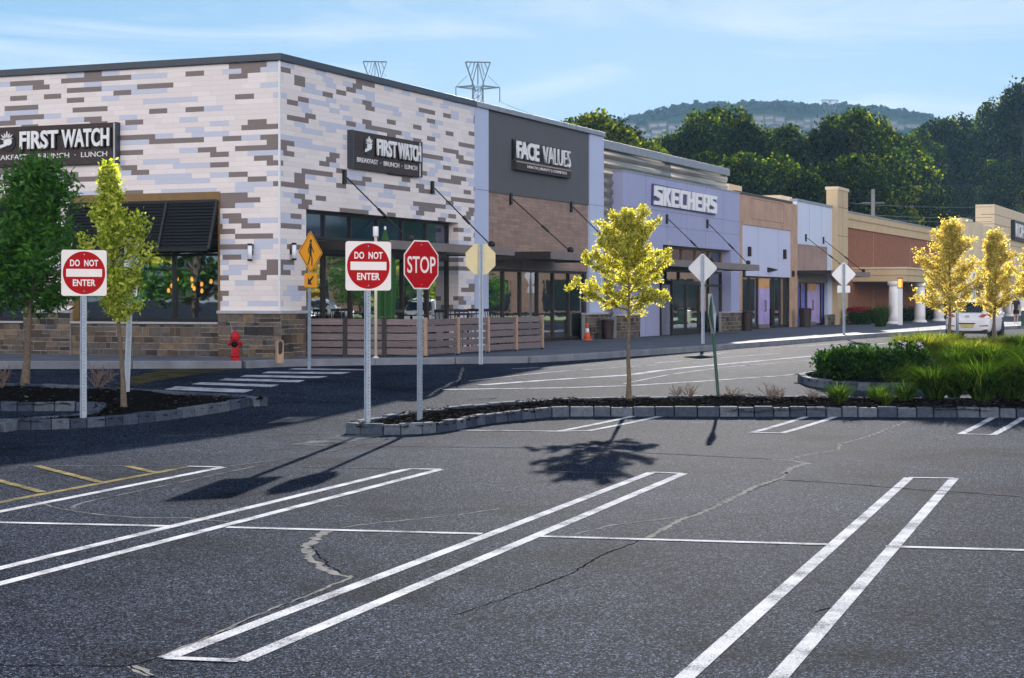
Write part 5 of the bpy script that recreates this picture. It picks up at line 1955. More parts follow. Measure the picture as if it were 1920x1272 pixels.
for s_ in (-1, 1):
    b = MB(); b.lathe([(0.04, 0), (0.04, 0.08), (0.055, 0.08), (0.055, 0.12), (0.02, 0.125), (0.02, 0.145)], (0.05 * s_, 0, 0.41), 16, ax=Matrix.Rotation(math.radians(90 * s_), 4, 'Y')); b.build("hose_nozzle", MT['hydrant'], r)
b = MB()
for a in range(8): b.lathe([(0.012, 0), (0.012, 0.05)], (0.118 * math.cos(a * .785 + .4), 0.118 * math.sin(a * .785 + .4), 0.50), 6)
b.build("flange_bolts", MT['hydrant'], r)
b = MB(); b.tube([(-0.07, 0.0, 0.5), (-0.085, 0, 0.86)], 0.007, 6); b.build("marker_rod", MT['galv'], r)
r.scale = (k, k, k)

g = PADP(524, 677.5)
hp = ZZ(638, g.y) - PAD
r = thing("timber_bollard", "short pale timber bollard with a black strap before the stone corner", "bollard", tuple(g), math.radians(24))
b = MB(); b.box(-0.075, 0.075, -0.075, 0.075, -0.05, hp - 0.03)
b.prism([(-0.075, -0.075, hp - 0.029), (0.075, -0.075, hp - 0.029), (0.075, 0.075, hp - 0.029), (-0.075, 0.075, hp - 0.029)], (0, 0, 0.029))
b.build("post", MT['fencepost'], r, bevel=0.012)
b = MB(); b.prism([(x, -0.079, z) for x, z in ((-0.045, hp * 0.38), (-0.01, hp * 0.30), (0.04, hp * 0.42), (0.05, hp * 0.86), (0.0, hp * 0.95), (-0.05, hp * 0.88))], (0, 0.004, 0)); b.build("strap", MT['black'], r)

# pole with a lamp head, and the folded umbrella behind the fence
g = PADP(704.5, 671.5)
r = thing("lamp_pole", "slim cream pole with a white cylindrical head before the slatted fence", "lamp post", tuple(g), 0)
zt = ZZ(425, g.y) - PAD; zl = ZZ(444, g.y) - PAD
b = MB(); b.tube([(0, 0, 0), (0, 0, zl + 0.02)], 0.035, 14); b.build("pole", M("cream_pole_paint", (0.62, 0.55, 0.42, 1), 0.45), r)
b = MB(); b.lathe([(0.07, 0), (0.07, 0.02), (0.04, 0.03)], (0, 0, 0), 14); b.build("foot", MT['white'], r)
b = MB(); b.lathe([(0.055, 0), (0.062, 0.01), (0.062, zt - zl - 0.01), (0.05, zt - zl)], (0, 0, zl), 16); b.build("head", MT['white'], r)

def frame_pt(s, n): 
    p = W2(s, n)
    return (p.x, p.y, PAD)


su = S(722, 1.3)
pu = W2(su, 1.3)
r = thing("patio_umbrella", "folded dark green patio umbrella behind the slatted fence", "umbrella", (pu.x, pu.y, PAD), 0)
zt = ZZ(433, pu.y) - PAD; zb = ZZ(592, pu.y) - PAD
b = MB(); b.tube([(0, 0, 0.05), (0, 0, zt + 0.06)], 0.022, 10); b.build("pole", MT['bronze'], r)
b = MB(); b.lathe([(0.03, 0), (0.022, 0.02), (0.034, 0.05), (0.012, 0.09)], (0, 0, zt + 0.02), 12); b.build("finial", MT['white'], r)
b = MB(); b.lathe([(0.25, 0), (0.25, 0.05), (0.06, 0.08), (0.04, 0.25)], (0, 0, 0), 20); b.build("base", MT['black'], r)
b = MB()
n_, m_ = 14, 48
rows = []
for i in range(n_ + 1):
    t = i / n_
    z = zt + (zb - zt) * t
    rad = 0.035 + 0.15 * min(1, t * 2.4) ** 0.8 + 0.03 * t - 0.06 * max(0, t - 0.8) * 3
    row = []
    for j in range(m_):
        a = 2 * math.pi * j / m_
        fold = 1 + 0.30 * min(1, t * 3) * math.sin(8 * a + 1.2 * t) 
        hem = 0.11 * (1 + math.sin(8 * a + 1.0)) * 0.5 * t ** 6
        row.append(b.bm.verts.new((rad * fold * math.cos(a), rad * fold * math.sin(a), z - hem)))
    rows.append(row)
for i in range(n_):
    for j in range(m_):
        b.bm.faces.new([rows[i][j], rows[i][(j + 1) % m_], rows[i + 1][(j + 1) % m_], rows[i + 1][j]]).smooth = True
b.bm.faces.new(rows[0])
b.build("canopy", MT['umbrella'], r)

# slatted patio fence
fs0, fn = None, None
pc = PADP(795, 670)
d_ = pc.xy - C0
fsC, fnC = d_.dot(U), -d_.dot(V)
fsE = S(1015.5, fnC)
fs1 = S(575, 0.12)
r = thing("slatted_fence", "weathered horizontal board fence round the patio of the corner shop", "fence", (pc.x, pc.y, PAD), ROT)
hF = ZZ(597, pc.y) - PAD
nb = 5
bh = (hF - 0.04) / nb
rf = random.Random(4)


def run(p0, p1, npost, dark):
    """boards from p0 to p1 (local x along shops, y inwards)"""
    p0, p1 = Vector(p0), Vector(p1)
    d = (p1 - p0)
    L = d.length
    u = d / L
    ang = math.atan2(u.y, u.x)
    M_ = Matrix.Translation((p0.x, p0.y, 0)) @ Matrix.Rotation(ang, 4, 'Z')
    b = MB()
    for i in range(nb):
        z0 = 0.05 + i * bh
        for k in range(npost):
            x0, x1 = L * k / npost + 0.012, L * (k + 1) / npost - 0.012
            b.box(x0, x1, -0.022 + rf.uniform(-.004, .004), 0.0, z0 + 0.002 + rf.uniform(-.006, .006), z0 + bh - 0.028 + rf.uniform(-.006, .006))
    b.xf(M_).build("board_run", MT['fence'], r)
    return M_, L


locC = (0.0, 0.0)
locS = (fs1 - fsC, fnC - 0.12)
locE = (fsE - fsC, 0.0)
M1, L1_ = run(locS, locC, 3, True)
M2, L2_ = run((0.03, 0.0), locE, 4, False)
for k in range(3):
    b = MB(); x = L1_ * k / 3
    b.box(x - 0.05, x + 0.05, -0.05 if k else -0.02, 0.05, 0, hF + 0.02)
    b.xf(M1).build("fence_post", MT['darkpost'], r, bevel=0.006)
for k in range(5):
    b = MB(); x = L2_ * k / 4
    b.box(x - 0.035, x + 0.035, -0.06, 0.045, 0.0, hF + 0.015)
    b.xf(M2).build("fence_post", MT['fencepost'], r, bevel=0.006)
    b = MB(); b.box(x - 0.075, x + 0.01, -0.062, 0.0, 0.0, 0.035)
    b.xf(M2).build("post_shoe", MT['black'], r)

# bar chairs and tables on the patio
def patio_chair(first=[None], pos=(0, 0, 0), rz=0, lab=""):
    if first[0] is None:
        c = thing("bar_chair", lab, "chair", pos, rz, "black bar chairs on the fenced patio")
        b = MB(); b.box(-0.19, 0.19, -0.19, 0.19, 0.66, 0.69); b.build("seat", MT['black'], c, bevel=0.008)
        for x in (-0.17, 0.17):
            for y in (-0.17, 0.17):
                b = MB(); b.tube([(x * 1.12, y * 1.12, 0), (x, y, 0.66)], 0.014, 8); b.build("leg", MT['black'], c)
        b = MB()
        for x in (-0.17, -0.06, 0.06, 0.17): b.tube([(x, 0.18, 0.69), (x, 0.22, 1.04)], 0.012, 6)
        b.box(-0.185, 0.185, 0.21, 0.235, 1.0, 1.07)
        b.build("backrest", MT['black'], c)
        b = MB(); b.tube([(-0.18, -0.18, 0.25), (0.18, -0.18, 0.25)], 0.010, 6); b.build("foot_rail", MT['black'], c)
        first[0] = c
        return c
    c = copy_tree(first[0])
    c.location = pos; c.rotation_euler = (0, 0, rz)
    c['label'] = lab
    return c


for px, n_, rz in ((747, 1.6, 0.3), (762, 0.9, 2.0), (836, 2.1, 2.6), (852, 1.5, 0.2), (868, 2.1, 3.0), (884, 1.6, -0.3), (929, 2.1, 1.0), (938, 1.4, 2.2)):
    patio_chair(pos=frame_pt(S(px, n_), n_), rz=rz, lab="black metal bar chair behind the slatted patio fence")
tb0 = None
for px, n_ in ((771, 1.7), (859, 1.9), (877, 1.2)):
    if tb0 is None:
        tb0 = thing("patio_table", "round black high table behind the slatted patio fence", "table", frame_pt(S(px, n_), n_), 0, "high tables on the fenced patio")
        b = MB(); b.lathe([(0.34, 0.92), (0.34, 0.95)], (0, 0, 0), 24); b.build("table_top", MT['black'], tb0)
        b = MB(); b.tube([(0, 0, 0.02), (0, 0, 0.92)], 0.03, 10); b.build("pedestal", MT['black'], tb0)
        b = MB(); b.lathe([(0.26, 0), (0.25, 0.02), (0.05, 0.04)], (0, 0, 0), 20); b.build("base", MT['black'], tb0)
    else:
        c = copy_tree(tb0); c.location = frame_pt(S(px, n_), n_)

# traffic cone, litter bins, lantern post
p = W2(S(1101, 0.45), 0.45)
r = thing("traffic_cone", "orange traffic cone with a white band by the stone pier", "traffic cone", (p.x, p.y, PAD), 0.2)
hc = 0.55
b = MB(); b.box(-0.15, 0.15, -0.15, 0.15, 0, 0.03); b.build("base", MT['cone'], r, bevel=0.01)
b = MB(); b.lathe([(0.115, 0.03), (0.07, 0.25)], (0, 0, 0), 20); b.lathe([(0.05, 0.38), (0.025, hc), (0.02, hc + 0.005)], (0, 0, 0), 20); b.build("cone_body", MT['cone'], r)
b = MB(); b.lathe([(0.072, 0.249), (0.052, 0.381)], (0, 0, 0), 20); b.build("reflective_band", MT['white'], r)


def litter_bin(label, px0, px1, n, py0, py1):
    s_ = S((px0 + px1) / 2, n)
    p = W2(s_, n)
    rad = (px1 - px0) / 2 / FPX * p.y * 0.96
    ht = (py1 - py0) / FPX * p.y
    r = thing("litter_bin", label, "litter bin", (p.x, p.y, PAD), 0, "dark slatted litter bins along the shop fronts")
    b = MB()
    for k in range(22):
        a = 2 * math.pi * k / 22
        M_ = Matrix.Rotation(a, 4, 'Z')
        b.prism([M_ @ Vector(q) for q in ((rad * 0.86, -rad * 0.12, 0.06), (rad * 0.86, rad * 0.12, 0.06), (rad * 1.0, rad * 0.13, ht * 0.92), (rad * 1.0, -rad * 0.13, ht * 0.92))], M_.to_3x3() @ Vector((-0.012, 0, 0)))
    b.build("slats", MT['bin'], r)
    b = MB(); b.lathe([(rad * 0.8, 0.03), (rad * 0.94, ht * 0.9)], (0, 0, 0), 20); b.build("liner", MT['black'], r)
    b = MB(); b.lathe([(rad * 0.9, 0), (rad * 0.9, 0.07), (rad * 0.84, 0.07)], (0, 0, 0), 22); b.lathe([(rad * 1.0, ht * 0.9), (rad * 1.06, ht * 0.92), (rad * 1.06, ht * 0.97), (rad * 0.8, ht), (rad * 0.6, ht * 0.99)], (0, 0, 0), 22); b.build("rim", MT['bin'], r)
    return r


litter_bin("dark litter bin between the stone piers behind the golden tree", 1126, 1152, 0.5, 601, 638)
litter_bin("dark slatted litter bin at the stone pier of the lilac portal", 1386, 1412, 0.5, 583, 621)
litter_bin("dark slatted litter bin before the poster windows of the pale shop", 1497, 1522, 0.6, 582, 618)

sL = S(1688, nc + 0.5)
p = W2(sL, nc + 0.5)
r = thing("lantern_post", "white square post topped by an amber lantern at the first column", "lamp post", (p.x, p.y, PAD - 0.05), ROT)
hl0, hl1 = H(541, sL, nc + .5) + 0.05, H(520.5, sL, nc + .5) + 0.05
b = MB(); b.box(-0.10, 0.10, -0.10, 0.10, 0, hl0); b.build("post", MT['white'], r, bevel=0.01)
b = MB(); b.box(-0.09, 0.09, -0.09, 0.09, hl0 + 0.05, hl1 - 0.08); b.build("lantern_glass", MT['amber'], r)
b = MB()
b.box(-0.12, 0.12, -0.12, 0.12, hl0, hl0 + 0.05)
b.box(-0.13, 0.13, -0.13, 0.13, hl1 - 0.08, hl1)
for x in (-0.1, 0.1):
    for y in (-0.1, 0.1): b.box(x - 0.012, x + 0.012, y - 0.012, y + 0.012, hl0 + 0.05, hl1 - 0.08)
b.build("lantern_frame", MT['fascia'], r)

HAZE = 0.00014

# ------------------------------------------------------------------ trees and plants
def leaf(bm, p, size, rng, up=0.25, asp=0.62, droop=None):
    """one folded leaf: two quads meeting at a midrib"""
    d = Vector((rng.gauss(0, 1), rng.gauss(0, 1), rng.gauss(0, 0.8) + up))
    if droop is not None: d = Vector((d.x * .6, d.y * .6, -droop + rng.gauss(0, .4)))
    if d.length < 1e-4: d = Vector((0, 0, 1))
    d.normalize()
    s = d.cross(Vector((rng.gauss(0, 1), rng.gauss(0, 1), rng.gauss(0, 1))))
    if s.length < 1e-4: s = d.orthogonal()
    s.normalize()
    L = size * rng.uniform(0.7, 1.25)
    w = L * asp * 0.5
    a = bm.verts.new(p)
    m1 = bm.verts.new(p + d * L * 0.55 + s * w)
    m2 = bm.verts.new(p + d * L * 0.55 - s * w)
    e = bm.verts.new(p + d * L)
    bm.faces.new((a, m1, e, m2))


def curve_pts(p, d, L, n, rng, lift=0.0, wob=0.15):
    pts = [Vector(p)]
    d = d.normalized()
    for i in range(n):
        d = (d + Vector((rng.gauss(0, wob), rng.gauss(0, wob), rng.gauss(0, wob * 0.6) + lift))).normalized()
        pts.append(pts[-1] + d * (L / n))
    return pts


def young_tree(name, label, base, h, crown0, rad, nl, per, leafsize, mats, seed, group=None, trunk_r=0.035, lift=0.10, bare=0.0, prof=None, elong=0.62, pitch=(10, 45), lean=(0, 0), vary=(0.62, 1.15), sublen=(0.16, 0.36), asp=0.62):
    """slim planted tree: leader, whorled limbs, leaves carried close along every limb and spray"""
    rng = random.Random(seed)
    r = thing(name, label, "tree", tuple(base), 0, group)
    tr = MB()
    n = 9
    lead = [Vector((lean[0] * (i / n) + rng.gauss(0, 0.012) * (i > 0), lean[1] * (i / n) + rng.gauss(0, 0.012) * (i > 0), h * 0.96 * i / n)) for i in range(n + 1)]
    tr.tube([lead[0] + Vector((0, 0, -0.15)), lead[0] + Vector((0, 0, 0.03))] + lead[1:], [trunk_r * 1.9, trunk_r * 1.25] + [trunk_r * (1 - 0.85 * i / n) for i in range(1, n + 1)], 10)
    lf = MB()

    def at(t):
        x = t * n
        i = min(n - 1, int(x))
        return lead[i].lerp(lead[i + 1], x - i)
    prof = prof or (lambda t: (1.0 - 0.72 * t) * min(1, 0.75 + t * 2))
    az = rng.uniform(0, 6.28)
    for k in range(nl):
        t = k / max(1, nl - 1)
        zt_ = crown0 + (h * 0.93 - crown0) * t
        p = at(zt_ / (h * 0.96))
        az += 2.4 + rng.uniform(-0.4, 0.4)
        L = rad * prof(t) * rng.uniform(*vary)
        pit = math.radians(rng.uniform(*pitch) + 25 * t)
        d = Vector((math.cos(az) * math.cos(pit), math.sin(az) * math.cos(pit), math.sin(pit)))
        pts = curve_pts(p, d, L, 6, rng, lift, 0.09)
        rr = trunk_r * 0.36 * (1 - 0.5 * t)
        tr.tube(pts, [rr * (1 - 0.8 * i / 6) for i in range(7)], 5)
        subs = []
        for i in range(2, 7):
            for _ in range(2):
                if rng.random() < 0.75:
                    dd = (pts[i] - pts[i - 1]).normalized() + Vector((rng.gauss(0, .7), rng.gauss(0, .7), rng.gauss(0.1, .5)))
                    sp_ = curve_pts(pts[i], dd, rad * rng.uniform(*sublen), 3, rng, 0.05, 0.15)
                    subs.append(sp_)
                    tr.tube(sp_, [rr * 0.4, rr * 0.3, rr * 0.2, rr * 0.1], 3, cap=False)
        segs = [(pts, 1.0)] + [(s_, 0.55) for s_ in subs]
        for ps, wt in segs:
            m = int(per * wt * rng.uniform(0.75, 1.2))
            for _ in range(m):
                u = rng.random() ** 0.8
                if ps is pts and u < bare: continue
                x = u * (len(ps) - 1)
                i = min(len(ps) - 2, int(x))
                q = ps[i].lerp(ps[i + 1], x - i) + Vector((rng.gauss(0, 1), rng.gauss(0, 1), rng.gauss(0, 1))) * leafsize * elong
                leaf(lf.bm, q, leafsize, rng, asp=asp)
    for _ in range(int(per * 1.4)):
        u = rng.uniform(crown0 / h, 0.98)
        q = at(u) + Vector((rng.gauss(0, 1), rng.gauss(0, 1), rng.gauss(0, 1))) * leafsize * 0.8
        leaf(lf.bm, q, leafsize, rng, asp=asp)
    tr.build("trunk", MT['bark'], r)
    o = lf.build("crown", mats, r, fix=False)
    return r


def hgt(py, g): return ZZ(py, g.y) - g.z


g = GP(1179, 746, BEDH)
young_tree("golden_tree", "slim golden leaved young tree with spreading branches in the narrow mulch bed", g, hgt(406, g), hgt(588, g), 122 / FPX * g.y, 31, 215, 0.043, MT['leaf_gold'], 23, trunk_r=0.042, bare=0.08, pitch=(2, 24), lift=0.035, elong=0.62, vary=(0.62, 0.97), sublen=(0.10, 0.24),
           prof=lambda t: min(1.0, 0.72 + 1.4 * t) * (1.0 - 0.62 * t ** 1.6))
g = GP(232, 760, BEDH)
young_tree("lime_tree", "tapering young tree, lime yellow at the top, shaded below, beside the left no entry sign", g, hgt(294, g), hgt(600, g), 78 / FPX * g.y, 42, 60, 0.072, MT['leaf_lime'], 8, trunk_r=0.042, lift=0.07, pitch=(8, 40), elong=0.75, vary=(0.35, 1.2), sublen=(0.12, 0.28),
           prof=lambda t: (0.95 if t < 0.45 else max(0.06, 0.95 - (t - 0.45) * 2.1)) * min(1, 0.75 + t), lean=(-0.26, 0.0))
g = GP(47, 719, BEDH)
young_tree("green_tree", "dense dark green broad tree at the left edge in front of the restaurant end wall", g, hgt(316, g), hgt(575, g), 108 / FPX * g.y, 36, 62, 0.15, MT['leaf_green'], 17, trunk_r=0.07, lift=0.03, pitch=(-4, 30), elong=0.85, asp=0.36, vary=(0.5, 1.15), sublen=(0.14, 0.3),
           prof=lambda t: (1.0 - 0.66 * t ** 1.3) * min(1, 0.72 + 1.2 * t), lean=(0.25, 0.0))
AM = dict(trunk_r=0.055, lift=0.055, pitch=(5, 34), elong=0.75, vary=(0.45, 1.2), sublen=(0.12, 0.3))
AP = lambda t: min(1, 0.72 + 1.3 * t) * (1.0 - 0.86 * t ** 1.25)
g = GP(1781, 647, BEDH)
young_tree("amber_tree", "amber and gold leaved tree nearest the columned walk, orange patch in its crown", g, hgt(418, g), hgt(592, g), 86 / FPX * g.y, 42, 88, 0.062, MT['leaf_amber'], 31, prof=AP, **AM)
g = GP(1865, 640, BEDH)
young_tree("amber_tree", "slim gold tree standing right behind the rear of the white car", g, hgt(436, g), hgt(588, g), 66 / FPX * g.y, 40, 85, 0.062, MT['leaf_amber'], 32, prof=AP, **AM)
g = GP(1946, 636, BEDH)
young_tree("amber_tree", "gold leaved tree cut off by the right edge of the photograph", g, hgt(452, g), hgt(566, g), 66 / FPX * g.y, 34, 88, 0.085, MT['leaf_amber'], 33, prof=AP, **AM)


def grass_mesh(name, nb_, h, spread, arch, mat, seed, w=0.010, erect=0.0):
    rng = random.Random(seed)
    b = MB()
    for _ in range(nb_):
        a = rng.uniform(0, 6.28)
        L = h * rng.uniform(0.6, 1.2)
        rb_ = spread * 0.16 * math.sqrt(rng.random())
        p = Vector((rb_ * math.cos(a), rb_ * math.sin(a), -0.02))
        a2 = a + rng.gauss(0, 0.5)
        out = Vector((math.cos(a2), math.sin(a2), 0))
        side = Vector((-out.y, out.x, 0))
        tilt = rng.uniform(0.05, 0.55) * (1 - erect)
        pts = []
        n_ = 5
        ang = tilt
        q = p.copy()
        for i in range(n_ + 1):
            pts.append(q.copy())
            ang += arch * rng.uniform(0.5, 1.3) / n_ * (0.4 + 1.6 * i / n_)
            q = q + (out * math.sin(ang) + Vector((0, 0, 1)) * math.cos(ang)) * (L / n_)
        prev = None
        for i, q in enumerate(pts):
            ww = w * (1 - (i / n_) ** 2 * 0.9)
            row = [b.bm.verts.new(q + side * ww * 0.5), b.bm.verts.new(q - side * ww * 0.5)]
            if prev: b.bm.faces.new([prev[0], prev[1], row[1], row[0]])
            prev = row
    o = b.build(name, mat, None, fix=False)
    me = o.data
    bpy.data.objects.remove(o)
    return me


GR = {'tall': [grass_mesh("tall_grass", 900, 1.12, 0.95, 1.7, MT['blade'], 50 + i, 0.022) for i in range(3)],
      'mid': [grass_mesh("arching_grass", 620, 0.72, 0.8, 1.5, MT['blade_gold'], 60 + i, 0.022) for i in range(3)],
      'green': [grass_mesh("green_grass", 620, 0.78, 0.8, 1.5, MT['blade'], 65 + i, 0.022) for i in range(2)],
      'small': [grass_mesh("grass_tuft", 260, 0.36, 0.5, 1.2, MT['blade'], 70 + i, 0.014) for i in range(2)],
      'stiff': [grass_mesh("upright_grass", 420, 1.0, 0.7, 0.5, MT['blade'], 80 + i, 0.013, 0.5) for i in range(1)]}
rg = random.Random(77)
gi = [0]


def grass(kind, label, p, sc, group=None):
    me = GR[kind][gi[0] % len(GR[kind])]
    gi[0] += 1
    o = bpy.data.objects.new("ornamental_grass", me)
    COL.objects.link(o)
    o.location = p
    o.rotation_euler = (0, 0, rg.uniform(0, 6.28))
    o.scale = (sc, sc, sc * rg.uniform(0.92, 1.08))
    return tag(o, label, "ornamental grass", group)


big = [(1752, 748, 0.98, "large arching grass clump in the narrow bed, first of the tall ones from the stop sign"),
       (1842, 751, 1.08, "largest dark based grass clump in the narrow bed, between two tall arching clumps"),
       (1903, 750, 1.02, "tall arching grass clump in the narrow bed nearest the right edge")]
for px, py, sc, lab in big:
    grass('tall', lab, GP(px, py, BEDH - 0.02), sc * 0.86)
for px, py, sc in ((1789, 747, 0.5), (1878, 748, 0.52), (1945, 750, 1.0), (1980, 750, 1.0)):
    grass('tall', "arching green grass clump filling the narrow bed between the tallest clumps", GP(px, py, BEDH - 0.02), sc, "tall grasses in the narrow bed")
for px, py, sc, lab in ((1573, 755, 1.0, "small round grass tuft in the narrow bed, the leftmost green one"), (1645, 752, 0.85, "low bright grass tuft in the narrow bed, between two rounder tufts"),
                        (1660, 758, 0.7, "tiny grass tuft at the kerb front of the narrow bed"), (1697, 752, 1.0, "round grass tuft in the narrow bed just left of the tall clumps")):
    grass('small', lab, GP(px, py, BEDH - 0.02), sc * 1.2)
for i, (px, py) in enumerate(((1700, 664), (1722, 662), (1745, 662), (1765, 664), (1712, 668), (1738, 668))):
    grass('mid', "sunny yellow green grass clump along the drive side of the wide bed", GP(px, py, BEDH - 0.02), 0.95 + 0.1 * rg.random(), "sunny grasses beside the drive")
for i in range(18):
    px = 1792 + (i % 6) * 25 + rg.uniform(-8, 8)
    py = 656 + (i // 6) * 15 + rg.uniform(-4, 4)
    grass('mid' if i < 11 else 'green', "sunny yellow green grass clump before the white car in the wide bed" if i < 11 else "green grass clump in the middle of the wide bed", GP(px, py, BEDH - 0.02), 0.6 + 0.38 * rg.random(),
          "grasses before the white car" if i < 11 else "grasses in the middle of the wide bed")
for i in range(5):
    px = 1790 + (i % 3) * 60 + rg.uniform(-10, 10)
    py = 702 + (i // 7) * 20 + rg.uniform(-5, 5)
    grass('green', "green grass clump at the near side of the wide bed", GP(px, py, BEDH - 0.02), 0.72 + 0.3 * rg.random(), "grasses at the near side of the wide bed")
p = W2(S(1655, nc + 0.9), nc + 0.9)
grass('stiff', "tall upright green grass beside the first white column", (p.x, p.y, PAD), 1.15)
p = W2(S(1645, nc + 0.6), nc + 0.6)
grass('stiff', "shorter upright green grass left of the tall one by the column", (p.x, p.y, PAD), 0.9)


def shrub_mesh(seed, w, h, n, mat, lsz, flower=None, nf=0):
    rng = random.Random(seed)
    b = MB()
    for k in range(26):
        a = rng.uniform(0, 6.28); t = math.sqrt(rng.random())
        c = Vector((w * 0.5 * t * math.cos(a), w * 0.5 * t * math.sin(a), h * rng.uniform(0.15, 0.92) * (1 - 0.35 * t)))
        for _ in range(n // 26):
            q = c + Vector((rng.gauss(0, 1), rng.gauss(0, 1), rng.gauss(0, 1))) * w * 0.11
            q.z = max(0.02, q.z)
            leaf(b.bm, q, lsz, rng, 0.5)
    nl_ = len(b.bm.faces)
    for k in range(nf):
        a = rng.uniform(0, 6.28); t = math.sqrt(rng.random()) * 0.9
        c = Vector((w * 0.5 * t * math.cos(a), w * 0.5 * t * math.sin(a), h * (1.02 - 0.3 * t)))
        for _ in range(26):
            leaf(b.bm, c + Vector((rng.gauss(0, .025), rng.gauss(0, .025), rng.uniform(-0.05, 0.12))), 0.045, rng)
    for i, f in enumerate(b.bm.faces):
        if i >= nl_: f.material_index = 1
    o = b.build("shrub", [mat] + ([flower] if flower else []), None, fix=False)
    me = o.data
    bpy.data.objects.remove(o)
    return me


SH = [shrub_mesh(90 + i, 0.62, 0.56, 1500, MT['shrub'], 0.085) for i in range(2)]
SHF = shrub_mesh(95, 0.62, 0.58, 1400, MT['shrub'], 0.085, MT['flower_lilac'], 4)
SHR = shrub_mesh(96, 1.0, 0.85, 1300, MT['shrub'], 0.10, MT['flower_red'], 60)
SHD = shrub_mesh(97, 1.5, 0.75, 1500, MT['shrub'], 0.12)


def shrub(me, label, p, sc, group=None, cat="shrub"):
    o = bpy.data.objects.new("leafy_shrub", me)
    COL.objects.link(o)
    o.location = p
    o.rotation_euler = (0, 0, rg.uniform(0, 6.28))
    o.scale = (sc, sc, sc)
    return tag(o, label, cat, group)


for i, (px, py) in enumerate(((1553, 705), (1574, 706), (1596, 707), (1618, 708), (1640, 708), (1662, 709), (1560, 698), (1585, 699), (1608, 700), (1632, 700), (1655, 700), (1676, 702), (1690, 708))):
    shrub(SH[i % 2], "dark leafy shrub in the row at the rounded end of the wide bed", GP(px, py, BEDH - 0.02), 0.78 + 0.42 * rg.random(), "dark shrubs in a row in the wide bed")
shrub(SHF, "dark shrub with pale lilac flower spikes at the end of the shrub row", GP(1702, 702, BEDH), 1.05)
for px, n_, lab in ((1601, 0.9, "bush of dark red flowers before the brick wall"), (1620, 1.1, "second red flowering bush nearer the columns")):
    p = W2(S(px, n_), n_)
    shrub(SHR, lab, (p.x, p.y, PAD), 1.0)
for px in (1640, 1660, 1703, 1712, 1745, 1778, 1790):
    p = W2(S(px, 0.7), 0.7)
    shrub(SHD, "low dark hedge bush along the brick wall behind the columns", (p.x, p.y, PAD), 1.0, "low hedge bushes behind the columns")


def twig_bush(seed, w, h, n):
    rng = random.Random(seed)
    b = MB()
    for k in range(n):
        a = rng.uniform(0, 6.28)
        d = Vector((math.cos(a) * rng.uniform(.2, 1), math.sin(a) * rng.uniform(.2, 1), rng.uniform(0.5, 1.2)))
        pts = curve_pts((0, 0, -0.03), d, h * rng.uniform(0.7, 1.2), 5, rng, 0.02, 0.2)
        b.tube(pts, [0.007, 0.006, 0.005, 0.004, 0.003, 0.002], 4, cap=False)
        for i in range(2, 5):
            for _ in range(2):
                dd = (pts[i + 1] - pts[i]).normalized() + Vector((rng.gauss(0, .6), rng.gauss(0, .6), rng.gauss(0, .4)))
                b.tube(curve_pts(pts[i], dd, h * 0.35, 3, rng, 0.0, 0.2), [0.004, 0.003, 0.002, 0.0015], 3, cap=False)
    o = b.build("twigs", MT['twig'], None, fix=False)
    me = o.data
    bpy.data.objects.remove(o)
    return me


TW = [twig_bush(101, 0.4, 0.30, 12), twig_bush(102, 0.4, 0.3, 15)]
for i, (px, py, sc, lab) in enumerate(((1268, 745, 0.8, "bare twiggy bush in the mulch, nearest the golden tree"), (1292, 747, 0.95, "wider bare twiggy bush between the golden tree and the leaning post"), (1374, 747, 0.8, "small bare twiggy bush just right of the leaning post"),
                                       (1443, 748, 0.95, "thin bare twiggy bush beside a drier brown one"), (1460, 749, 0.8, "dry brown bush tuft left of the grasses"), (1521, 751, 0.8, "dry grey brown bush tuft next to the leftmost green tuft"))):
    shrub(TW[i % 2], lab, GP(px, py, BEDH - 0.02), sc, None, "bare bush").name = "bare_bush"
for px, py, sc, lab in ((183, 726, 1.6, "bare dark bush in the shaded left bed behind the no entry sign"), (5, 724, 1.4, "bare dark bush at the left edge of the shaded bed")):
    shrub(TW[1], lab, GP(px, py, BEDH - 0.02), sc, None, "bare bush").name = "bare_bush"


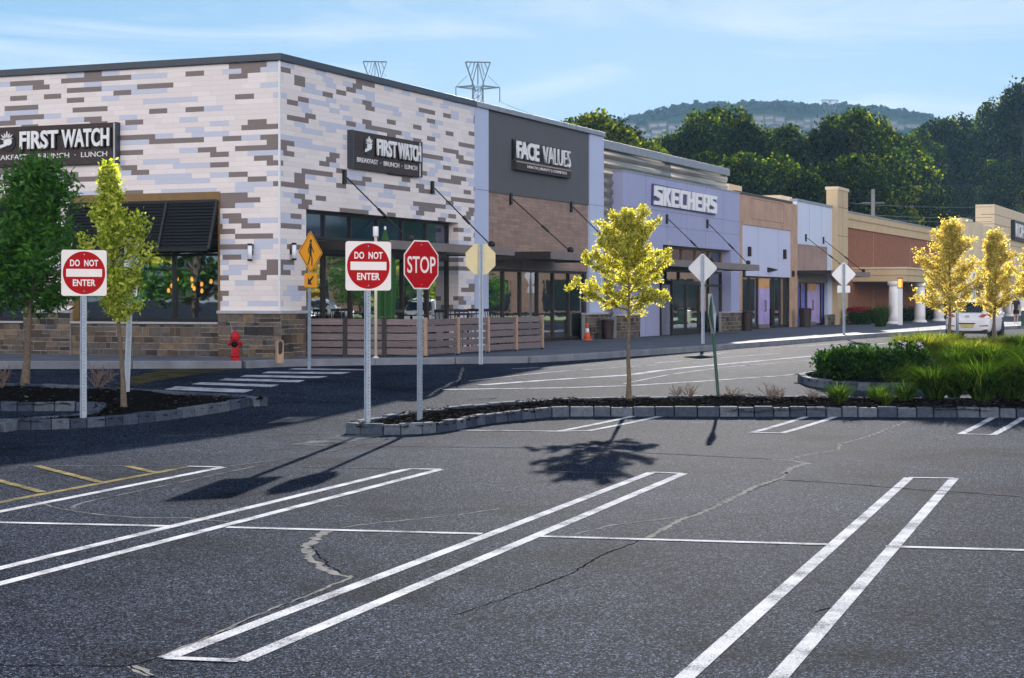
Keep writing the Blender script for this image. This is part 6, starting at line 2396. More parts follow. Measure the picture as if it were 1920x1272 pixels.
# ------------------------------------------------------------------ vehicles
def car(label, loc, rotz, paint_, cat="car", group=None, sc=1.0):
    """a compact five-door car; local +y is forward"""
    r = thing("parked_car", label, cat, loc, rotz, group)
    # stations: y, half width, underside, belt height, roof height, roof half width
    st = [(-2.20, 0.66, 0.42, 0.82, 0.86, 0.62), (-2.14, 0.82, 0.34, 0.98, 1.02, 0.72), (-2.02, 0.90, 0.30, 1.02, 1.10, 0.74), (-1.80, 0.925, 0.27, 1.02, 1.48, 0.66), (-1.60, 0.93, 0.26, 1.00, 1.60, 0.665),
          (-0.6, 0.935, 0.25, 0.97, 1.66, 0.68), (0.2, 0.935, 0.25, 0.95, 1.62, 0.67), (0.70, 0.93, 0.25, 0.94, 1.40, 0.65), (1.10, 0.925, 0.26, 0.94, 1.00, 0.74), (1.6, 0.90, 0.27, 0.90, 0.95, 0.70), (2.05, 0.82, 0.30, 0.78, 0.84, 0.62), (2.20, 0.66, 0.40, 0.66, 0.70, 0.52)]
    b = MB()
    rings = []
    for y, w, zu, zb_, zr, wr in st:
        h = []
        prof = [(0, zu), (w * 0.82, zu), (w * 0.955, zu + 0.08), (w, zu + 0.22), (w * 1.0, (zu + zb_) * 0.55), (w * 0.985, zb_ - 0.06), (w * 0.955, zb_), (wr + (w - wr) * 0.45 if zr - zb_ > 0.2 else w * 0.9, zb_ + (zr - zb_) * 0.5), (wr, zr - 0.07 * min(1, (zr - zb_) / 0.3)), (wr * 0.86, zr - 0.012), (0, zr + 0.02)]
        ring = [Vector((x, y, z)) for x, z in prof] + [Vector((-x, y, z)) for x, z in prof[-2:0:-1]]
        rings.append([b.bm.verts.new(v) for v in ring])
    m = len(rings[0])
    for i in range(len(rings) - 1):
        for k in range(m):
            b.bm.faces.new([rings[i][k], rings[i][(k + 1) % m], rings[i + 1][(k + 1) % m], rings[i + 1][k]]).smooth = True
    b.bm.faces.new(rings[0][::-1]); b.bm.faces.new(rings[-1])
    o = b.build("body", paint_, r)
    md = o.modifiers.new("s", 'SUBSURF'); md.levels = 1; md.render_levels = 2
    b = MB()                                           # rear screen, follows the tailgate rake, rounded corners
    pts = [(-0.60, -2.065, 1.13), (-0.64, -2.03, 1.22), (-0.56, -1.845, 1.50), (-0.48, -1.82, 1.54), (0.48, -1.82, 1.54), (0.56, -1.845, 1.50), (0.64, -2.03, 1.22), (0.60, -2.065, 1.13)]
    b.prism(pts, (0, -0.012, 0.004)); b.shift((0, 0.01, 0)).build("rear_screen", MT['dark_glass'], r)
    b = MB(); b.box(-0.60, 0.60, -1.98, -1.72, 1.592, 1.618); b.build("roof_spoiler", paint_, r, bevel=0.01)
    b = MB()                                           # side glass, both sides
    for s in (-1, 1):
        for y0, y1 in ((-1.55, -0.75), (-0.68, 0.15), (0.20, 0.72)):
            zt0 = 1.52 if y0 < 0.2 else 1.46
            zt1 = 1.54 if y1 < 0.5 else 1.18
            b.prism([(s * 0.905, y0, 1.02), (s * 0.90, y1, 1.00), (s * 0.742, y1, zt1), (s * 0.732, y0 + (0.25 if y0 < -1 else 0), zt0)], (s * 0.012, 0, 0.004))
    b.build("side_windows", MT['dark_glass'], r)
    b = MB(); b.prism([(-0.74, 1.03, 1.04), (-0.62, 0.56, 1.50), (0.62, 0.56, 1.50), (0.74, 1.03, 1.04)], (0, 0.02, 0.02)); b.build("windscreen", MT['dark_glass'], r)
    for s in (-1, 1):
        b = MB()
        b.prism([(s * 0.46, -2.165, 0.955), (s * 0.56, -2.150, 1.055), (s * 0.86, -2.06, 1.075), (s * 0.90, -1.90, 1.05), (s * 0.915, -1.90, 0.93), (s * 0.84, -2.115, 0.89), (s * 0.62, -2.165, 0.915)], (0, -0.02, 0.0))
        b.build("tail_lamp", MT['tail'], r)
        b = MB(); b.prism([(s * 0.50, -2.21, 0.60), (s * 0.84, -2.13, 0.62), (s * 0.84, -2.13, 0.575), (s * 0.50, -2.21, 0.56)], (0, -0.012, 0)); b.build("rear_reflector", MT['tail'], r)
        b = MB(); b.prism([(s * 0.45, 2.16, 0.70), (s * 0.80, 2.0, 0.76), (s * 0.82, 1.98, 0.66), (s * 0.50, 2.17, 0.60)], (0, 0.02, 0)); b.build("headlamp", MT['lampglass'], r)
        b = MB(); b.box(s * 0.92 - 0.0, s * 0.92 + s * 0.18, 0.52, 0.66, 1.0, 1.14) if s > 0 else b.box(s * 0.92 + s * 0.18, s * 0.92, 0.52, 0.66, 1.0, 1.14)
        b.build("door_mirror", paint_, r, bevel=0.03)
    b = MB(); b.box(-0.80, 0.80, -2.16, -1.95, 0.26, 0.44); b.build("bumper_skirt", MT['tyre'], r, bevel=0.02)
    b = MB(); b.box(-0.78, 0.78, 1.9, 2.15, 0.26, 0.42); b.build("bumper_skirt", MT['tyre'], r, bevel=0.02)
    for s in (-1, 1):
        for yc in (-1.35, 1.38):
            b = MB(); b.lathe([(0.40, -0.01), (0.40, 0.012)], (s * 0.925, yc, 0.36), 24, ax=Matrix.Rotation(math.radians(90), 4, 'Y')); b.build("wheel_arch", MT['tyre'], r)
    b = MB(); b.box(-0.26, 0.26, -2.235, -2.222, 0.52, 0.65); b.build("number_plate", MT['plate'], r)
    b = MB(); b.box(-0.33, 0.33, -2.222, -2.19, 0.655, 0.70); b.build("boot_strip", MT['dark_glass'], r)
    b = MB()
    for k in range(20):
        a, c = 2 * math.pi * k / 20, 2 * math.pi * (k + 1) / 20
        b.box(0, 0, 0, 0, 0, 0) if False else b.prism([(0.085 * math.cos(a), -2.20, 0.965 + 0.05 * math.sin(a)), (0.085 * math.cos(c), -2.20, 0.965 + 0.05 * math.sin(c)), (0.06 * math.cos(c), -2.20, 0.965 + 0.033 * math.sin(c)), (0.06 * math.cos(a), -2.20, 0.965 + 0.033 * math.sin(a))], (0, 0.05, 0))
    b.build("boot_emblem", MT['galv'], r)
    for s in (-1, 1):
        for yc in (-1.35, 1.38):
            Rm = Matrix.Rotation(math.radians(90) * s, 4, 'Y')
            b = MB(); b.lathe([(0.20, -0.10), (0.30, -0.11), (0.335, -0.08), (0.335, 0.08), (0.30, 0.11), (0.20, 0.10)], (s * 0.83, yc, 0.335), 26, ax=Rm)
            w = b.build("wheel", MT['tyre'], r)
            b = MB(); b.lathe([(0.21, 0.06), (0.215, 0.105), (0.19, 0.09), (0.05, 0.07), (0.04, 0.09)], (s * 0.83, yc, 0.335), 20, ax=Rm); b.build("rim", MT['galv'], w)
    b = MB()
    for s in (-1, 1): b.tube([(s * 0.62, -1.35, 1.66), (s * 0.62, -1.2, 1.70), (s * 0.62, 0.0, 1.71), (s * 0.61, 0.2, 1.665)], 0.014, 6)
    b.build("roof_rails", MT['galv'], r)
    r.scale = (sc, sc, sc)
    return r


g = GP(1829, 636)
car("white hatchback car seen from behind beyond the planted bed, among the amber trees", tuple(g), -TH, MT['car_white'], sc=0.87)
car("silver car parked across the lot, seen mirrored in the shop windows", (38.5, 52, 0.5), 0.9, MT['car_silver'], sc=0.86)
p = GP(1898, 607)
car("dark red car half hidden behind amber leaves at the far end of the drive", (p.x - 1.0, p.y + 12, p.z), -TH, MT['car_dark'], sc=0.86)

# ------------------------------------------------------------------ a person walking away along the pavement
p = GP(1905, 607.5, 0.15)
per = thing("person", "person in a dark top and black shorts walking away past the amber trees", "person", tuple(p), -TH)
HSC = (ZZ(556, p.y) - p.z) / 1.72
J = {'pel': (0, 0, .93), 'waist': (0, 0.01, 1.08), 'chest': (0, 0.0, 1.28), 'neck': (0, -0.01, 1.46), 'nk2': (0, 0.01, 1.53), 'head': (0, 0.02, 1.60), 'crown': (0, 0.0, 1.70),
     'ls': (-.17, 0, 1.40), 'le': (-.24, -0.06, 1.14), 'lw': (-.25, 0.03, .90), 'lh': (-.25, 0.05, .82), 'rs': (.17, 0, 1.40), 're': (.24, 0.02, 1.14), 'rw': (.25, 0.14, .92), 'rh': (.25, 0.17, .84),
     'lhip': (-.09, 0, .90), 'lk': (-.10, 0.14, .50), 'la': (-.10, 0.10, .09), 'lt': (-.11, 0.25, .03), 'rhip': (.09, 0, .90), 'rk': (.10, 0.02, .49), 'ra': (.10, -0.20, .12), 'rt': (.11, -0.08, .03)}


def skinned(name, joints, edges, radii, mat, parent, root):
    me = bpy.data.meshes.new(name)
    names = list(joints)
    me.from_pydata([Vector(joints[k]) * HSC for k in names], [(names.index(a), names.index(c)) for a, c in edges], [])
    me.materials.append(mat)
    o = bpy.data.objects.new(name, me)
    COL.objects.link(o)
    o.parent = parent
    o.modifiers.new("skin", 'SKIN')
    if not me.skin_vertices: 
        bpy.context.view_layer.objects.active = o
    for i, k in enumerate(names):
        sv = me.skin_vertices[0].data[i]
        rr = radii.get(k, 0.05)
        rr = rr if isinstance(rr, tuple) else (rr, rr)
        sv.radius = (rr[0] * HSC, rr[1] * HSC)
        sv.use_root = (k == root)
    o.modifiers["skin"].use_smooth_shade = True
    s_ = o.modifiers.new("sub", 'SUBSURF'); s_.levels = 1; s_.render_levels = 2
    return o


jj = dict(J)
ee = [('pel', 'waist'), ('waist', 'chest'), ('chest', 'neck'), ('neck', 'nk2'), ('nk2', 'head'), ('head', 'crown'), ('chest', 'ls'), ('ls', 'le'), ('le', 'lw'), ('lw', 'lh'), ('chest', 'rs'), ('rs', 're'), ('re', 'rw'), ('rw', 'rh'),
      ('pel', 'lhip'), ('lhip', 'lk'), ('lk', 'la'), ('la', 'lt'), ('pel', 'rhip'), ('rhip', 'rk'), ('rk', 'ra'), ('ra', 'rt')]
rad_ = {'pel': (.13, .10), 'waist': (.125, .09), 'chest': (.14, .10), 'neck': .065, 'nk2': .055, 'head': (.08, .095), 'crown': (.06, .07), 'ls': .06, 'le': .043, 'lw': .028, 'lh': .036, 'rs': .06, 're': .043, 'rw': .028, 'rh': .036,
        'lhip': .085, 'lk': .055, 'la': .036, 'lt': .03, 'rhip': .085, 'rk': .055, 'ra': .036, 'rt': .03}
for s in ('l', 'r'):
    hx, hy, hz_ = J[s + 'h']
    for i, (dy, L) in enumerate(((-0.03, .075), (-0.01, .085), (0.01, .08), (0.03, .062))):
        a, c = f"{s}f{i}a", f"{s}f{i}b"
        jj[a] = (hx, hy + dy, hz_ - 0.05); jj[c] = (hx, hy + dy + 0.012, hz_ - 0.05 - L)
        ee += [(s + 'h', a), (a, c)]
        rad_[a] = 0.010; rad_[c] = 0.007
    jj[s + 't0'] = (hx, hy + 0.05, hz_ - 0.01); jj[s + 't1'] = (hx, hy + 0.065, hz_ - 0.06)
    ee += [(s + 'h', s + 't0'), (s + 't0', s + 't1')]
    rad_[s + 't0'] = 0.012; rad_[s + 't1'] = 0.008
skinned("body", jj, ee, rad_, MT['skin'], per, 'pel')
sj = {k: J[k] for k in ('waist', 'chest', 'neck', 'ls', 'le', 'rs', 're', 'pel')}
sj['le'] = tuple(Vector(J['ls']).lerp(Vector(J['le']), .75)); sj['re'] = tuple(Vector(J['rs']).lerp(Vector(J['re']), .75))
skinned("shirt", sj, [('pel', 'waist'), ('waist', 'chest'), ('chest', 'neck'), ('chest', 'ls'), ('ls', 'le'), ('chest', 'rs'), ('rs', 're')],
        {'pel': (.165, .125), 'waist': (.15, .115), 'chest': (.165, .125), 'neck': .072, 'ls': .078, 'le': .065, 'rs': .078, 're': .065}, MT['cloth_dark'], per, 'waist')
sj = {k: J[k] for k in ('pel', 'lhip', 'rhip')}
sj['lk'] = tuple(Vector(J['lhip']).lerp(Vector(J['lk']), .8)); sj['rk'] = tuple(Vector(J['rhip']).lerp(Vector(J['rk']), .8))
sj['top'] = (0, 0, 1.02)
skinned("shorts", sj, [('top', 'pel'), ('pel', 'lhip'), ('lhip', 'lk'), ('pel', 'rhip'), ('rhip', 'rk')], {'top': (.15, .115), 'pel': (.165, .13), 'lhip': .11, 'rhip': .11, 'lk': .095, 'rk': .095}, MT['cloth_black'], per, 'pel')
b = MB()
bmesh.ops.create_uvsphere(b.bm, u_segments=16, v_segments=10, radius=0.105 * HSC)
for v in b.bm.verts: v.co = Vector((v.co.x * .92, v.co.y * 1.05 - 0.018 * HSC, v.co.z * 1.12 + 1.655 * HSC))
for f in b.bm.faces: f.smooth = True
b.build("hair", MT['hair'], per)
b = MB()
for k in ('l', 'r'):
    a, t_ = Vector(J[k + 'a']), Vector(J[k + 't'])
    b.tube([(a + Vector((0, -0.06, -0.05))) * HSC, (a + Vector((0, 0.02, -0.045))) * HSC, (t_ + Vector((0, 0.02, 0.01))) * HSC], [0.045 * HSC, 0.05 * HSC, 0.035 * HSC], 10)
b.build("shoes", MT['white'], per)

# a green kiosk-like bin stands beside the person: dark green litter bin
g = GP(1927, 611, 0.15)
r = thing("green_bin", "dark green box bin beside the walking person at the right edge", "litter bin", tuple(g), -TH)
hb_ = ZZ(578, g.y) - g.z
b = MB(); b.box(-0.28, 0.28, -0.28, 0.28, 0, hb_ * 0.82); b.build("box", M("dark_green_bin", (0.01, 0.06, 0.035, 1), 0.5), r, bevel=0.02)
b = MB(); b.prism([(-0.31, -0.31, hb_ * 0.82), (0.31, -0.31, hb_ * 0.82), (0.31, 0.31, hb_), (-0.31, 0.31, hb_)], (0, 0, 0.03)); b.build("lid", MT['black'], r)

# ------------------------------------------------------------------ wooded slope, hill, pylons
def wood_tree_mesh(seed, h, w, vines):
    """tall woodland tree: irregular heap of leaf clumps from low skirt to broken top"""
    rng = random.Random(seed)
    tr = MB()
    pts = [Vector((rng.gauss(0, .25) * i / 6, rng.gauss(0, .25) * i / 6, h * 0.9 * i / 6)) for i in range(7)]
    tr.tube([pts[0] - Vector((0, 0, 1))] + pts, [0.42, 0.38] + [0.36 * (1 - 0.85 * i / 6) for i in range(1, 7)], 8)
    lf = MB()
    cl = []
    nc_ = 64
    for k in range(nc_):
        t = rng.random() ** 0.8
        z = h * (0.16 + 0.82 * t)
        env = w * 0.5 * (0.55 + 0.6 * math.sin(math.pi * min(1, t * 0.95 + 0.12)) ** 0.8) * (1.0 if t < 0.75 else max(0.18, 1 - (t - 0.75) * 3.0))
        a = rng.uniform(0, 6.28)
        rr = env * math.sqrt(rng.uniform(0.15, 1.0))
        cl.append((Vector((rr * math.cos(a), rr * math.sin(a), z)), w * rng.uniform(0.07, 0.17)))
    for c, s in cl:
        tr.tube([pts[min(6, int(c.z / h * 6))], c.lerp(pts[min(6, int(c.z / h * 6))], 0.4) + Vector((0, 0, -0.4)), c], [0.10, 0.06, 0.03], 4, cap=False)
        for _ in range(int(125 * (s / (w * 0.12)))):
            d = Vector((rng.gauss(0, 1), rng.gauss(0, 1), rng.gauss(0, 0.8)))
            d = d.normalized() * s * rng.uniform(0.45, 1.1) ** 0.6
            leaf(lf.bm, c + d, 0.42, rng, 0.2, 0.8)
    nl_ = len(lf.bm.faces)
    for k in range(vines):
        a = rng.uniform(0, 6.28)
        x, y = w * 0.42 * math.cos(a), w * 0.42 * math.sin(a)
        z0, z1 = rng.uniform(0.1, 0.45) * h, rng.uniform(0.5, 0.85) * h
        for _ in range(420):
            u = rng.random()
            leaf(lf.bm, Vector((x + rng.gauss(0, 0.45 + 0.4 * math.sin(u * 9 + k)), y + rng.gauss(0, .45), z0 + (z1 - z0) * u)), 0.40, rng, -0.2, 0.8)
    lf.bm.faces.ensure_lookup_table()
    for i in range(nl_, len(lf.bm.faces)): lf.bm.faces[i].material_index = 1
    return tr, lf


WT = []
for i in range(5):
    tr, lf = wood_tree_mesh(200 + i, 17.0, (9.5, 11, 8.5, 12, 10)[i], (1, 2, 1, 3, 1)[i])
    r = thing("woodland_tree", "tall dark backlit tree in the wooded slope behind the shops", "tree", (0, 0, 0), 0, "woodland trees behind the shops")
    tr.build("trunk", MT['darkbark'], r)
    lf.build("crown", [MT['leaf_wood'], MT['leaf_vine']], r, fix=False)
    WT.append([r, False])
rw = random.Random(9)


def wtree(i, px, ptop, y, wsc=1.0):
    r, used = WT[i]
    if used: o = copy_tree(r)
    else: o, WT[i][1] = r, True
    if px > 1620: y += 105 * min(1.0, (px - 1620) / 160)   # the slope bends back behind the big store
    z0 = 1.0 + max(0, y - 150) * 0.075
    ht = ZZ(ptop, y) - z0
    k = ht / 17.4
    o.location = (PP(px, y), y, z0)
    o.rotation_euler = (0, 0, rw.uniform(0, 6.28))
    o.scale = (k * wsc, k * wsc, k)
    return o


prof = [(1075, 232), (1098, 240), (1122, 214), (1150, 236), (1178, 258), (1205, 262), (1235, 264), (1262, 256), (1292, 240), (1318, 226), (1345, 208), (1372, 212), (1398, 232), (1424, 258), (1450, 252), (1476, 246), (1502, 258), (1530, 240), (1552, 232), (1578, 228),
        (1602, 218), (1628, 216), (1652, 240), (1680, 262), (1705, 258), (1730, 240), (1752, 232), (1776, 212), (1800, 226), (1824, 262), (1846, 240), (1868, 218), (1892, 190), (1918, 186), (1948, 196)]
for i, (px, pt) in enumerate(prof):
    wtree(i % 5, px + rw.uniform(-4, 4), pt + rw.uniform(-9, 9) - (16 if px > 1860 else 0), 176 + rw.uniform(-8, 14), 0.92)
for i, px in enumerate(range(1240, 1960, 44)):
    wtree((i * 2 + 1) % 5, px + rw.uniform(-10, 10), rw.uniform(288, 330), 150 + rw.uniform(-6, 6), 1.0)
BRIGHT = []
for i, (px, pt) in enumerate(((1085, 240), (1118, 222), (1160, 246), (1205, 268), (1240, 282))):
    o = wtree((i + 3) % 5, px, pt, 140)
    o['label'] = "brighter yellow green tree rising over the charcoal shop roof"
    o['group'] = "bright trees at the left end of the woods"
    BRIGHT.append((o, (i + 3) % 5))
for t_ in [o for o in bpy.data.objects if o.get('group') == "woodland trees behind the shops"]:
    pass

# the hill with its terraces of flats
YH = 1250.0
hp = [(900, 330), (1000, 300), (1080, 268), (1130, 252), (1165, 243), (1200, 232), (1240, 222), (1280, 216), (1330, 213), (1400, 213), (1450, 213), (1500, 216), (1560, 217), (1610, 220), (1660, 226), (1700, 234), (1735, 248), (1800, 285), (1900, 330), (2050, 380)]


def hill_z(px):
    for (a, za), (c, zc_) in zip(hp[:-1], hp[1:]):
        if a <= px <= c:
            t = (px - a) / (c - a)
            return ZZ(za + (zc_ - za) * t, YH)
    return 20.0


b = MB()
rh = random.Random(2)
rows = []
for j in range(15):
    t = j / 14.0
    y = 850 + (1750 - 850) * t
    k = math.sin(math.pi * min(1.0, t / 0.444 * 0.5)) if t <= 0.444 else max(0.0, 1 - (t - 0.444) / 0.556) ** 0.8
    row = []
    for i in range(150):
        px = 880 + i * 8.0
        x = PP(px, YH)
        z = hill_z(px) * k + (2.2 * mnoise.noise(Vector((x * .05, y * .05, 0))) + 3.0 * mnoise.noise(Vector((x * .02, y * .02, 5)))) * (0.2 + k)
        row.append(b.bm.verts.new((x, y, z)))
    rows.append(row)
for j in range(14):
    for i in range(149): b.bm.faces.new([rows[j][i], rows[j][i + 1], rows[j + 1][i + 1], rows[j + 1][i]]).smooth = True
# tree crowns thickly over its crest
for k in range(2600):
    px = rh.uniform(1040, 1800)
    y = YH + rh.uniform(-60, 12)
    x = PP(px, YH)
    zc_ = hill_z(px) * (math.sin(math.pi * 0.5 * min(1, ((y - 850) / 900) / 0.444)) if y < YH else 1.0)
    c = Vector((x, y, zc_ + rh.uniform(-2, 2.0)))
    s = rh.uniform(2.2, 4.2)
    for _ in range(9):
        d = Vector((rh.gauss(0, 1), rh.gauss(0, 1), rh.gauss(0, .8))).normalized() * s
        q = c + d
        u = Vector((rh.gauss(0, 1), rh.gauss(0, 1), rh.gauss(0, 1))).normalized() * 1.6
        v = d.cross(u).normalized() * 1.6
        b.bm.faces.new([b.bm.verts.new(q + e_) for e_ in (-u - v, u - v, u + v, v - u)])
tag(b.build("hill", MT['hill'], fix=False), kind='structure')


def flats(px0, px1, ptop, pbot, y, k, lab):
    y = 860.0
    while y < 1240 and hill_z((px0 + px1) / 2) * math.sin(math.pi * 0.5 * (y - 850) / 400) < ZZ(pbot, y): y += 5
    x0, x1 = PP(px0, y), PP(px1, y)
    z1, z0 = ZZ(ptop, y), ZZ(pbot, y) - 10
    r = thing("hillside_flats", lab, "building", ((x0 + x1) / 2, y, z0), 0, "stepped blocks of flats on the hill")
    hw_ = (x1 - x0) / 2
    n_ = max(2, int((x1 - x0) / 7))
    bw = MB(); br = MB(); wn = MB()
    for i in range(n_):
        a = -hw_ + 2 * hw_ * i / n_; c = -hw_ + 2 * hw_ * (i + 1) / n_
        hh_ = (z1 - z0) + rh.uniform(-2.2, 1.2)
        off = rh.uniform(-2, 2)
        bw.box(a, c, off - 4, off + 8, 0, hh_)
        br.box(a - 0.2, c + 0.2, off - 4.4, off + 8.3, hh_, hh_ + 0.7)
        z = hh_ - 2.6
        while z > 1:
            wn.box(a + 0.6, c - 0.6, off - 4.06, off - 4.0, z, z + 1.5)
            z -= 3.1
    bw.build("wall", MT['condo'], r)
    br.build("roof", MT['condo_roof'], r)
    wn.build("windows", MT['dark_glass'], r)


for i, q in enumerate(((1172, 1212, 233, 252, 1170), (1216, 1250, 231, 250, 1185), (1252, 1288, 228, 247, 1195), (1200, 1240, 243, 262, 1130), (1392, 1430, 220, 246, 1195), (1432, 1470, 219, 246, 1200), (1472, 1505, 221, 247, 1195), (1506, 1535, 220, 246, 1190),
                       (1428, 1462, 238, 260, 1130), (1468, 1500, 240, 262, 1130), (1540, 1580, 222, 240, 1190), (1638, 1664, 224, 248, 1190), (1666, 1694, 228, 250, 1185), (1696, 1722, 235, 252, 1180), (1722, 1737, 243, 256, 1175))):
    flats(*q, i, "pale stepped block of flats on the hazy wooded hill")


def pylon(label, px, ptop, y, sc=1.0, faint=False):
    zt_ = ZZ(ptop, y)
    r = thing("power_pylon", label, "pylon", (PP(px, y), y, 0), math.radians(8), "lattice pylons beyond the roofs")
    b = MB()
    R_ = 0.12 * sc

    def bar(p, q, k=1.0): b.tube([p, q], R_ * k, 4, cap=False)
    w2 = 2.55 * sc * 0.5                                # half width of the waist
    H1 = zt_ - 7.6 * sc                                # crossarm level
    lv = []
    z = H1
    while z > 0:
        lv.append(z); z -= 2.1 * sc
    lv.append(0)
    wd = [w2 * (1.0 + 0.55 * max(0, (H1 - z_ - 12 * sc)) / (30 * sc)) * 1.2 for z_ in lv]
    for (z0, a), (z1, c) in zip(zip(lv[:-1], wd[:-1]), zip(lv[1:], wd[1:])):
        for sx in (-1, 1):
            for sy in (-1, 1):
                bar((sx * a, sy * a, z0), (sx * c, sy * c, z1), 1.2)
            bar((sx * a, -a, z0), (sx * c, c, z1), .7); bar((sx * a, a, z0), (sx * c, -c, z1), .7)
            bar((-a, sx * a, z0), (c, sx * c, z1), .7); bar((a, sx * a, z0), (-c, sx * c, z1), .7)
            bar((0, sx * a, z0), (0, sx * c, z1), .7)
    b.build("lattice_mast", MT['pylon'], r)
    b = MB()
    a = wd[0]
    for sy in (-0.5, 0.5):
        y_ = sy * a
        for sx in (-1, 1):
            bar((sx * 0.5 * a, y_, H1 - 1.5 * sc), (sx * 3.9 * sc, y_, zt_), 1.2)
            bar((sx * a * 1.3, y_, H1), (sx * 0.2 * sc, y_, zt_ - 0.4 * sc), .8)
            bar((sx * 2.0 * sc, y_, H1 + 3.5 * sc), (sx * 1.0 * sc, y_, zt_), .7)
            bar((sx * 3.0 * sc, y_, zt_ - 2.2 * sc), (sx * 2.1 * sc, y_, zt_), .7)
        bar((-3.9 * sc, y_, zt_), (3.9 * sc, y_, zt_), 1.2)
        bar((0, y_, zt_ - 7 * sc), (0, y_, zt_ + 0.3 * sc), .9)
    b.build("top_bridge", MT['pylon'], r)
    b = MB()
    for sx in (-1, 1):
        for sy in (-1, 1):
            bar((sx * 6.9 * sc, 0, H1 - 0.2 * sc), (sx * a, sy * a, H1 + 0.2 * sc), 1.4)
            bar((sx * 6.9 * sc, 0, H1 - 0.2 * sc), (sx * a, sy * a, H1 - 0.7 * sc), 1.2)
        bar((sx * 6.9 * sc, 0, H1 - 0.2 * sc), (sx * 3.3 * sc, 0, H1 + 3.4 * sc), .7)
    bar((-a, a, H1), (a, a, H1)); bar((-a, -a, H1), (a, -a, H1))
    b.build("crossarm", MT['pylon'], r)
    for sx in (-1, 1):
        b = MB(); b.tube([(sx * 6.9 * sc, 0, H1 - 0.2 * sc), (sx * 6.9 * sc, 0, H1 - 4.6 * sc)], R_ * 1.3, 5)
        b.build("insulator", MT['pylon'], r)
    tips = [r.matrix_basis @ Vector((sx * 6.9 * sc, 0, H1 - 4.6 * sc)) for sx in (-1, 1)]
    return r, tips


YP = 560.0
ks = YP * 83 / FPX / 13.8
p1, t1 = pylon("lattice pylon standing clear above the corner shop roof, drooping crossarm fully shown", 896, 117, YP, ks)
p2, t2 = pylon("lattice pylon whose top just peeps over the corner shop coping", 703, 116, YP * 1.02, ks * 0.96)
p3, t3 = pylon("lattice pylon on the skyline over the wooded hill", 1556, 188, YP * 1.55, ks * 1.02)
p4, t4 = pylon("faint far lattice pylon near the right edge above the trees", 1834, 219, YP * 2.1, ks * 0.95)


def wire(name, label, a, c, sag, rad=0.05):
    b = MB()
    a, c = Vector(a), Vector(c)
    b.tube([a.lerp(c, t) - Vector((0, 0, sag * 4 * t * (1 - t))) for t in [i / 24 for i in range(25)]], rad, 4, cap=False)
    tag(b.build(name, MT['pylon']), label, "power line", "power lines beyond the roofs")


for i, (a, c) in enumerate(((t1[1], (PP(1330, 700), 700, ZZ(300, 700))), (t1[0], (PP(1300, 700), 700, ZZ(310, 700))), (t1[1], (PP(700, 420), 420, ZZ(180, 420))), (t2[1], (PP(1120, 700), 700, ZZ(260, 700))))):
    wire("power_line", "thin high power line hanging from the pylons over the roofs", a, c, 3.0, 0.055)

yp = 112.0
r = thing("utility_pole", "grey wooden utility pole behind the brick store cornice", "utility pole", (PP(1637, yp), yp, 0.8), 0)
b = MB(); b.tube([(0, 0, 0), (0, 0, ZZ(355, yp) - 0.8)], [0.16, 0.11], 10); b.build("pole", M("grey_pole_wood", (0.20, 0.19, 0.18, 1), 0.9), r)
b = MB(); b.box(-0.7, 0.7, -0.05, 0.05, ZZ(380, yp) - 0.86, ZZ(380, yp) - 0.78); b.build("crossarm", MT['pylon'], r)
for z0, z1, x0, x1 in ((381, 388, 1595, 1860), (400, 408, 1590, 1860), (408, 416, 1600, 1860)):
    wire("power_line", "thin cable strung along the utility pole before the dark trees", (PP(x0, yp), yp, ZZ(z0, yp)), (PP(x1, yp), yp, ZZ(z1, yp)), 0.12, 0.017)

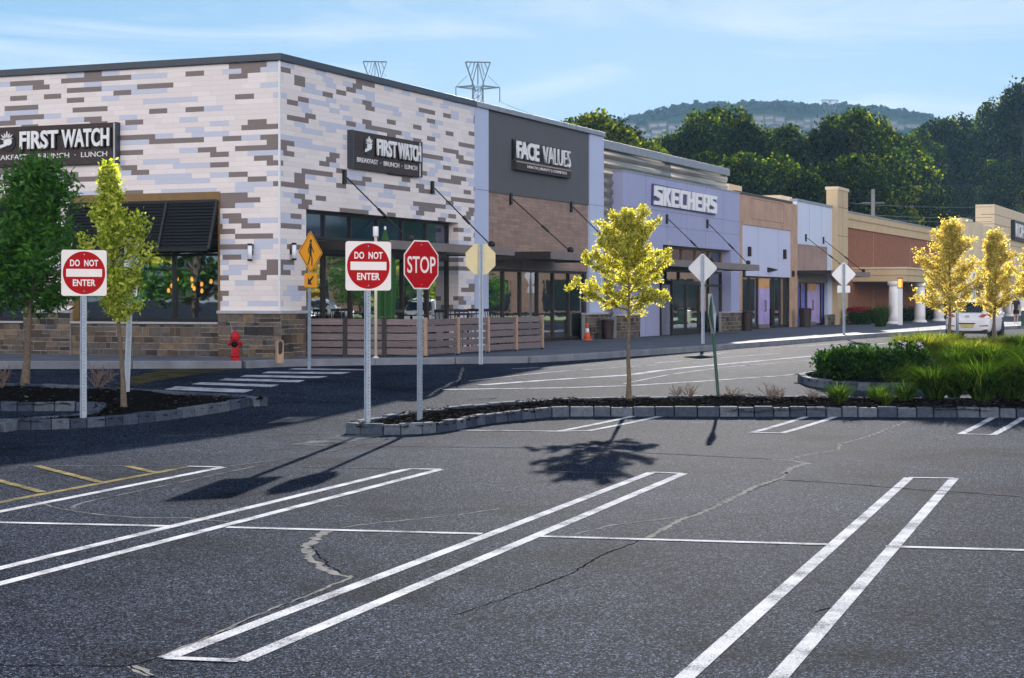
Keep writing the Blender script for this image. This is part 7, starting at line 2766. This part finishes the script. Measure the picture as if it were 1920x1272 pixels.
# ------------------------------------------------------------------ what the shop windows mirror: the far side of the lot
b = MB()
b.box(36, 120, 96, 112, 0.3, 0.62)
tag(b.build("lawn", MT['lawn']), kind='structure')
r = thing("far_store", "long tan store across the lot, mirrored in the shop windows", "building", (92, 150, 0.5), math.radians(-35))
b = MB(); b.box(-45, 45, 0, 14, 0, 8.5); b.build("wall", MT['tan'], r)
b = MB(); b.box(-45.3, 45.3, -0.3, 14.3, 8.5, 9.1); b.build("coping", MT['browncap'], r)
b = MB()
for k in range(9): b.box(-42 + k * 9.6, -36 + k * 9.6, -0.08, -0.02, 0.2, 3.4)
b.build("windows", MT['dark_glass'], r)
src = [o for o in bpy.data.objects if o.get('category') == 'car']
for i, (x, y, rz) in enumerate(((27, 62, 0.9), (31.5, 66.5, 0.9), (36, 71, 0.95), (41, 76, 0.9), (46, 81, 0.9), (50, 86, 0.9), (24.5, 45, 0.4), (34, 54, 0.9))):
    c = copy_tree(src[0] if i % 3 != 1 else src[1])
    c.location = (x, y, 0.5)
    c.rotation_euler = (0, 0, rz)
    c['label'] = "car parked across the lot, seen mirrored in the shop windows"
    c['group'] = "cars mirrored in the shop windows"
LEAFY = []
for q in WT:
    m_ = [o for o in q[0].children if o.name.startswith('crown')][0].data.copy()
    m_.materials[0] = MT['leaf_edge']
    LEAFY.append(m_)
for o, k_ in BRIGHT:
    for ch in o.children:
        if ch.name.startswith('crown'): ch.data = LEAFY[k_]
LIT = []
for q in WT:
    m_ = [o for o in q[0].children if o.name.startswith('crown')][0].data.copy()
    m_.materials[0] = MT['leaf_green']
    m_.materials[1] = MT['leaf_lime']
    LIT.append(m_)
for i, (x, y, h_) in enumerate(((44, 92, 0.42), (56, 98, 0.5), (68, 104, 0.45), (78, 112, 0.6), (-40, 2, 0.62), (-45, 8, 0.7), (-49, 14, 0.6), (-53, 20, 0.7), (-57, 26, 0.62), (-36, -4, 0.66), (-62, 31, 0.7), (-55, 8, 0.8), (-60, 17, 0.8), (-50, 0, 0.8))):
    c = copy_tree(WT[i % 5][0])
    c.location = (x, y, 0.4)
    c.rotation_euler = (0, 0, i * 1.3)
    c.scale = (h_, h_, h_)
    for ch in c.children:
        if ch.name.startswith('crown'):
            ch.data = LIT[i % 5]
    c['label'] = "tree across the lot, mirrored in the shop windows"
    c['group'] = "trees mirrored in the shop windows"

# ------------------------------------------------------------------ summer haze between here and the hill
b = MB(); b.box(-700, 1100, -30, 1760, -1.5, 215)
hz_m = bpy.data.materials.new("haze_air")
hz_m.use_nodes = True
ht_n = hz_m.node_tree
ht_n.nodes.clear()
o_ = ht_n.nodes.new("ShaderNodeOutputMaterial")
v_ = ht_n.nodes.new("ShaderNodeVolumePrincipled")
v_.inputs['Color'].default_value = (0.36, 0.66, 1.0, 1)
v_.inputs['Density'].default_value = HAZE
v_.inputs['Anisotropy'].default_value = 0.0
ht_n.links.new(v_.outputs[0], o_.inputs['Volume'])
hz = tag(b.build("haze", hz_m), kind='stuff')
